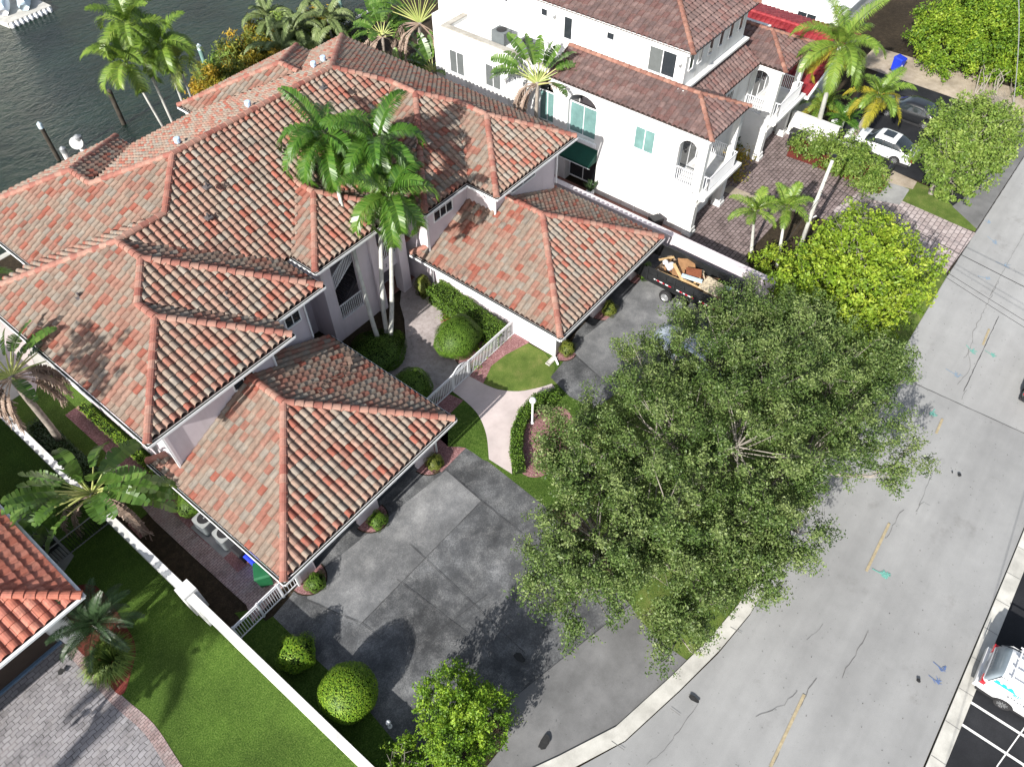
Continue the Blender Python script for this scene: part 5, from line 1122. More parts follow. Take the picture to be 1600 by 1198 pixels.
tree('oak_tree', 'spreading olive-green oak beside the silver car, farthest from the apron', (23.8, 5.0), [(22.6, 7.1, 5.0, 2.2, 2.0, 1.4), (24.2, 4.5, 5.3, 2.5, 2.4, 1.5), (21.7, 4.1, 5.5, 2.3, 2.2, 1.5), (25.6, 6.9, 4.6, 1.8, 1.6, 1.2), (25.4, 2.5, 4.8, 2.1, 1.8, 1.3), (26.3, 4.6, 4.9, 1.8, 1.8, 1.2)], 'oak', 13, leaf=.105, dens=800, clump=.62, group=OG, holes=.10)
tree('oak_tree', 'olive-green oak reaching out over the road on a long low branch', (20.6, 1.9), [(20.9, 1.4, 4.8, 2.4, 1.7, 1.2), (17.5, 0.1, 4.1, 1.5, 1.1, .8), (26.4, 1.2, 4.8, 1.9, 1.5, 1.1), (23.4, 0.3, 4.4, 2.1, 1.5, 1.0), (22.9, -1.7, 4.0, 1.3, 1.2, .6), (15.9, 0.1, 3.6, 1.3, 1.0, .8)], 'oak', 14, leaf=.105, dens=720, clump=.58, group=OG, holes=.1)
tree('oak_tree', 'small dense oak at the tip of the verge over the pale kerb', (13.6, 2.2), [(13.2, 1.9, 3.6, 1.8, 1.3, 1.1), (11.7, 1.7, 3.0, 1.3, 1.0, .8), (15.0, .9, 3.9, 1.4, 1.2, .9)], 'oak', 15, leaf=.105, dens=720, clump=.58, group=OG, holes=.05)
tree('leafy_tree', 'bright yellow-green tree with a patch of bare grey branches, beside the pink wall end', (31.8, 4.6), [(30.6, 5.2, 4.2, 2.2, 2.0, 1.6), (33.3, 4.6, 4.6, 2.4, 2.1, 1.7), (31.0, 2.9, 4.2, 2.2, 1.9, 1.5), (33.7, 2.6, 4.2, 2.1, 1.8, 1.5), (29.0, 4.2, 3.6, 1.8, 1.7, 1.4), (35.2, 4.8, 4.1, 1.8, 1.6, 1.3), (32.3, 4.1, 5.5, 2.0, 1.8, .9), (30.0, 2.4, 3.6, 1.8, 1.5, 1.2)], 'lime', 16, leaf=.17, dens=330, clump=.55, bare=[(34.9, 5.0, 5.2, 1.2), (33.4, 5.1, 5.9, 1.0)], aspect=.55, spray=.8)
tree('parking_tree', 'round mid-green tree between the white car and the corner of the street', (47.8, 3.9), [(47.9, 4.2, 3.0, 2.0, 1.9, 1.5), (50.2, 4.0, 3.6, 2.2, 1.9, 1.5), (46.6, 2.9, 2.7, 1.8, 1.6, 1.3), (51.2, 2.5, 3.4, 2.0, 1.6, 1.3), (48.8, 2.5, 3.1, 2.0, 1.7, 1.4), (49.0, 3.4, 4.0, 2.2, 1.8, 1.2)], 'shrub', 17, leaf=.17, dens=300, clump=.5, aspect=.6, bare=[(51.8, 3.4, 4.8, .9)], cat='tree', spray=.6)
for i, (x, y, h) in enumerate(((63.5, 9.6, 3.6), (64.2, 6.6, 3.9), (64.6, 3.6, 3.7), (65.0, 0.8, 3.6), (67.5, 8.5, 4.4), (68, 4.5, 4.6), (71, 8.8, 4.4), (71.0, 1.5, 4.2))):
    lab = ['ficus tree at the hedge end nearest the blue bin', 'second ficus from the blue bin along the sandy strip', 'ficus near the middle of the front hedge row', 'ficus with pale leaning stems at the street end of the row', 'tall bright ficus behind the one by the blue bin', 'tall bright ficus in the middle of the back row', 'far ficus against the white roof at the top', 'far ficus nearest the top right corner'][i]
    tree('ficus_tree', lab, (x + .4, y), [(x, y, h * .6, 1.9, 1.9, h * .42), (x + 1.2, y + .8, h * .75, 1.7, 1.7, h * .36), (x - .7, y - .7, h * .36, 1.2, 1.3, h * .3)], 'lime_hedge', 30 + i, leaf=.18, dens=260, clump=.6, trunk=.1, twigs=False, group='ficus screen behind the car park', aspect=.6)
st = MB()
for i in range(22):
    q = at(R_.choice([R_.uniform(1520, 1560), R_.uniform(1578, 1600)]), 150, 0); x, y = q.x + R_.uniform(-.2, .5), q.y
    st.tube([(x, y, 0), (x + .5, y + R_.uniform(-.2, .6), 1.0), (x + .8, y + R_.uniform(-.3, .9), 1.7)], [.05, .035, .02], 5)
tag(st.build('bare_stems', M['twig']), 'bare pale leaning stems at the foot of the ficus screen', 'stems', kind='stuff')

# ---------------- three slim palms in the courtyard
KP = 'courtyard palms in front of the entry'
palm('courtyard_palm', 'slim courtyard palm leaning left, with the leftmost trunk', (16.6, 22.4, 0), (18.9, 26.4, 8.9), 20, 3.1, 'palm', 1, hang=.9, els=(-.75, 1.1), wleaf=.85, group=KP, nleaf=80, wid=.05, droop=2.2, mids=[(16.55, 22.6, 1.5), (17.1, 23.6, 4.6)])
palm('courtyard_palm', 'slim courtyard palm with the middle, nearly upright trunk', (17.25, 22.5, 0), (20.2, 24.5, 8.7), 20, 3.1, 'palm', 2, hang=.9, els=(-.75, 1.1), wleaf=.85, group=KP, nleaf=80, wid=.05, droop=2.2, az0=1, mids=[(17.6, 22.9, 2.0), (19.0, 23.7, 5.6)])
palm('courtyard_palm', 'slim courtyard palm with the curved right trunk and lowest crown', (16.9, 22.0, 0), (18.9, 22.6, 7.4), 18, 2.9, 'palm', 3, hang=.9, els=(-.75, 1.1), wleaf=.85, group=KP, nleaf=80, wid=.05, droop=2.4, az0=2, tone=.62, mids=[(17.9, 22.5, 1.8), (18.6, 22.8, 4.2)])
# ---------------- palms on the canal bank
WP = 'palms on the canal bank'
palm('canal_palm', 'tallest palm on the canal bank, its crown top left against the water', (20.6, 44.6, 0), (20.4, 45.0, 8.3), 12, 2.7, 'palm_pale', 4, wleaf=.85, group=WP, nleaf=84, wid=.042, trunk_r=.09, droop=1.9)
palm('canal_palm', 'middle palm on the canal bank with a dark green crown', (21.6, 44.6, 0), (21.3, 43.9, 7.2), 12, 2.5, 'palm_pale', 5, wleaf=.85, group=WP, nleaf=84, wid=.042, trunk_r=.09, droop=2.0, az0=.8, tone=.35)
palm('canal_palm', 'lower left palm on the canal bank with drooping fronds', (20.0, 44.2, 0), (19.2, 44.4, 6.8), 12, 2.5, 'palm_pale', 6, wleaf=.85, group=WP, nleaf=84, wid=.042, trunk_r=.09, droop=2.2, az0=2.0)
palm('canal_palm', 'small yellow-tipped palm low on the canal bank, right of the others', (22.3, 44.6, 0), (22.0, 44.0, 5.9), 10, 2.2, 'palm_pale', 66, wleaf=.65, group=WP, nleaf=32, trunk_r=.08, droop=2.2, az0=1.3, tone=.8)
# ---------------- foxtail palms and crotons behind the rear roof
for i, (px, py, z, lab) in enumerate(((418, 30, 3.6, 'grey-green foxtail palm nearest the open water'), (465, 45, 3.6, 'grey-green foxtail palm in the middle of the bank planting'), (512, 30, 4.2, 'grey-green foxtail palm beside the dark conifer'), (492, 85, 2.6, 'short foxtail palm just behind the rear roof ridge'), (440, 80, 2.8, 'low foxtail palm among the yellow crotons'))):
    q = at(px, py, z); palm('foxtail_palm', lab, (q.x + .2, q.y + .1, 0), tuple(q), 14, 3.0, 'foxtail', 70 + i, wleaf=.55, group='foxtail palms behind the rear roof', nleaf=80, trunk_r=.1, droop=2.3, wid=.07, vshape=.15, hang=.9, shaft=False)
for i, (px, py, r) in enumerate(((330, 130, 1.0), (352, 108, 1.2), (378, 85, 1.2), (405, 95, 1.2), (432, 60, 1.3), (365, 130, 1.0), (500, 35, 1.2), (470, 60, 1.1), (520, 60, 1.1), (395, 60, .9))):
    q = at(px, py, 2.2); mt = ['croton', 'shrub', 'olive_bush'][i % 3] if i != 6 else 'croton'
    lab = 'croton or shrub in the planting behind the rear roof, ' + ['at the canal end', 'second from the canal end', 'with bright yellow tips', 'dark green and round', 'orange and tall', 'low and olive', 'orange-yellow beside the foxtail palms', 'green at the roof edge', 'beside the ridge tip', 'overhanging the water'][i]
    rng = np.random.default_rng(200 + i); t = thing('croton_bush', lab, 'bush', (q.x, q.y, 0), 'mixed planting behind the rear roof'); L = Leaves(200 + i)
    for k in range(70):
        c = np.array([q.x, q.y, 1.5]) + rng.normal(0, 1, 3) * np.array([r * .62, r * .62, .9]); nl = 70; L.cloud(c + rng.normal(0, .22, (nl, 3)), .30, .30, .3, tone=rng.uniform(.2, .9))
    L.build('foliage', M[mt], t)
    b = MB(); b.tube([(q.x, q.y, 0), (q.x, q.y, 2.0)], .06, 6); b.build('stem', M['bark'], t)
q = at(545, 55, 2.5); tree('cypress_bush', 'dark dense conifer standing behind the tip of the rear roof', (q.x, q.y), [(q.x, q.y, 2.4, 1.0, 1.0, 2.0), (q.x + .8, q.y + .8, 2.0, 1.0, 1.0, 1.6)], 'palm_dark', 77, leaf=.2, dens=200, clump=.4, trunk=.1, twigs=False, aspect=.2)
# ---------------- traveller's palms
VIEW = math.atan2(0.622, -0.05)
travellers('travellers_palm', "traveller's palm with yellow-green fan beside the white facade and brown tile roof", (33.7, 25.2, 0), (33.9, 25.2, 6.5), 2.2, 13, 21, stalk=1.2, L=1.6, W=.68, dead=9, trunk_r=.12, spread=1.3, tilt=-.15, loose=4)
travellers('travellers_palm', "tall traveller's palm with pale fan behind the rear roof near the top edge", (37.0, 38.8, 0), (36.6, 37.4, 5.5), 2.37, 17, 22, stalk=1.9, L=1.5, W=.62, dead=10, trunk_r=.13, spread=1.1)
travellers('travellers_palm', "leafy traveller's palm left of the pale fan, behind the rear roof", (35.6, 40.6, 0), (35.5, 40.2, 4.2), 2.3, 11, 23, stalk=.9, L=1.9, W=.75, dead=12, trunk_r=.13, spread=1.5, tilt=-.3, loose=7)
travellers('travellers_palm', "low torn-leaved traveller's palm against the corner of the white house", (36.4, 36.6, 0), (36.2, 36.2, 2.6), 2.5, 10, 27, stalk=.7, L=1.8, W=.7, dead=12, trunk_r=.13, spread=1.5, tilt=-.4, loose=7)
travellers('travellers_palm', "yellowing traveller's palm low behind the rear roof slope", (34.0, 37.6, 0), (34.2, 37.6, 2.4), 2.4, 9, 28, stalk=.6, L=1.5, W=.6, dead=10, trunk_r=.13, spread=1.5, tilt=-.4, tone=.8)
travellers('travellers_palm', "large traveller's palm with broad dark leaves at the white wall by the side yard", (2.3, 24.7, 0), (1.7, 24.3, 2.5), 2.6, 19, 24, stalk=1.4, L=2.1, W=.72, dead=8, trunk_r=.2, spread=1.6, tilt=.3, loose=13)
travellers('travellers_palm', "traveller's palm at the left edge with a skirt of dry brown leaves", (2.5, 29.8, 0), (2.6, 29.4, 5.6), 2.9, 13, 25, stalk=1.2, L=1.6, W=.55, dead=26, trunk_r=.16, spread=1.5, loose=4)
palm('shadow_palm', 'very tall palm beyond the left edge whose shadow crosses the neighbour drive', (-30, 13.9, 0), (-30, 13.9, 17.6), 16, 2.6, 'palm', 91, trunk_r=.34, nleaf=40, wid=.09)
tree('shadow_tree', 'tall tree beyond the left edge shading the pink house roof', (-8.5, 26.0), [(-7.6, 25.0, 13.6, 1.6, 1.5, 1.5), (-8.6, 27.2, 12.4, 1.3, 1.1, 1.6), (-7.0, 23.4, 11.2, 1.3, 1.2, 1.2)], 'shrub', 93, leaf=.4, dens=40, clump=.6, twigs=False)
tree('shadow_tree', 'leafy tree beyond the left edge shading the narrow lawn', (-9.5, 16.6), [(-9.2, 17.2, 5.2, 1.6, 1.2, 1.1)], 'shrub', 94, leaf=.4, dens=40, clump=.6, twigs=False)
palm('yard_palm', 'feathery green palm behind the left neighbour wall near the rear corner', (5.2, 39.2, 0), (5.0, 38.6, 3.4), 12, 2.0, 'palm', 81, wleaf=.5, nleaf=34, trunk_r=.1)
# ---------------- coconut and small palms on the right
palm('coconut_palm', 'tall coconut palm with a pale leaning trunk behind the short white wall', (49.1, 12.4, 0), (46.7, 12.2, 7.6), 20, 3.3, 'palm_pale', 7, wleaf=.85, trunk_r=.14, trunk_mat='palm_trunk', shaft=False, nleaf=95, wid=.04, droop=1.9, els=(-.5, 1.3), tone=.45, yellow=2, hang=.7)
palm('coconut_palm', 'short coconut palm with yellow fronds over the black car park', (49.9, 10.2, 0), (49.5, 9.5, 4.1), 15, 2.4, 'palm_pale', 8, wleaf=.65, yellow=7, trunk_r=.13, trunk_mat='palm_trunk_dark', shaft=False, wid=.04, nleaf=70, droop=1.7, els=(-.4, 1.2), tone=.4, hang=.6)
palm('young_palm', 'young bright palm on the brick drive, the left of the pair', (35.6, 10.3, 0), (35.3, 10.6, 2.3), 11, 1.7, 'palm_pale', 9, wleaf=.5, trunk_r=.09, nleaf=34, droop=1.5, shaft=True, tone=.5, els=(.1, 1.3))
palm('young_palm', 'young bright palm beside the street lamp post, the right of the pair', (35.3, 8.5, 0), (36.1, 9.2, 2.6), 11, 1.7, 'palm_pale', 10, wleaf=.5, trunk_r=.09, nleaf=34, droop=1.5, shaft=True, tone=.5, els=(.1, 1.3), az0=1)
palm('areca_palm', 'clump of orange-tinged palm fronds under the coconut palm', (50.6, 13.0, 0), (50.6, 13.0, 1.6), 16, 2.0, 'palm_pale', 82, wleaf=.5, trunk_r=.1, nleaf=30, shaft=False, yellow=4, els=(-.1, 1.3))
palm('areca_palm', 'dark green palm clump behind the short white wall', (50.2, 11.2, 0), (50.2, 11.2, 1.3), 14, 1.7, 'palm', 83, wleaf=.45, trunk_r=.1, nleaf=30, shaft=False, els=(-.1, 1.3))
palm('date_palm', 'small feathery date palm in the red mulch bed by the terracotta house', (-1.45, 19.6, 0), (-1.45, 19.6, 1.7), 22, 1.9, 'palm_dark', 84, wleaf=.38, trunk_r=.13, nleaf=46, shaft=False, els=(-.15, 1.25), droop=1.2, wid=.03, tone=.6)
# grass clump
def tuft(name, label, c, r, n, mat, seed, h=.7, cat='plant'):
    rnd = random.Random(seed); t = MB()
    for i in range(n):
        a = rnd.uniform(0, 6.28); rr_ = r * math.sqrt(rnd.random()) * .5; p = Vector((c[0] + rr_ * math.cos(a), c[1] + rr_ * math.sin(a), 0)); k = rnd.uniform(.5, 1.1) * r * .8; a += rnd.uniform(-.5, .5)
        m1 = p + Vector((math.cos(a) * k * .4, math.sin(a) * k * .4, h * .8)); e = p + Vector((math.cos(a) * k, math.sin(a) * k, h * rnd.uniform(.2, .6))); s = Vector((-math.sin(a), math.cos(a), 0)) * .015
        t.add([p - s, p + s, m1 + s, e, m1 - s], [(0, 1, 2, 4), (4, 2, 3)], rnd.random())
    return tag(t.build(name, M[mat]), label, cat)
q = at(172, 1030, .3); tuft('liriope_clump', 'arching grassy clump at the tip of the red mulch bed', q, 1.0, 900, 'shrub', 5)
# ---------------- clipped bushes
for i, (x, y, lab) in enumerate(((12.75, 14.95, 'nearest the entry path'), (8.95, 14.9, 'between its two doors'), (5.25, 14.9, 'nearest the white picket gate'))):
    bush('pilaster_bush', 'small clipped bush in front of the left garage ' + lab, (x, y, 0), (.45, .42, .42), ['olive_bush', 'ixora', 'ixora'][i], 300 + i, leaf=.06, n=2200, group='clipped bushes in front of the garages')
for i, (x, y, lab) in enumerate(((22.35, 14.25, 'by the splash block'), (26.1, 14.15, 'between its two doors'), (29.75, 14.1, 'beside the dump trailer'))):
    bush('pilaster_bush', 'small clipped bush in front of the right garage ' + lab, (x, y, 0), (.42, .42, [.45, .5, .6][i]), ['olive_bush', 'olive_bush', 'ixora'][i], 310 + i, leaf=.06, n=2200, group='clipped bushes in front of the garages')
bush('ball_topiary', 'large round clipped topiary ball in the lawn strip beside the forecourt', (2.95, 10.35, 0), (1.12, 1.12, 1.05), 'topiary', 320, leaf=.085, n=9000, rough=.02)
bush('ball_topiary', 'smaller looser round bush in the lawn strip near the picket fence', (2.75, 13.15, 0), (.78, .78, .7), 'topiary', 321, leaf=.11, n=3000, rough=.06, shell=.75)
tree('privet_shrub', 'tall bright green shrub at the bottom edge in front of the forecourt', (4.4, 6.7), [(4.9, 7.2, 1.9, 1.05, .95, 1.0), (4.0, 5.9, 1.7, 1.0, 1.0, .9), (5.3, 5.7, 1.6, .95, .9, .85), (5.0, 6.4, 2.3, .8, .8, .7)], 'topiary', 322, leaf=.105, dens=900, clump=.36, trunk=.09, twigs=False, cat='bush')
tree('privet_shrub', 'bright green shrub against the white wall at the bottom edge', (2.75, 7.2), [(2.5, 7.0, .9, .75, .7, .65), (2.6, 6.2, .8, .7, .7, .6)], 'topiary', 323, leaf=.10, dens=850, clump=.32, trunk=.06, twigs=True, cat='bush')
tree('low_plant', 'dark wispy plant at the bottom edge right of the tall shrub', (5.9, 5.4), [(5.9, 5.4, .5, .8, .6, .4)], 'foxtail', 324, leaf=.10, dens=260, clump=.3, trunk=.03, twigs=False, cat='plant')
q = at(738, 515, .7); bush('mounded_bush', 'large dark mounded bush behind the arched gate by the garage wall', (19.0, 19.0, 0), (1.35, 1.15, 1.05), 'ixora', 330, leaf=.09, n=9000)
bush('mounded_bush', 'round clipped bush just inside the arched gate', (15.2, 18.6, 0), (1.0, 1.0, .95), 'ixora', 331, leaf=.085, n=6500)
bush('mounded_bush', 'upright bush beside the right pier of the entry', (20.9, 23.2, 0), (.45, .42, .75), 'olive_bush', 332, leaf=.08, n=2600)
hedge('courtyard_hedge', 'clipped hedge along the side wall of the right garage', [(21.2, 22.6), (20.95, 20.6), (20.7, 18.6), (20.8, 17.4)], [1.2, 1.3, 1.3, 1.0], 1.05, 'ixora', 333, leaf=.09, dens=620)
bush('palm_hedge', 'low dark green hedge mass around the feet of the three slim palms', (15.9, 21.9, 0), (1.75, 1.5, .5), 'ixora', 334, leaf=.09, n=9000, tones=.35)
def flowers(name, label, pxs, mat, seed, n=120, r=.3, h=.35, leaf=.14):
    rng = np.random.default_rng(seed); L = Leaves(seed); q0 = at(*pxs[0]); t = thing(name, label, 'plant', (q0.x, q0.y, 0))
    for p in pxs: q = at(*p); L.cloud(np.array([q.x, q.y, h * .6]) + rng.normal(0, 1, (n, 3)) * np.array([r * .6, r * .6, h * .3]), leaf, .35, .4)
    L.build('foliage', M[mat], t); return t
flowers('red_bedding_plants', 'reddish orange bedding plants along the curved courtyard path', [(700, 505), (705, 522), (715, 532)], 'redleaf', 1)
flowers('lime_bedding_plants', 'lime green bedding plants beside the red gravel of the courtyard', [(697, 500), (702, 492)], 'topiary', 2)
flowers('fence_climber', 'yellow-green climber growing through the fence by the arched gate', [(735, 545), (748, 552), (742, 575), (760, 548), (780, 530)], 'topiary', 3, r=.4)
flowers('path_seedlings', 'red and orange leaves at the gravel edge under the oak', [(905, 672), (915, 680)], 'redleaf', 4, r=.35)
hd = [tuple(at(*q)[:2]) for q in ((872, 622), (840, 630), (820, 650), (808, 680), (806, 712), (812, 740))]
hedge('path_hedge', 'low clipped hedge curving along the outer edge of the entry path', hd, .55, .55, 'ixora', 340, leaf=.075, dens=900)
flowers('grey_plant', 'pale grey-green plant below the white globe lamp', [(845, 640), (858, 648), (850, 655)], 'foxtail', 5, r=.4, h=.5)
bush('yard_bush', 'small green bush beside the air conditioners', (4.25, 22.0, 0), (.55, .65, .6), 'ixora', 341, leaf=.09, n=2600)
hedge('yard_hedge', 'low green hedge along the left wall of the pink house', [(4.35, 20.6), (4.35, 26), (4.35, 31)], .4, .5, 'topiary', 342, leaf=.08, dens=500)
hedge('yard_hedge', 'dark hedge along the white boundary wall in the side yard', [(2.3, 26.3), (2.3, 31.5)], .9, .8, 'palm_dark', 343, leaf=.09, dens=500)
# shrubs round the neighbour's drive
tree('flowering_shrub', 'loose green shrub bed between the brick drive and the white car', (46.9, 9.7), [(46.9, 12.0, .9, 1.2, 1.0, .7), (46.9, 10.6, 1.0, 1.4, 1.1, .8), (46.6, 9.2, 1.0, 1.4, 1.1, .8), (46.2, 7.9, .9, 1.3, 1.0, .8), (45.7, 7.0, .8, 1.0, .7, .6), (47.9, 9.9, .9, .9, 1.3, .7)], 'shrub', 350, leaf=.17, dens=260, clump=.42, trunk=.05, cat='bush', aspect=.5, twigs=False, spray=0)
tree('lime_shrub', 'bright green low shrub over the end of the pink wall', (34.9, 7.6), [(34.6, 8.5, .9, 1.3, 1.0, .6), (33.6, 7.0, 1.0, 1.2, .9, .7), (35.9, 7.2, .7, 1.2, .9, .6), (32.2, 6.6, 1.1, .9, .9, .8)], 'lime', 351, leaf=.15, dens=420, clump=.4, trunk=.05, twigs=False, cat='bush')
flowers('planter_croton', 'yellow and dark red croton between the two wings of the white house', [(1140, 250), (1150, 262), (1158, 255), (1140, 275), (1150, 285)], 'croton', 6, n=160, r=.55, h=1.0, leaf=.22)
flowers('planter_palm', 'small dark green plant beside the entrance of the white house', [(1135, 232), (1138, 242)], 'palm_dark', 7, n=200, r=.5, h=1.3, leaf=.3)
# ================================================================= vehicles
def paint(name, col, metal=0.0, rough=0.28):
    return plain(name, col, rough, 0.5, metal, 0.03, 1.0, coat=0.6)
M['car_white'] = paint('white_car_paint', (0.74, 0.75, 0.76)); M['car_silver'] = paint('pale_silver_blue_paint', (0.42, 0.48, 0.54), 0.35); M['car_black'] = paint('black_car_paint', (0.012, 0.013, 0.015))
M['car_glass'] = plain('tinted_car_glass', (0.018, 0.024, 0.028), 0.04, 0.7); M['tyre'] = plain('tyre_rubber', (0.025, 0.025, 0.026), 0.85, 0.2, var=0.3)
M['rim'] = plain('grey_alloy_rim', (0.35, 0.36, 0.37), 0.35, 0.5, metal=0.6); M['rim_dark'] = plain('dark_alloy_rim', (0.06, 0.06, 0.065), 0.35, 0.5, metal=0.5)
M['lamp_red'] = plain('red_tail_lamp', (0.45, 0.01, 0.02), 0.15, 0.6); M['lamp_clear'] = plain('clear_headlamp', (0.55, 0.57, 0.60), 0.1, 0.7); M['trim_black'] = plain('black_plastic_trim', (0.02, 0.02, 0.022), 0.6, 0.3)
def wheel_parts(root, x, y, r, wdt, rimm, spokes=10):
    """wheel (tyre and rim) whose axle runs along x; outer side is away from x=0"""
    s = 1 if x > 0 else -1
    t = MB(); n = 22; prof = [(r * .62, 0), (r * .93, 0.0), (r, .05), (r, wdt - .05), (r * .93, wdt), (r * .62, wdt)]
    def ring(mb, prof_, xo, mi=0):
        vs = []
        for (rr_, d) in prof_:
            for k in range(n): a = 2 * math.pi * k / n; vs.append((xo - s * d, y + rr_ * math.cos(a), r + rr_ * math.sin(a)))
        mb.add(vs, [(i * n + k, i * n + (k + 1) % n, (i + 1) * n + (k + 1) % n, (i + 1) * n + k) for i in range(len(prof_) - 1) for k in range(n)])
    ring(t, prof, x); w_o = t.build('wheel', M['tyre'], root)
    q = MB(); ring(q, [(r * .64, .0), (r * .60, .015), (r * .56, .06), (0.01, .07)], x)
    for k in range(spokes):
        a = 2 * math.pi * k / spokes; c_, s_ = math.cos(a), math.sin(a)
        q.bar((x - s * .02, y + .04 * c_, r + .04 * s_), (x - s * .02, y + r * .6 * c_, r + r * .6 * s_), .035, .03, up=(1, 0, 0), mi=1)
    q.build('rim', [M['rim_dark'], M[rimm]], w_o)
    return w_o
def car(name, label, L, W, H, st, body, cabin, rimm='rim', cat='car', group=None, wr=.33, sunroof=False, tail=None):
    """st: stations (y, belt z, half width); cabin: (y rear glass foot, y roof rear, y roof front, y windscreen foot, roof z)"""
    t = thing(name, label, cat, (0, 0, 0), group); b = MB(); g = MB()
    ya, yb, yc, yd, rz = cabin
    ys = sorted(set([s[0] for s in st] + [ya, yb, yc, yd] + [(yb + yc) / 2])); hw = W / 2
    def interp(y, k):
        for a, c in zip(st, st[1:]):
            if a[0] <= y <= c[0]: f = (y - a[0]) / (c[0] - a[0]); return a[k] + (c[k] - a[k]) * f
        return st[-1][k] if y > st[-1][0] else st[0][k]
    def top(y):
        if y <= ya or y >= yd: return 0.0
        if y < yb: return (y - ya) / (yb - ya)
        if y > yc: return (yd - y) / (yd - yc)
        return 1.0
    rings = []
    for y in ys:
        bz, w2 = interp(y, 1), interp(y, 2); f = top(y); e = 1 - abs(y) / (L / 2) * .04; roof = bz + .03 + (rz - bz - .03) * (f ** .85)
        x3 = w2 * .93; x4 = x3 * (1 - .20 * f) - (.06 if f == 0 else 0); 
        half = [(w2 * .86, .2), (w2 * .97, .34), (w2, .52), (w2 * .985, bz - .12), (x3, bz), (x4, roof - .02 - .04 * f), (x4 * .86 if f else x4 * .7, roof + .01 * f + .015), (x4 * .45, roof + .03 + .012 * f), (0, roof + .04 + .012 * f)]
        rings.append((y, half, f))
    K = 9
    def col(rg, sgn): return [Vector((sgn * x, rg[0], z)) for x, z in rg[1]]
    for (A, B) in zip(rings, rings[1:]):
        for sgn in (1, -1):
            a, c = col(A, sgn), col(B, sgn); fm = (A[2] + B[2]) / 2; yl, yh = A[0], B[0]
            for k in range(K - 1):
                q = [a[k], a[k + 1], c[k + 1], c[k]]; q = q if sgn > 0 else q[::-1]
                slope = not (A[2] == 1 and B[2] == 1) and fm > 0
                mi = 0
                if k == 4 and fm > 0.0: mi = 1
                if k >= 5 and slope: mi = 1
                b.face(q, mi=mi)
    for rg in (rings[0], rings[-1]):
        P = col(rg, 1) + col(rg, -1)[::-1][1:]; b.face(P if rg is rings[0] else P[::-1])
    bo = b.build('body', [M[body], M['car_glass']], t, smooth=False)
    me = bo.data; me.polygons.foreach_set('use_smooth', [True] * len(me.polygons)); md = bo.modifiers.new('weld', 'WELD'); md.merge_threshold = .002
    md = bo.modifiers.new('sub', 'SUBSURF'); md.levels = 1; md.render_levels = 1
    und = MB(); und.box(-hw * .9, -L / 2 + .1, .12, hw * .9, L / 2 - .1, .3); und.build('underbody', M['trim_black'], t)
    wb = L * .29
    for yw in (wb, -wb * .98):
        for s in (1, -1):
            ar = MB(); n = 14; x = s * (interp(yw, 2) + .004)
            P = [(x, yw + (wr * 1.16) * math.cos(math.pi * k / n), wr * .9 + (wr * 1.14) * math.sin(math.pi * k / n)) for k in range(n + 1)]; ar.face(P if s > 0 else P[::-1])
            ar.build('wheel_arch', M['trim_black'], t); wheel_parts(t, s * (interp(yw, 2) + .02), yw, wr, .22, rimm)
    zf, wf = interp(L / 2 - .15, 1), interp(L / 2 - .15, 2); zr = interp(-L / 2 + .1, 1); wr_ = interp(-L / 2 + .1, 2)
    for s in (1, -1):
        h = MB(); h.add([(s * wf * .98, L / 2 - .42, zf - .1), (s * wf * .55, L / 2 - .02, zf - .13), (s * wf * .6, L / 2 + .0, zf - .27), (s * wf * 1.0, L / 2 - .3, zf - .25), (s * wf * .75, L / 2 - .25, zf - .02)], [(0, 1, 2, 3), (0, 4, 1)]); h.build('headlight', M['lamp_clear'], t)
        h = MB(); h.box(s * wr_ * .62, -L / 2 - .03, zr - .32, s * wr_ * 1.01, -L / 2 + .16, zr - .12); h.build('tail_light', M['lamp_red'], t)
        m_ = MB(); m_.bar((s * wf * .95, yd - .25, zf + .12), (s * (wf + .17), yd - .3, zf + .16), .10, .13); m_.build('mirror', M[body], t)
        for yy in (yb + .1, (yb + yc) / 2 + .1): 
            p = MB(); p.bar((s * interp(yy, 2) * .93, yy, interp(yy, 1) + .02), (s * interp(yy, 2) * .75, yy - .02, rz - .03), .012, .05, up=(0, 1, 0)); p.build('window_pillar', M['trim_black'], t)
    if sunroof: sr = MB(); sr.box(-.38, yc - 1.0, rz + .035, .38, yc - .28, rz + .06); sr.build('sunroof', M['car_glass'], t)
    pl = MB(); pl.box(-.16, -L / 2 - .035, zr - .42, .16, -L / 2 - .02, zr - .3); pl.build('number_plate', M['mark_white'], t)
    return t
SED = lambda L: [(-L / 2, .72, .72), (-L / 2 + .12, .90, .84), (-L * .3, .96, .90), (0, .92, .92), (L * .28, .88, .90), (L / 2 - .3, .76, .84), (L / 2 - .08, .66, .74), (L / 2, .52, .62)]
c = car('parked_sedan', 'white sedan with dark sunroof parked nose-in behind the shrub bed', 4.75, 1.86, 1.43, SED(4.75), 'car_white', (-1.95, -1.0, .35, 1.05, 1.42), 'rim', sunroof=True)
c.location = (50.35, 8.35, Z2); c.rotation_euler = (0, 0, rad(-2))
c = car('parked_sedan', 'black car shaded by the yellow coconut palm, one stall from the white sedan', 4.7, 1.85, 1.45, SED(4.7), 'car_black', (-1.85, -.9, .4, 1.15, 1.44), 'rim')
c.location = (55.6, 8.2, Z2); c.rotation_euler = (0, 0, rad(-2))
c = car('parked_hatchback', 'pale silver-blue car under the oak beside the dump trailer', 4.5, 1.82, 1.45, SED(4.5), 'car_silver', (-2.0, -1.3, .3, 1.15, 1.46), 'rim')
c.location = (26.0, 8.95, Z1); c.rotation_euler = (0, 0, rad(-4))
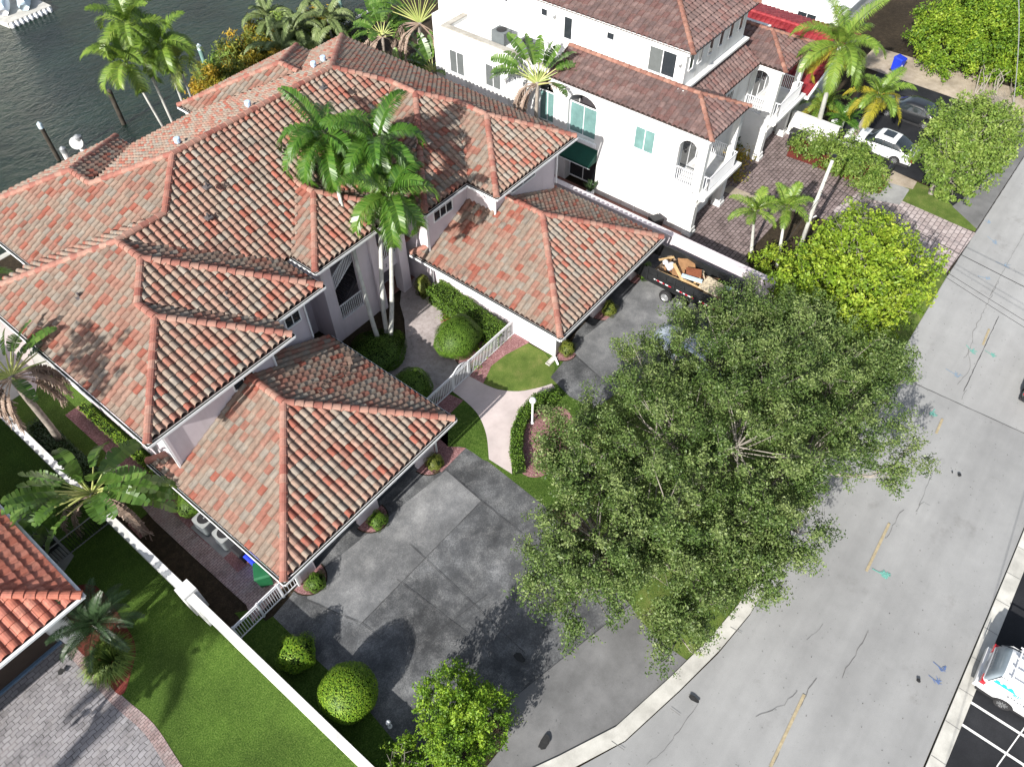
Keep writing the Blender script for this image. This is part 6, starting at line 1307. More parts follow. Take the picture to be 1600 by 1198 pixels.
c = car('dark_suv', 'rear corner of a dark grey vehicle at the right edge of the road', 4.8, 1.9, 1.7, [(-2.4, .9, .80), (-2.2, 1.02, .9), (0, 1.05, .95), (1.2, 1.02, .92), (2.1, .92, .86), (2.4, .7, .7)], 'car_black', (-2.3, -1.9, .6, 1.25, 1.7), 'rim', wr=.37)
c.location = (36.0, -6.35, 0.01); c.rotation_euler = (0, 0, rad(-94))
van = car('service_van', 'white service minivan with cyan lettering and a red rear lamp, parked at the kerb', 5.1, 2.0, 1.85, [(-2.55, 1.02, .88), (-2.45, 1.14, .96), (-1.5, 1.2, 1.0), (0, 1.18, 1.0), (1.3, 1.1, .98), (2.2, .95, .9), (2.55, .7, .74)], 'car_white', (-2.54, -2.25, .9, 1.9, 1.84), 'rim', wr=.34, cat='van')
M['van_glass'] = plain('painted_sky_van_glass', (0.20, 0.24, 0.27), 0.08, 0.7)  # sky reflection put into the pale glass colour
# van: white side panels over the glass band, lettering, roof rack and bumper
sp = MB()
for s in (1, -1): sp.add([(s * .955, -2.42, 1.16), (s * .955, .9, 1.16), (s * .80, .8, 1.76), (s * .80, -2.18, 1.76)], [(0, 1, 2, 3) if s > 0 else (3, 2, 1, 0)])
sp.build('side_panel', M['car_white'], van)
M['cyan'] = plain('cyan_vinyl_lettering', (0.02, 0.50, 0.66), 0.4, 0.4); M['grey_vinyl'] = plain('grey_vinyl_lettering', (0.12, 0.13, 0.15), 0.5, 0.4)
sl_ = math.atan2(.155, .58)
# local frame of the upper side panel at local +x (which faces -X in the world once the van is turned)
panel = Matrix.Translation((.915, -1.62, 1.40)) @ Matrix(((0, -math.sin(sl_), math.cos(sl_), 0), (1, 0, 0, 0), (0, math.cos(sl_), math.sin(sl_), 0), (0, 0, 0, 1)))
mo = MB()
for k in range(3):
    for (dx, dz, r_, w2) in ((0, 0, .10, 1.9), (-.03, .09, .075, 1.5)):
        P = [(-.52 + k * .25 + dx + r_ * w2 * .8 * math.cos(a), dz + r_ * .8 * math.sin(a) * (1 if math.sin(a) > 0 else .45), .012 + .004 * k + (.002 if dz else 0)) for a in [j * math.pi / 7 for j in range(14)]]
        mo.face([panel @ Vector(p) for p in P])
mo.build('cyan_emblem', M['cyan'], van)
curve_mesh('lettering', 'er', .30, M['cyan'], panel @ Matrix.Translation((.24, -.06, .02)), van, ext=.004, font_sx=1.1)
curve_mesh('phone_number', '1. 8 7 7. 3 7 8', .14, M['grey_vinyl'], Matrix.Translation((1.005, -1.35, 1.06)) @ Matrix(((0, -.1, 1, 0), (1, 0, 0, 0), (0, 1, .1, 0), (0, 0, 0, 1))), van, ext=.012)
rk = MB()
for y in (-1.9, -1.0, -.1, .7): rk.bar((-.78, y, 1.98), (.78, y, 1.98), .05, .04); [rk.bar((s * .78, y, 1.82), (s * .78, y, 1.98), .04, .04, up=(0, 1, 0)) for s in (1, -1)]
for x in (-.78, .78, .25, -.25): rk.bar((x, -2.0, 2.0), (x, .8, 2.0), .04, .04)
rk.build('roof_rack', M['rail_white'], van)
bp = MB(); bp.box(-.92, -2.66, .36, .92, -2.5, .62); bp.build('rear_bumper', M['car_white'], van)
rl = MB()
for i, tx in enumerate(range(6)): rl.box(-.5 + i * .17, -2.56, 1.28, -.4 + i * .17, -2.54, 1.42)
rl.build('rear_window_lettering', M['grey_vinyl'], van)
for ch in list(van.children):
    if ch.name.startswith('window_pillar'): bpy.data.objects.remove(ch)
for ch in van.children:
    if ch.name.startswith('body'): ch.data.materials[1] = M['van_glass']
van.location = (18.92, -10.42, Z1); van.rotation_euler = (0, 0, math.pi); van.scale = (.91, .95, .93)

# ---------------- dump trailer with its load
tr = thing('dump_trailer', 'black tandem-axle dump trailer with red and white reflective strips', 'trailer', (30.15, 11.3, 0))
x0, x1, y0, y1 = 29.1, 31.25, 8.95, 13.75
M['black_steel'] = plain('black_painted_steel', (0.014, 0.015, 0.016), 0.38, 0.5, var=0.3)
b = MB(); b.box(x0, y0, .72, x0 + .05, y1, 1.62); b.box(x1 - .05, y0, .72, x1, y1, 1.62); b.box(x0, y0, .72, x1, y0 + .05, 1.72); b.box(x0 + .05, y0 + .05, .72, x1 - .05, y1, .78)
b.box(x0 - .03, y0, 1.56, x0 + .08, y1, 1.66); b.box(x1 - .08, y0, 1.56, x1 + .03, y1, 1.66); b.box(x0, y0 - .03, 1.66, x1, y0 + .08, 1.78); b.box(x0 - .045, y0, .70, x0, y1, .82); b.box(x0 - .04, y0, 1.2, x0, y1, 1.26)
for i in range(9): y = y0 + .1 + i * .57; b.box(x0 - .06, y, .74, x0, y + .06, 1.6); b.box(x1, y, .74, x1 + .06, y + .06, 1.6)
b.build('bed', M['black_steel'], tr)
tg = MB(); tg.add([(x0, y1, .75), (x0, y1 + .05, .75), (x0 + .1, y1 + .95, .75), (x0 + .1, y1 + .9, .75), (x0, y1, 1.6), (x0, y1 + .05, 1.6), (x0 + .1, y1 + .95, 1.6), (x0 + .1, y1 + .9, 1.6)], [(0, 3, 7, 4), (4, 7, 6, 5), (1, 5, 6, 2), (0, 4, 5, 1), (3, 2, 6, 7)])
tg.build('barn_door', M['black_steel'], tr); tg = MB(); tg.box(x1 - .03, y1, .75, x1 + .03, y1 + .95, 1.6); tg.build('barn_door', M['black_steel'], tr)
fr_ = MB(); fr_.box(x0 + .25, y0 - .3, .5, x0 + .4, y1 + .1, .7); fr_.box(x1 - .4, y0 - .3, .5, x1 - .25, y1 + .1, .7); fr_.bar((x0 + .3, y0 - .2, .6), ((x0 + x1) / 2, y0 - 1.7, .6), .12, .12); fr_.bar((x1 - .3, y0 - .2, .6), ((x0 + x1) / 2, y0 - 1.7, .6), .12, .12)
fr_.box((x0 + x1) / 2 - .35, y0 - 1.1, .55, (x0 + x1) / 2 + .35, y0 - .4, 1.15); fr_.box((x0 + x1) / 2 - .05, y0 - 2.0, .5, (x0 + x1) / 2 + .05, y0 - 1.6, .72)
for px in (x0 + .1, x1 - .1): fr_.tube([(px, y0 - .05, 1.0), (px, y0 - .45, 1.9)], .04, 6)
fr_.tube([(x0 + .1, y0 - .45, 1.9), (x1 - .1, y0 - .45, 1.9)], .05, 6); fr_.build('frame', M['black_steel'], tr)
for yy in (12.25, 11.33):
    t_ = MB(); n = 20
    for s, xo in ((-1, x0 - .30), (1, x1 + .30)):
        root = tr
        prof = [(.235, 0), (.34, 0), (.38, .05), (.38, .19), (.34, .24), (.2, .24)]
        w2 = MB(); vs = [(xo - s * d, yy + r_ * math.cos(2 * math.pi * k / n), .38 + r_ * math.sin(2 * math.pi * k / n)) for r_, d in prof for k in range(n)]
        w2.add(vs, [(i * n + k, i * n + (k + 1) % n, (i + 1) * n + (k + 1) % n, (i + 1) * n + k) for i in range(5) for k in range(n)]); wo = w2.build('wheel', M['tyre'], tr)
        r2 = MB(); vs = [(xo - s * d, yy + r_ * math.cos(2 * math.pi * k / n), .38 + r_ * math.sin(2 * math.pi * k / n)) for r_, d in ((.24, .0), (.2, .03), (.12, .05), (.1, .0), (.01, -.01)) for k in range(n)]
        r2.add(vs, [(i * n + k, i * n + (k + 1) % n, (i + 1) * n + (k + 1) % n, (i + 1) * n + k) for i in range(4) for k in range(n)])
        r2.build('rim', M['rim'], wo)
rs = MB(); M['refl_red'] = plain('red_reflective_tape', (0.42, 0.02, 0.04), 0.35, 0.5); M['refl_white'] = plain('white_reflective_tape', (0.7, 0.7, 0.7), 0.35, 0.5)
for seg in ((13.2, 12.1), (11.75, 10.7), (10.35, 9.35)):
    n = 6
    for k in range(n):
        a = seg[0] + (seg[1] - seg[0]) * k / n; c2 = seg[0] + (seg[1] - seg[0]) * (k + 1) / n; rs.box(x0 - .055, c2, 1.03, x0 - .046, a, 1.10, mi=k % 2)
rs.build('reflective_strip', [M['refl_white'], M['refl_red']], tr)
M['wood_a'] = plain('raw_pine', (0.50, 0.34, 0.17), 0.8, 0.2, var=0.2, scale=5); M['wood_b'] = plain('brown_plywood', (0.30, 0.165, 0.08), 0.8, 0.2, var=0.25, scale=4); M['wood_c'] = plain('red_brown_board', (0.20, 0.07, 0.035), 0.75, 0.2, var=0.25); M['wood_d'] = plain('pale_plank_wood', (0.46, 0.39, 0.28), 0.85, 0.2, var=0.2, scale=6); M['blue_board'] = plain('pale_blue_board', (0.45, 0.56, 0.66), 0.7, 0.3)
M['white_bag'] = plain('white_plastic_bag', (0.62, 0.62, 0.63), 0.6, 0.3, var=0.2); M['rubble'] = ground_mat('mixed_debris', [(0.05, 0.04, 0.03), (0.25, 0.18, 0.12), (0.42, 0.34, 0.26)], 3, 14, 0.5)
db = MB(); 
gx, gy = 9, 20
def hz(i, j): return .85 + .28 * math.sin(i * 1.3 + j * .7) * math.cos(j * .9) + .15 * R_.random()
H_ = [[hz(i, j) for j in range(gy)] for i in range(gx)]
for i in range(gx - 1):
    for j in range(gy - 1):
        f_ = lambda a, c: (x0 + .06 + (x1 - x0 - .12) * a / (gx - 1), y0 + .06 + (y1 - y0 - .2) * c / (gy - 1), H_[a][c] + .05)
        db.face([f_(i, j), f_(i + 1, j), f_(i + 1, j + 1), f_(i, j + 1)])
tag(db.build('rubble_heap', M['rubble']), 'mixed debris filling the bottom of the dump trailer', 'rubble')
def board(name, label, p, q, wd, th, m, roll=0.0, slats=0):
    b = MB(); p = Vector(p); q = Vector(q); d = (q - p).normalized(); up = (Matrix.Rotation(roll, 3, d) @ Vector((0, 0, 1)))
    if slats:
        s = d.cross(up).normalized()
        for k in range(slats): o = s * (wd * ((k + .5) / slats - .5)); b.bar(p + o, q + o, wd / slats * .92, th, up=up)
    else: b.bar(p, q, wd, th, up=up)
    return tag(b.build(name, M[m]), label, 'board', 'boards heaped in the dump trailer')
def ld(px, py, z): return tuple(at(px, py, z))
board('plank_panel', 'square panel of pale planks on top of the trailer load', ld(1099, 440, 1.55), ld(1126, 456, 1.5), 1.0, .06, 'wood_d', .1, 9)
board('pine_stud', 'long pale pine stud lying along the near side of the trailer', ld(1022, 421, 1.62), ld(1075, 443, 1.45), .10, .06, 'wood_a')
board('pine_stud', 'short pale pine stud standing across the load', ld(1053, 412, 1.75), ld(1067, 440, 1.5), .16, .06, 'wood_a')
board('pine_stud', 'pine stud under the edge of the plank panel', ld(1068, 437, 1.5), ld(1098, 453, 1.4), .12, .05, 'wood_a')
board('plywood_sheet', 'brown plywood sheet at the rear of the load', ld(1060, 412, 1.45), ld(1086, 414, 1.35), .75, .04, 'wood_b', .2)
board('plywood_sheet', 'brown plywood sheet at the near side under the studs', ld(1072, 447, 1.35), ld(1108, 463, 1.2), .5, .04, 'wood_b', -.2)
board('plywood_sheet', 'light brown board standing at the back corner of the load', ld(1050, 424, 1.4), ld(1070, 426, 1.35), .5, .04, 'wood_b', .1)
board('red_board', 'stack of red-brown boards in the middle of the load', ld(1072, 424, 1.5), ld(1096, 428, 1.45), .55, .08, 'wood_c', .15, 4)
board('blue_board', 'pale blue board lying across the middle of the load', ld(1065, 430, 1.58), ld(1097, 440, 1.5), .26, .06, 'blue_board')
board('blue_board', 'pale blue board end in the front corner of the trailer', ld(1132, 449, 1.3), ld(1147, 454, 1.3), .28, .06, 'blue_board')
board('pink_board', 'small pinkish board in the near front corner of the trailer', ld(1116, 462, 1.3), ld(1127, 466, 1.25), .4, .06, 'wood_d')
sc_ = MB()
for i in range(46):
    c_ = Vector((R_.uniform(x0 + .25, x1 - .25), R_.uniform(y0 + .3, y1 - .3), R_.uniform(1.15, 1.38))); a = R_.uniform(0, 3.14); l_ = R_.uniform(.15, .5); d_ = Vector((math.cos(a), math.sin(a), R_.uniform(-.25, .25))) * l_
    sc_.bar(c_ - d_, c_ + d_, R_.uniform(.05, .22), .025, up=(R_.uniform(-.3, .3), R_.uniform(-.3, .3), 1), mi=R_.choice([0, 0, 1, 1, 2, 3, 4]))
tag(sc_.build('timber_scraps', [M['wood_a'], M['wood_b'], M['wood_c'], M['wood_d'], M['white_bag']]), 'heap of broken timber scraps filling the dump trailer', 'scraps', kind='stuff')
bg_ = MB(); q = at(1046, 412, 1.5)
for i in range(7): o = Vector((R_.uniform(-.3, .3), R_.uniform(-.25, .25), R_.uniform(-.1, .15))); bg_.lathe(tuple(q + o), [(.02, -.14), (.14, -.1), (.17, 0), (.1, .1), (.02, .13)], 7, a0=R_.random())
tag(bg_.build('plastic_bag', M['white_bag']), 'crumpled white plastic sheeting at the tail end of the trailer load', 'bag')

# ================================================================= yard furniture
def ac_unit(label, x, y, rz):
    t = thing('air_conditioner', label, 'air conditioner', (0, 0, 0), 'air conditioners by the left garage'); b = MB(); w2 = .40; h = .82
    P = []; 
    for sx, sy in ((1, 1), (-1, 1), (-1, -1), (1, -1)):
        for k in range(4): a = math.atan2(sy, sx) - math.pi / 4 + k * math.pi / 6; P.append((sx * (w2 - .12) + .12 * math.cos(a), sy * (w2 - .12) + .12 * math.sin(a)))
    b.prism(P, .05, h * .97)
    b.build('casing', M['ac_grey'], t)
    tp = MB(); n = 16; inner = [(.30 * math.cos(2 * math.pi * k / n), .30 * math.sin(2 * math.pi * k / n)) for k in range(n)]
    Q = sorted(P, key=lambda p: math.atan2(p[1], p[0])); I = sorted(inner, key=lambda p: math.atan2(p[1], p[0]))
    for k in range(16): tp.face([(*Q[k], h), (*Q[(k + 1) % 16], h), (*I[(k + 1) % 16], h), (*I[k], h)]); tp.face([(*Q[k], h), (*Q[k], h * .955), (*Q[(k + 1) % 16], h * .955), (*Q[(k + 1) % 16], h)])
    top = tp.build('top_panel', M['ac_light'], t)
    f = MB(); f.lathe((0, 0, h - .16), [(.30, 0), (.30, .155)], 16)
    f.build('fan_well', M['trim_black'], t)
    f = MB()
    for k in range(3): a = k * 2.09 + .4; f.add([(.05 * math.cos(a), .05 * math.sin(a), h - .06), (.26 * math.cos(a - .3), .26 * math.sin(a - .3), h - .08), (.27 * math.cos(a + .3), .27 * math.sin(a + .3), h - .03), (.05 * math.cos(a + 1), .05 * math.sin(a + 1), h - .04)], [(0, 1, 2, 3)])
    f.lathe((0, 0, h - .1), [(.07, 0), (.07, .08), (.03, .1)], 10); f.build('fan', M['grey_metal'], t)
    g = MB()
    for i in range(6): g.box(-.25, -w2 - .008, .15 + i * .1, .25, -w2 + .004, .2 + i * .1); g.box(w2 - .004, -.25, .15 + i * .1, w2 + .008, .25, .2 + i * .1); g.box(-w2 - .008, -.25, .15 + i * .1, -w2 + .004, .25, .2 + i * .1)
    g.build('grille', M['ac_dark'], t)
    t.location = (x, y, .06); t.rotation_euler = (0, 0, rz); return t
M['ac_grey'] = plain('grey_green_casing', (0.12, 0.135, 0.14), 0.6, 0.4); M['ac_light'] = plain('pale_grey_top', (0.27, 0.285, 0.28), 0.55, 0.4); M['ac_dark'] = plain('dark_casing_slots', (0.10, 0.11, 0.12), 0.6, 0.3)
ac_unit('paler air conditioner beside the small bush, farther from the fence', 4.15, 20.7, 0.08); ac_unit('air conditioner partly under the gutter, nearer the bins', 4.25, 19.45, -.05)
pd = MB(); pd.box(3.6, 18.85, 0, 4.75, 21.35, .06); tag(pd.build('equipment_pad', M['slab']), kind='structure')
def bin_(name, label, mat, x, y, rz, h=1.05, emblem=None, group=None, z=0):
    t = thing(name, label, 'bin', (0, 0, 0), group); b = MB(); a, c, hh = .25, .30, h * .88
    b.add([(-a, -c, .06), (a, -c, .06), (a, c, .06), (-a, c, .06), (-a * 1.2, -c * 1.25, hh), (a * 1.2, -c * 1.25, hh), (a * 1.2, c * 1.15, hh), (-a * 1.2, c * 1.15, hh)], [(3, 2, 1, 0), (0, 1, 5, 4), (1, 2, 6, 5), (2, 3, 7, 6), (3, 0, 4, 7), (4, 5, 6, 7)])
    b.box(-a * 1.25, -c * 1.3, hh - .08, a * 1.25, -c * 1.2, hh); b.build('body', M[mat], t)
    l = MB(); l.add([(-a * 1.3, -c * 1.35, hh + .01), (a * 1.3, -c * 1.35, hh + .01), (a * 1.3, c * 1.2, hh + .01), (-a * 1.3, c * 1.2, hh + .01), (-a * 1.1, -c * 1.1, hh + .10), (a * 1.1, -c * 1.1, hh + .10), (a * 1.15, c * 1.1, hh + .13), (-a * 1.15, c * 1.1, hh + .13)], [(0, 1, 5, 4), (1, 2, 6, 5), (2, 3, 7, 6), (3, 0, 4, 7), (4, 5, 6, 7)]); l.build('lid', M[mat], t)
    hd = MB(); hd.bar((-a, c * 1.3, hh - .02), (a, c * 1.3, hh - .02), .04, .04); hd.build('handle', M['trim_black'], t)
    for s in (1, -1): w2 = MB(); w2.tube([(s * a * .95, c * .95, .12), (s * a * 1.15, c * .95, .12)], .12, 12); w2.build('wheel', M['tyre'], t)
    if emblem == 'recycle':
        for k in range(3):
            e = MB(); A = k * 2.094 + .5; cx, cz = 0, hh * .55; r_ = .085
            p = [Vector((cx + r_ * math.cos(A + j * .45), -c * 1.17, cz + r_ * math.sin(A + j * .45))) for j in range(4)]
            for u, v in zip(p, p[1:]): e.bar(u, v, .035, .02, up=(0, 1, 0))
            e.bar(p[-1], p[-1] + (p[-1] - p[-2]) * .5, .075, .02, up=(0, 1, 0)); e.build('recycling_arrow', M['mark_white'], t)
    if emblem == 'dash': e = MB(); e.box(-.10, -c * 1.2, hh * .62, .10, -c * 1.12, hh * .68); e.build('label_plate', M['mark_white'], t)
    t.location = (x, y, z); t.rotation_euler = (0, 0, rz); return t
M['bin_green'] = plain('green_bin_plastic', (0.012, 0.10, 0.038), 0.45, 0.4, var=0.15); M['bin_blue'] = plain('blue_bin_plastic', (0.012, 0.035, 0.42), 0.45, 0.4, var=0.15); M['bin_black'] = plain('black_bin_plastic', (0.016, 0.016, 0.018), 0.4, 0.4)
bin_('wheeled_bin', 'dark green wheeled bin behind the picket fence', 'bin_green', 4.1, 16.75, -.6, 1.1)
bin_('wheeled_bin', 'blue wheeled bin tucked under the left garage gutter', 'bin_blue', 4.42, 17.55, -1.57, 1.0); bin_('wheeled_bin', 'black bin between the air conditioner and the blue bin, under the gutter', 'bin_black', 4.3, 18.3, -1.57, .95, 'dash')
bin_('wheeled_bin', 'black wheeled bin against the short white wall', 'bin_black', 47.4, 13.3, 0.1, 1.15, 'dash', z=.02); bin_('wheeled_bin', 'black wheeled bin between the pink wall and the white house', 'bin_black', 33.75, 15.95, 1.2, 1.05)
bin_('wheeled_bin', 'bright blue recycling bin with white recycling arrows at the end of the car park', 'bin_blue', 61.3, 11.35, -.3, 1.25, 'recycle')
# fences and gates
def fence(name, label, p, q, h, cat='fence', arch=0, double=True, gap=.115, mat='rail_white', group=None):
    p = Vector(p); q = Vector(q); t = thing(name, label, cat, tuple(p), group); d = (q - p); L = d.length; n = max(2, round(L / gap)); r = MB(); k = MB()
    for z in ([.08, h - .13, h] if double else [.08, h]): r = MB(); r.bar(p + Vector((0, 0, z)), q + Vector((0, 0, z)), .045, .04); r.build('rail', M[mat], t)
    if arch:
        r = MB()
        P = [p.lerp(q, j / 12) + Vector((0, 0, h + arch * math.sin(math.pi * j / 12))) for j in range(13)]
        for a, b_ in zip(P, P[1:]): r.bar(a, b_, .045, .04)
        r.build('arched_rail', M[mat], t)
    for i in range(n + 1):
        a = p.lerp(q, i / n); hh = h + arch * math.sin(math.pi * i / n); k.bar(a + Vector((0, 0, .05)), a + Vector((0, 0, hh)), .026, .026, up=(0, 1, 0))
    k.build('pickets', M['black' if mat == 'fence_grey' else mat], t)
    for e in (p, q): o = MB(); o.box(e.x - .035, e.y - .035, 0, e.x + .035, e.y + .035, h + .04); o.build('post', M[mat], t)
    return t
fence('picket_fence', 'white metal picket fence between the left garage roof corner and the arched gate', (13.6, 17.35, 0), (16.72, 17.35, 0), 1.15)
fence('arched_gate', 'white metal gate with a curved top rail across the entry path', (16.8, 17.35, 0), (17.92, 17.35, 0), 1.15, 'gate', arch=.28)
fence('picket_fence', 'white metal picket fence from the arched gate to the right garage wall', (18.02, 17.35, 0), (21.7, 17.35, 0), 1.15)
fence('picket_fence', 'short white picket fence joining the white boundary wall by the side yard', (1.8, 15.6, 0), (2.98, 15.6, 0), 1.2); fence('picket_gate', 'low white gate over the pink pavers of the side yard', (3.02, 15.62, 0), (4.02, 15.62, 0), 1.2, 'gate'); fence('picket_fence', 'short white picket fence against the left garage corner', (4.06, 15.6, 0), (4.85, 15.6, 0), 1.2, gap=.16)
M['fence_grey'] = plain('weathered_grey_rail', (0.20, 0.20, 0.20), 0.6, 0.4); 
fence('dark_fence', 'thin dark metal fence crossing the shaded lawn to the white wall', (-2.6, 24.4, 0), (1.45, 24.4, 0), 1.15, double=False, gap=.13, mat='fence_grey')
# grill
t = thing('barbecue_grill', 'black barbecue grill on the grey path beside the terracotta roof', 'grill', (-.9, 25.5, 0)); b = MB(); b.box(-1.35, 25.15, .0, -.5, 25.65, .78); b.build('cabinet', M['black'], t)
l = MB(); l.add([(-1.4, 25.1, .78), (-.45, 25.1, .78), (-.45, 25.7, .78), (-1.4, 25.7, .78), (-1.35, 25.2, 1.05), (-.5, 25.2, 1.05), (-.5, 25.6, 1.1), (-1.35, 25.6, 1.1)], [(0, 1, 5, 4), (1, 2, 6, 5), (2, 3, 7, 6), (3, 0, 4, 7), (4, 5, 6, 7)]); l.build('lid', M['black'], t)
for i in range(3): k = MB(); k.lathe((-1.2 + i * .28, 25.08, .72), [(.03, -.03), (.03, .03)], 8); k.build('knob', M['grey_metal'], t)
# globe lamp, small ground globe, mailbox
def globe(label, x, y, h, r):
    t = thing('globe_lamp', label, 'lamp', (x, y, 0)); b = MB(); b.tube([(x, y, 0), (x, y, h - r)], .05, 8); b.lathe((x, y, 0), [(.09, 0), (.09, .08), (.05, .12)], 10); b.build('post', M['rail_white'], t)
    g = MB(); g.lathe((x, y, h), [(r * math.sin(math.pi * k / 8), -r * math.cos(math.pi * k / 8)) for k in range(1, 8)], 14); g.build('globe', M['rail_white'], t, smooth=True); return t
globe('white post lamp with a round globe in the gravel island by the path hedge', 17.58, 12.92, 1.85, .17); globe('low white globe light in the dark strip between the ball topiary and the bottom shrub', 3.15, 8.55, .55, .10)
t = thing('mailbox', 'black mailbox on a thick post beside the mulch strip', 'mailbox', (47.0, 6.7, 0)); b = MB(); b.box(46.92, 6.62, 0, 47.08, 6.78, .95); b.bar((47.0, 6.7, .55), (47.0, 6.4, .95), .08, .08); b.build('post', M['black'], t)
b = MB(); P = [(.17 * math.cos(math.pi * k / 8), .95 + .16 + .17 * math.sin(math.pi * k / 8)) for k in range(9)] + [(-.17, .95), (.17, .95)]
n = len(P); b.add([(46.75 + 0.0, 6.7 + x, z) for x, z in P] + [(47.4, 6.7 + x, z) for x, z in P], [tuple(range(n)), tuple(range(n, 2 * n))[::-1]] + [(i, n + i, n + (i + 1) % n, (i + 1) % n) for i in range(n)]); b.build('box', M['black'], t)
# rooftop condensers on the white house
for x, y, lab in ((35.5, 27.2, 'grey rooftop unit nearest the tiled roof of the white house'), (35.6, 29.3, 'grey rooftop unit with a round black fan on the white house flat roof')):
    t = thing('rooftop_unit', lab, 'air conditioner', (x, y, 6.95)); b = MB(); b.box(x - .4, y - .5, 6.95, x + .4, y + .5, 7.75); b.build('casing', M['ac_grey'], t); b = MB(); b.lathe((x, y, 7.75), [(.33, 0), (.33, .03), (.05, .05)], 14); b.build('fan', M['trim_black'], t)
# potted plant
t = thing('potted_plant', 'spiky potted plant in a white pot by the green awning', 'plant', (34.15, 21.0, 0)); b = MB(); b.lathe((34.15, 21.0, 0), [(.16, 0), (.26, .2), (.28, .42), (.24, .42)], 14); b.build('pot', M['rail_white'], t)
pm = MB()
for i in range(40):
    a = R_.uniform(0, 6.28); k = R_.uniform(.1, .5); e = Vector((34.15 + k * math.cos(a), 21 + k * math.sin(a), .42 + R_.uniform(.4, .8))); pm.bar((34.15 + .08 * math.cos(a), 21 + .08 * math.sin(a), .42), e, .05, .008, tone=R_.random())
pm.build('leaves', M['palm_dark'], t)
# ---------------- poles and wires
t = thing('street_pole', 'leaning grey concrete pole rising beside the young palms', 'pole', (36.15, 7.85, 0)); b = MB(); b.tube([(36.15, 7.85, 0), (36.4, 8.0, 4.0), (36.7, 8.02, 6.8)], [.14, .11, .09], 8); b.build('shaft', M['palm_trunk'], t, smooth=True)
b = MB(); b.lathe((36.75, 8.02, 7.0), [(.13, 0), (.13, .08), (.04, .1)], 8); b.build('cap', M['black'], t)
b = MB(); b.bar((36.4, 8.1, 4.3), (37.0, 8.0, 4.5), .05, .05); b.bar((36.3, 8.0, 3.2), (36.8, 7.8, 3.25), .05, .05); b.build('bracket', M['white_trim'], t)
M['wire'] = plain('black_cable', (0.02, 0.02, 0.02), 0.6, 0.2); M['guard'] = plain('yellow_guy_guard', (0.55, 0.50, 0.03), 0.5, 0.3)
def wire(label, a, b_, sag, r, m='wire', cat='cable', name='overhead_cable'):
    a = Vector(a); b_ = Vector(b_); P = [a.lerp(b_, k / 16) - Vector((0, 0, 4 * sag * (k / 16) * (1 - k / 16))) for k in range(17)]
    w2 = MB(); w2.tube(P, r, 5); return tag(w2.build(name, M[m]), label, cat)
wire('thick black cable crossing the road above the lime-green tree, upper of the group', (36.5, 8.0, 5.6), (31.7, -14.0, 6.8), .25, .016)
wire('thin cable crossing the road, middle of the group', (36.45, 8.0, 5.1), (28.2, -14.0, 6.9), .3, .010); wire('thin cable crossing the road, lowest of the group', (36.42, 8.0, 5.0), (27.7, -14.0, 6.9), .35, .010)
wire('guy wire anchored beside the young palms', (36.3, 7.9, 4.6), (34.0, 9.0, .05), 0, .012, cat='guy wire', name='guy_wire')
g_ = MB(); g_.tube([(34.0, 9.0, .05), (34.75, 8.65, 1.45)], .035, 6); tag(g_.build('guy_guard', M['guard']), 'yellow plastic guard on the guy wire beside the pink wall', 'guy guard')
wire('pale cable hanging down in front of the ficus screen at the top right', (61.5, 5.9, 7.2), (61.6, 2.9, .4), -.35, .03, 'grey_metal'); wire('black cable over the parking stripes in the bottom right corner', (4.0, -9.4, 6.0), (26.0, -7.8, 6.6), .3, .014)
# ---------------- canal: pilings, dock, boats
M['pile_dark'] = plain('tarred_piling', (0.05, 0.043, 0.035), 0.85, 0.2, var=0.5, scale=3); M['pile_cap'] = plain('pale_blue_piling_cap', (0.50, 0.60, 0.66), 0.5, 0.4); M['pile_white'] = plain('white_wrapped_piling', (0.50, 0.48, 0.47), 0.7, 0.3)
M['pile_teal'] = plain('faded_teal_piling', (0.14, 0.24, 0.22), 0.7, 0.3)
PG = 'mooring pilings in the canal'
def piling(label, base, h, r, m, cap='pile_cap'):
    t = thing('mooring_piling', label, 'piling', (base[0], base[1], -1.2), PG); b = MB(); b.tube([(base[0], base[1], -2.5), (base[0], base[1], h)], r, 12); b.build('post', M[m], t, smooth=False)
    c_ = MB(); c_.lathe((base[0], base[1], h), [(r * 1.12, -.28), (r * 1.12, .04), (r * .3, .18)], 12); c_.build('cap', M[cap], t)
q = at(92, 250, -1.2); piling('tall dark piling with a pale blue cap, leftmost in the canal', (q.x, q.y), 1.6, .15, 'pile_dark'); q = at(108, 252, -1.0); piling('short white wrapped piling next to the tall dark one', (q.x, q.y), .0, .2, 'pile_white', 'grey_metal')
q = at(137, 246, -.6); piling('white piling carrying the red and white sign', (q.x, q.y), 1.0, .24, 'pile_white', 'grey_metal')
sx = q.x - .3; b = MB(); b.lathe((0, 0, 0), [(.42, 0), (.42, .03)], 20); o = b.build('warning_sign', M['mark_white']); o.location = (q.x - .3, q.y - .15, .75); o.rotation_euler = (rad(68), 0, rad(-20)); tag(o, 'round white sign with a red ring facing the canal house', 'sign')
b = MB(); n = 20
for k in range(n):
    a0, a1 = 2 * math.pi * k / n, 2 * math.pi * (k + 1) / n; b.face([(.40 * math.cos(a0), .40 * math.sin(a0), .035), (.40 * math.cos(a1), .40 * math.sin(a1), .035), (.30 * math.cos(a1), .30 * math.sin(a1), .035), (.30 * math.cos(a0), .30 * math.sin(a0), .035)])
b.box(-.2, -.05, .032, .2, .05, .037); b.box(-.05, -.25, .033, .05, .25, .038); b.build('red_ring', M['refl_red'], o)
q = at(326, 118, -1.2); piling('teal and black piling with a white cap near the orange crotons', (q.x, q.y), 1.2, .17, 'pile_teal')
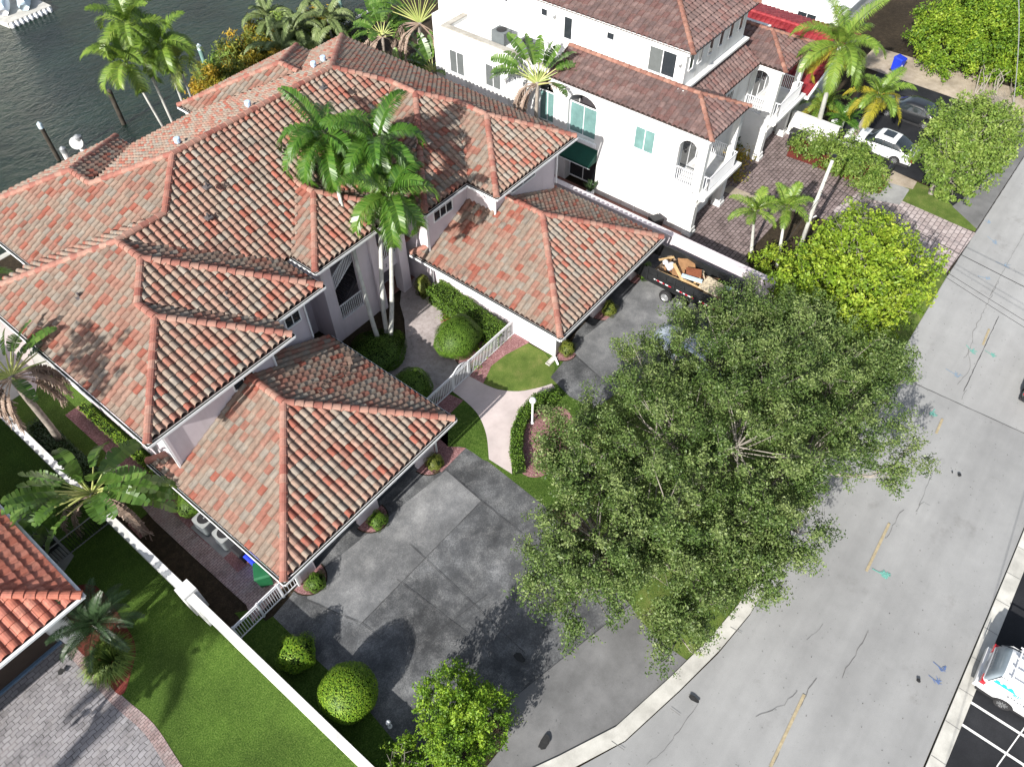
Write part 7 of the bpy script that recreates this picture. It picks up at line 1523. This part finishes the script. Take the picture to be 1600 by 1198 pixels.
q = at(212, 205, -1.2); piling('bare dark piling behind the canal palms', (q.x, q.y + 1.5), 1.4, .17, 'pile_dark', 'pile_dark'); q = at(533, 14, -.5); piling('grey-green piling at the top behind the foxtail palms', (q.x, q.y), 1.3, .17, 'pile_teal')
dk = thing('floating_dock', 'pale floating dock with white bumpers in the top left corner', 'dock', (24, 76, -1.2)); A = at(12, 38, -.8); B = at(80, 10, -.8); d = (B - A); d.normalize(); nn = Vector((-d.y, d.x, 0))
nn = nn if nn.y > 0 else -nn; b = MB(); P = [A, B, B + nn * 14, A - d * 4 + nn * 14, A - d * 0.2 + nn * 3]; b.prism([(p.x, p.y) for p in P], -1.3, -.75); b.build('deck', M['concrete'], dk)
for i in range(9): q = A + d * (.3 + i * ((B - A).length - .6) / 8); b = MB(); b.lathe((q.x, q.y, -1.1), [(.05, -.2), (.2, -.15), (.24, .1), (.1, .32)], 8); b.build('bumper', M['rail_white'], dk)
def jetski(label, c, az, col):
    t = thing('jet_ski', label, 'jet ski', (0, 0, 0), 'jet skis on the floating dock'); L_ = 3.0; b = MB(); prof = [(-1.5, .42, .55), (-.9, .55, .62), (0, .58, .72), (.8, .48, .85), (1.3, .25, .8), (1.55, .04, .72)]
    vs = []; 
    for y, w2, z in prof: vs += [(-w2 * .5, y, .05), (-w2, y, z * .55), (-w2 * .5, y, z), (w2 * .5, y, z), (w2, y, z * .55), (w2 * .5, y, .05)]
    fs = [(i * 6 + k, i * 6 + (k + 1) % 6, (i + 1) * 6 + (k + 1) % 6, (i + 1) * 6 + k) for i in range(5) for k in range(6)] + [(0, 1, 2, 3, 4, 5), tuple(30 + k for k in range(6))[::-1]]; b.add(vs, fs); b.build('hull', M[col], t, smooth=True)
    s = MB(); s.add([(-.2, -1.2, .62), (.2, -1.2, .62), (.2, .2, .7), (-.2, .2, .7), (-.15, -1.1, .95), (.15, -1.1, .95), (.15, .0, .92), (-.15, .0, .92)], [(0, 1, 5, 4), (1, 2, 6, 5), (2, 3, 7, 6), (3, 0, 4, 7), (4, 5, 6, 7)]); s.build('seat', M['pile_cap'], t)
    h_ = MB(); h_.bar((-.35, .35, 1.1), (.35, .35, 1.1), .05, .05); h_.bar((0, .35, .75), (0, .35, 1.1), .12, .15, up=(0, 1, 0)); h_.build('handlebar', M['trim_black'], t); t.location = c; t.rotation_euler = (0, 0, az)
q = at(8, 14, -.7); jetski('white covered jet ski on the floating dock, left of the two', (q.x, q.y, -.75), -.5, 'rail_white'); q = at(40, 6, -.7); jetski('pale blue and white jet ski at the right end of the floating dock', (q.x, q.y, -.75), -.5, 'pile_cap')
q = at(30, -8, -.7); jetski('white jet ski at the very top edge of the dock', (q.x, q.y, -.75), -.4, 'rail_white')
# planter rocks, kerb stops, stepping objects
ws = MB(); a, b_ = at(1354, 179, .1), at(1341, 199, .1); ws.bar(a, b_, .16, .12); tag(ws.build('wheel_stop', M['mark_white']), 'white concrete wheel stop in the empty stall beside the white sedan', 'wheel stop')
tr_ = MB(); q = at(1290, 410, 0)
tp = thing('garden_globe', 'small white garden ornament behind the short white wall', 'ornament', tuple(at(1306, 196, 0)[:2]) + (0,)); q = at(1305, 192, .7); b = MB(); b.lathe((q.x, q.y, .0), [(.2, 0), (.26, .15), (.12, .35), (.25, .6), (.3, .8), (.1, .95)], 12); b.build('body', M['rail_white'], tp)
# drive seam of the neighbour: bare planting ring in the brick drive
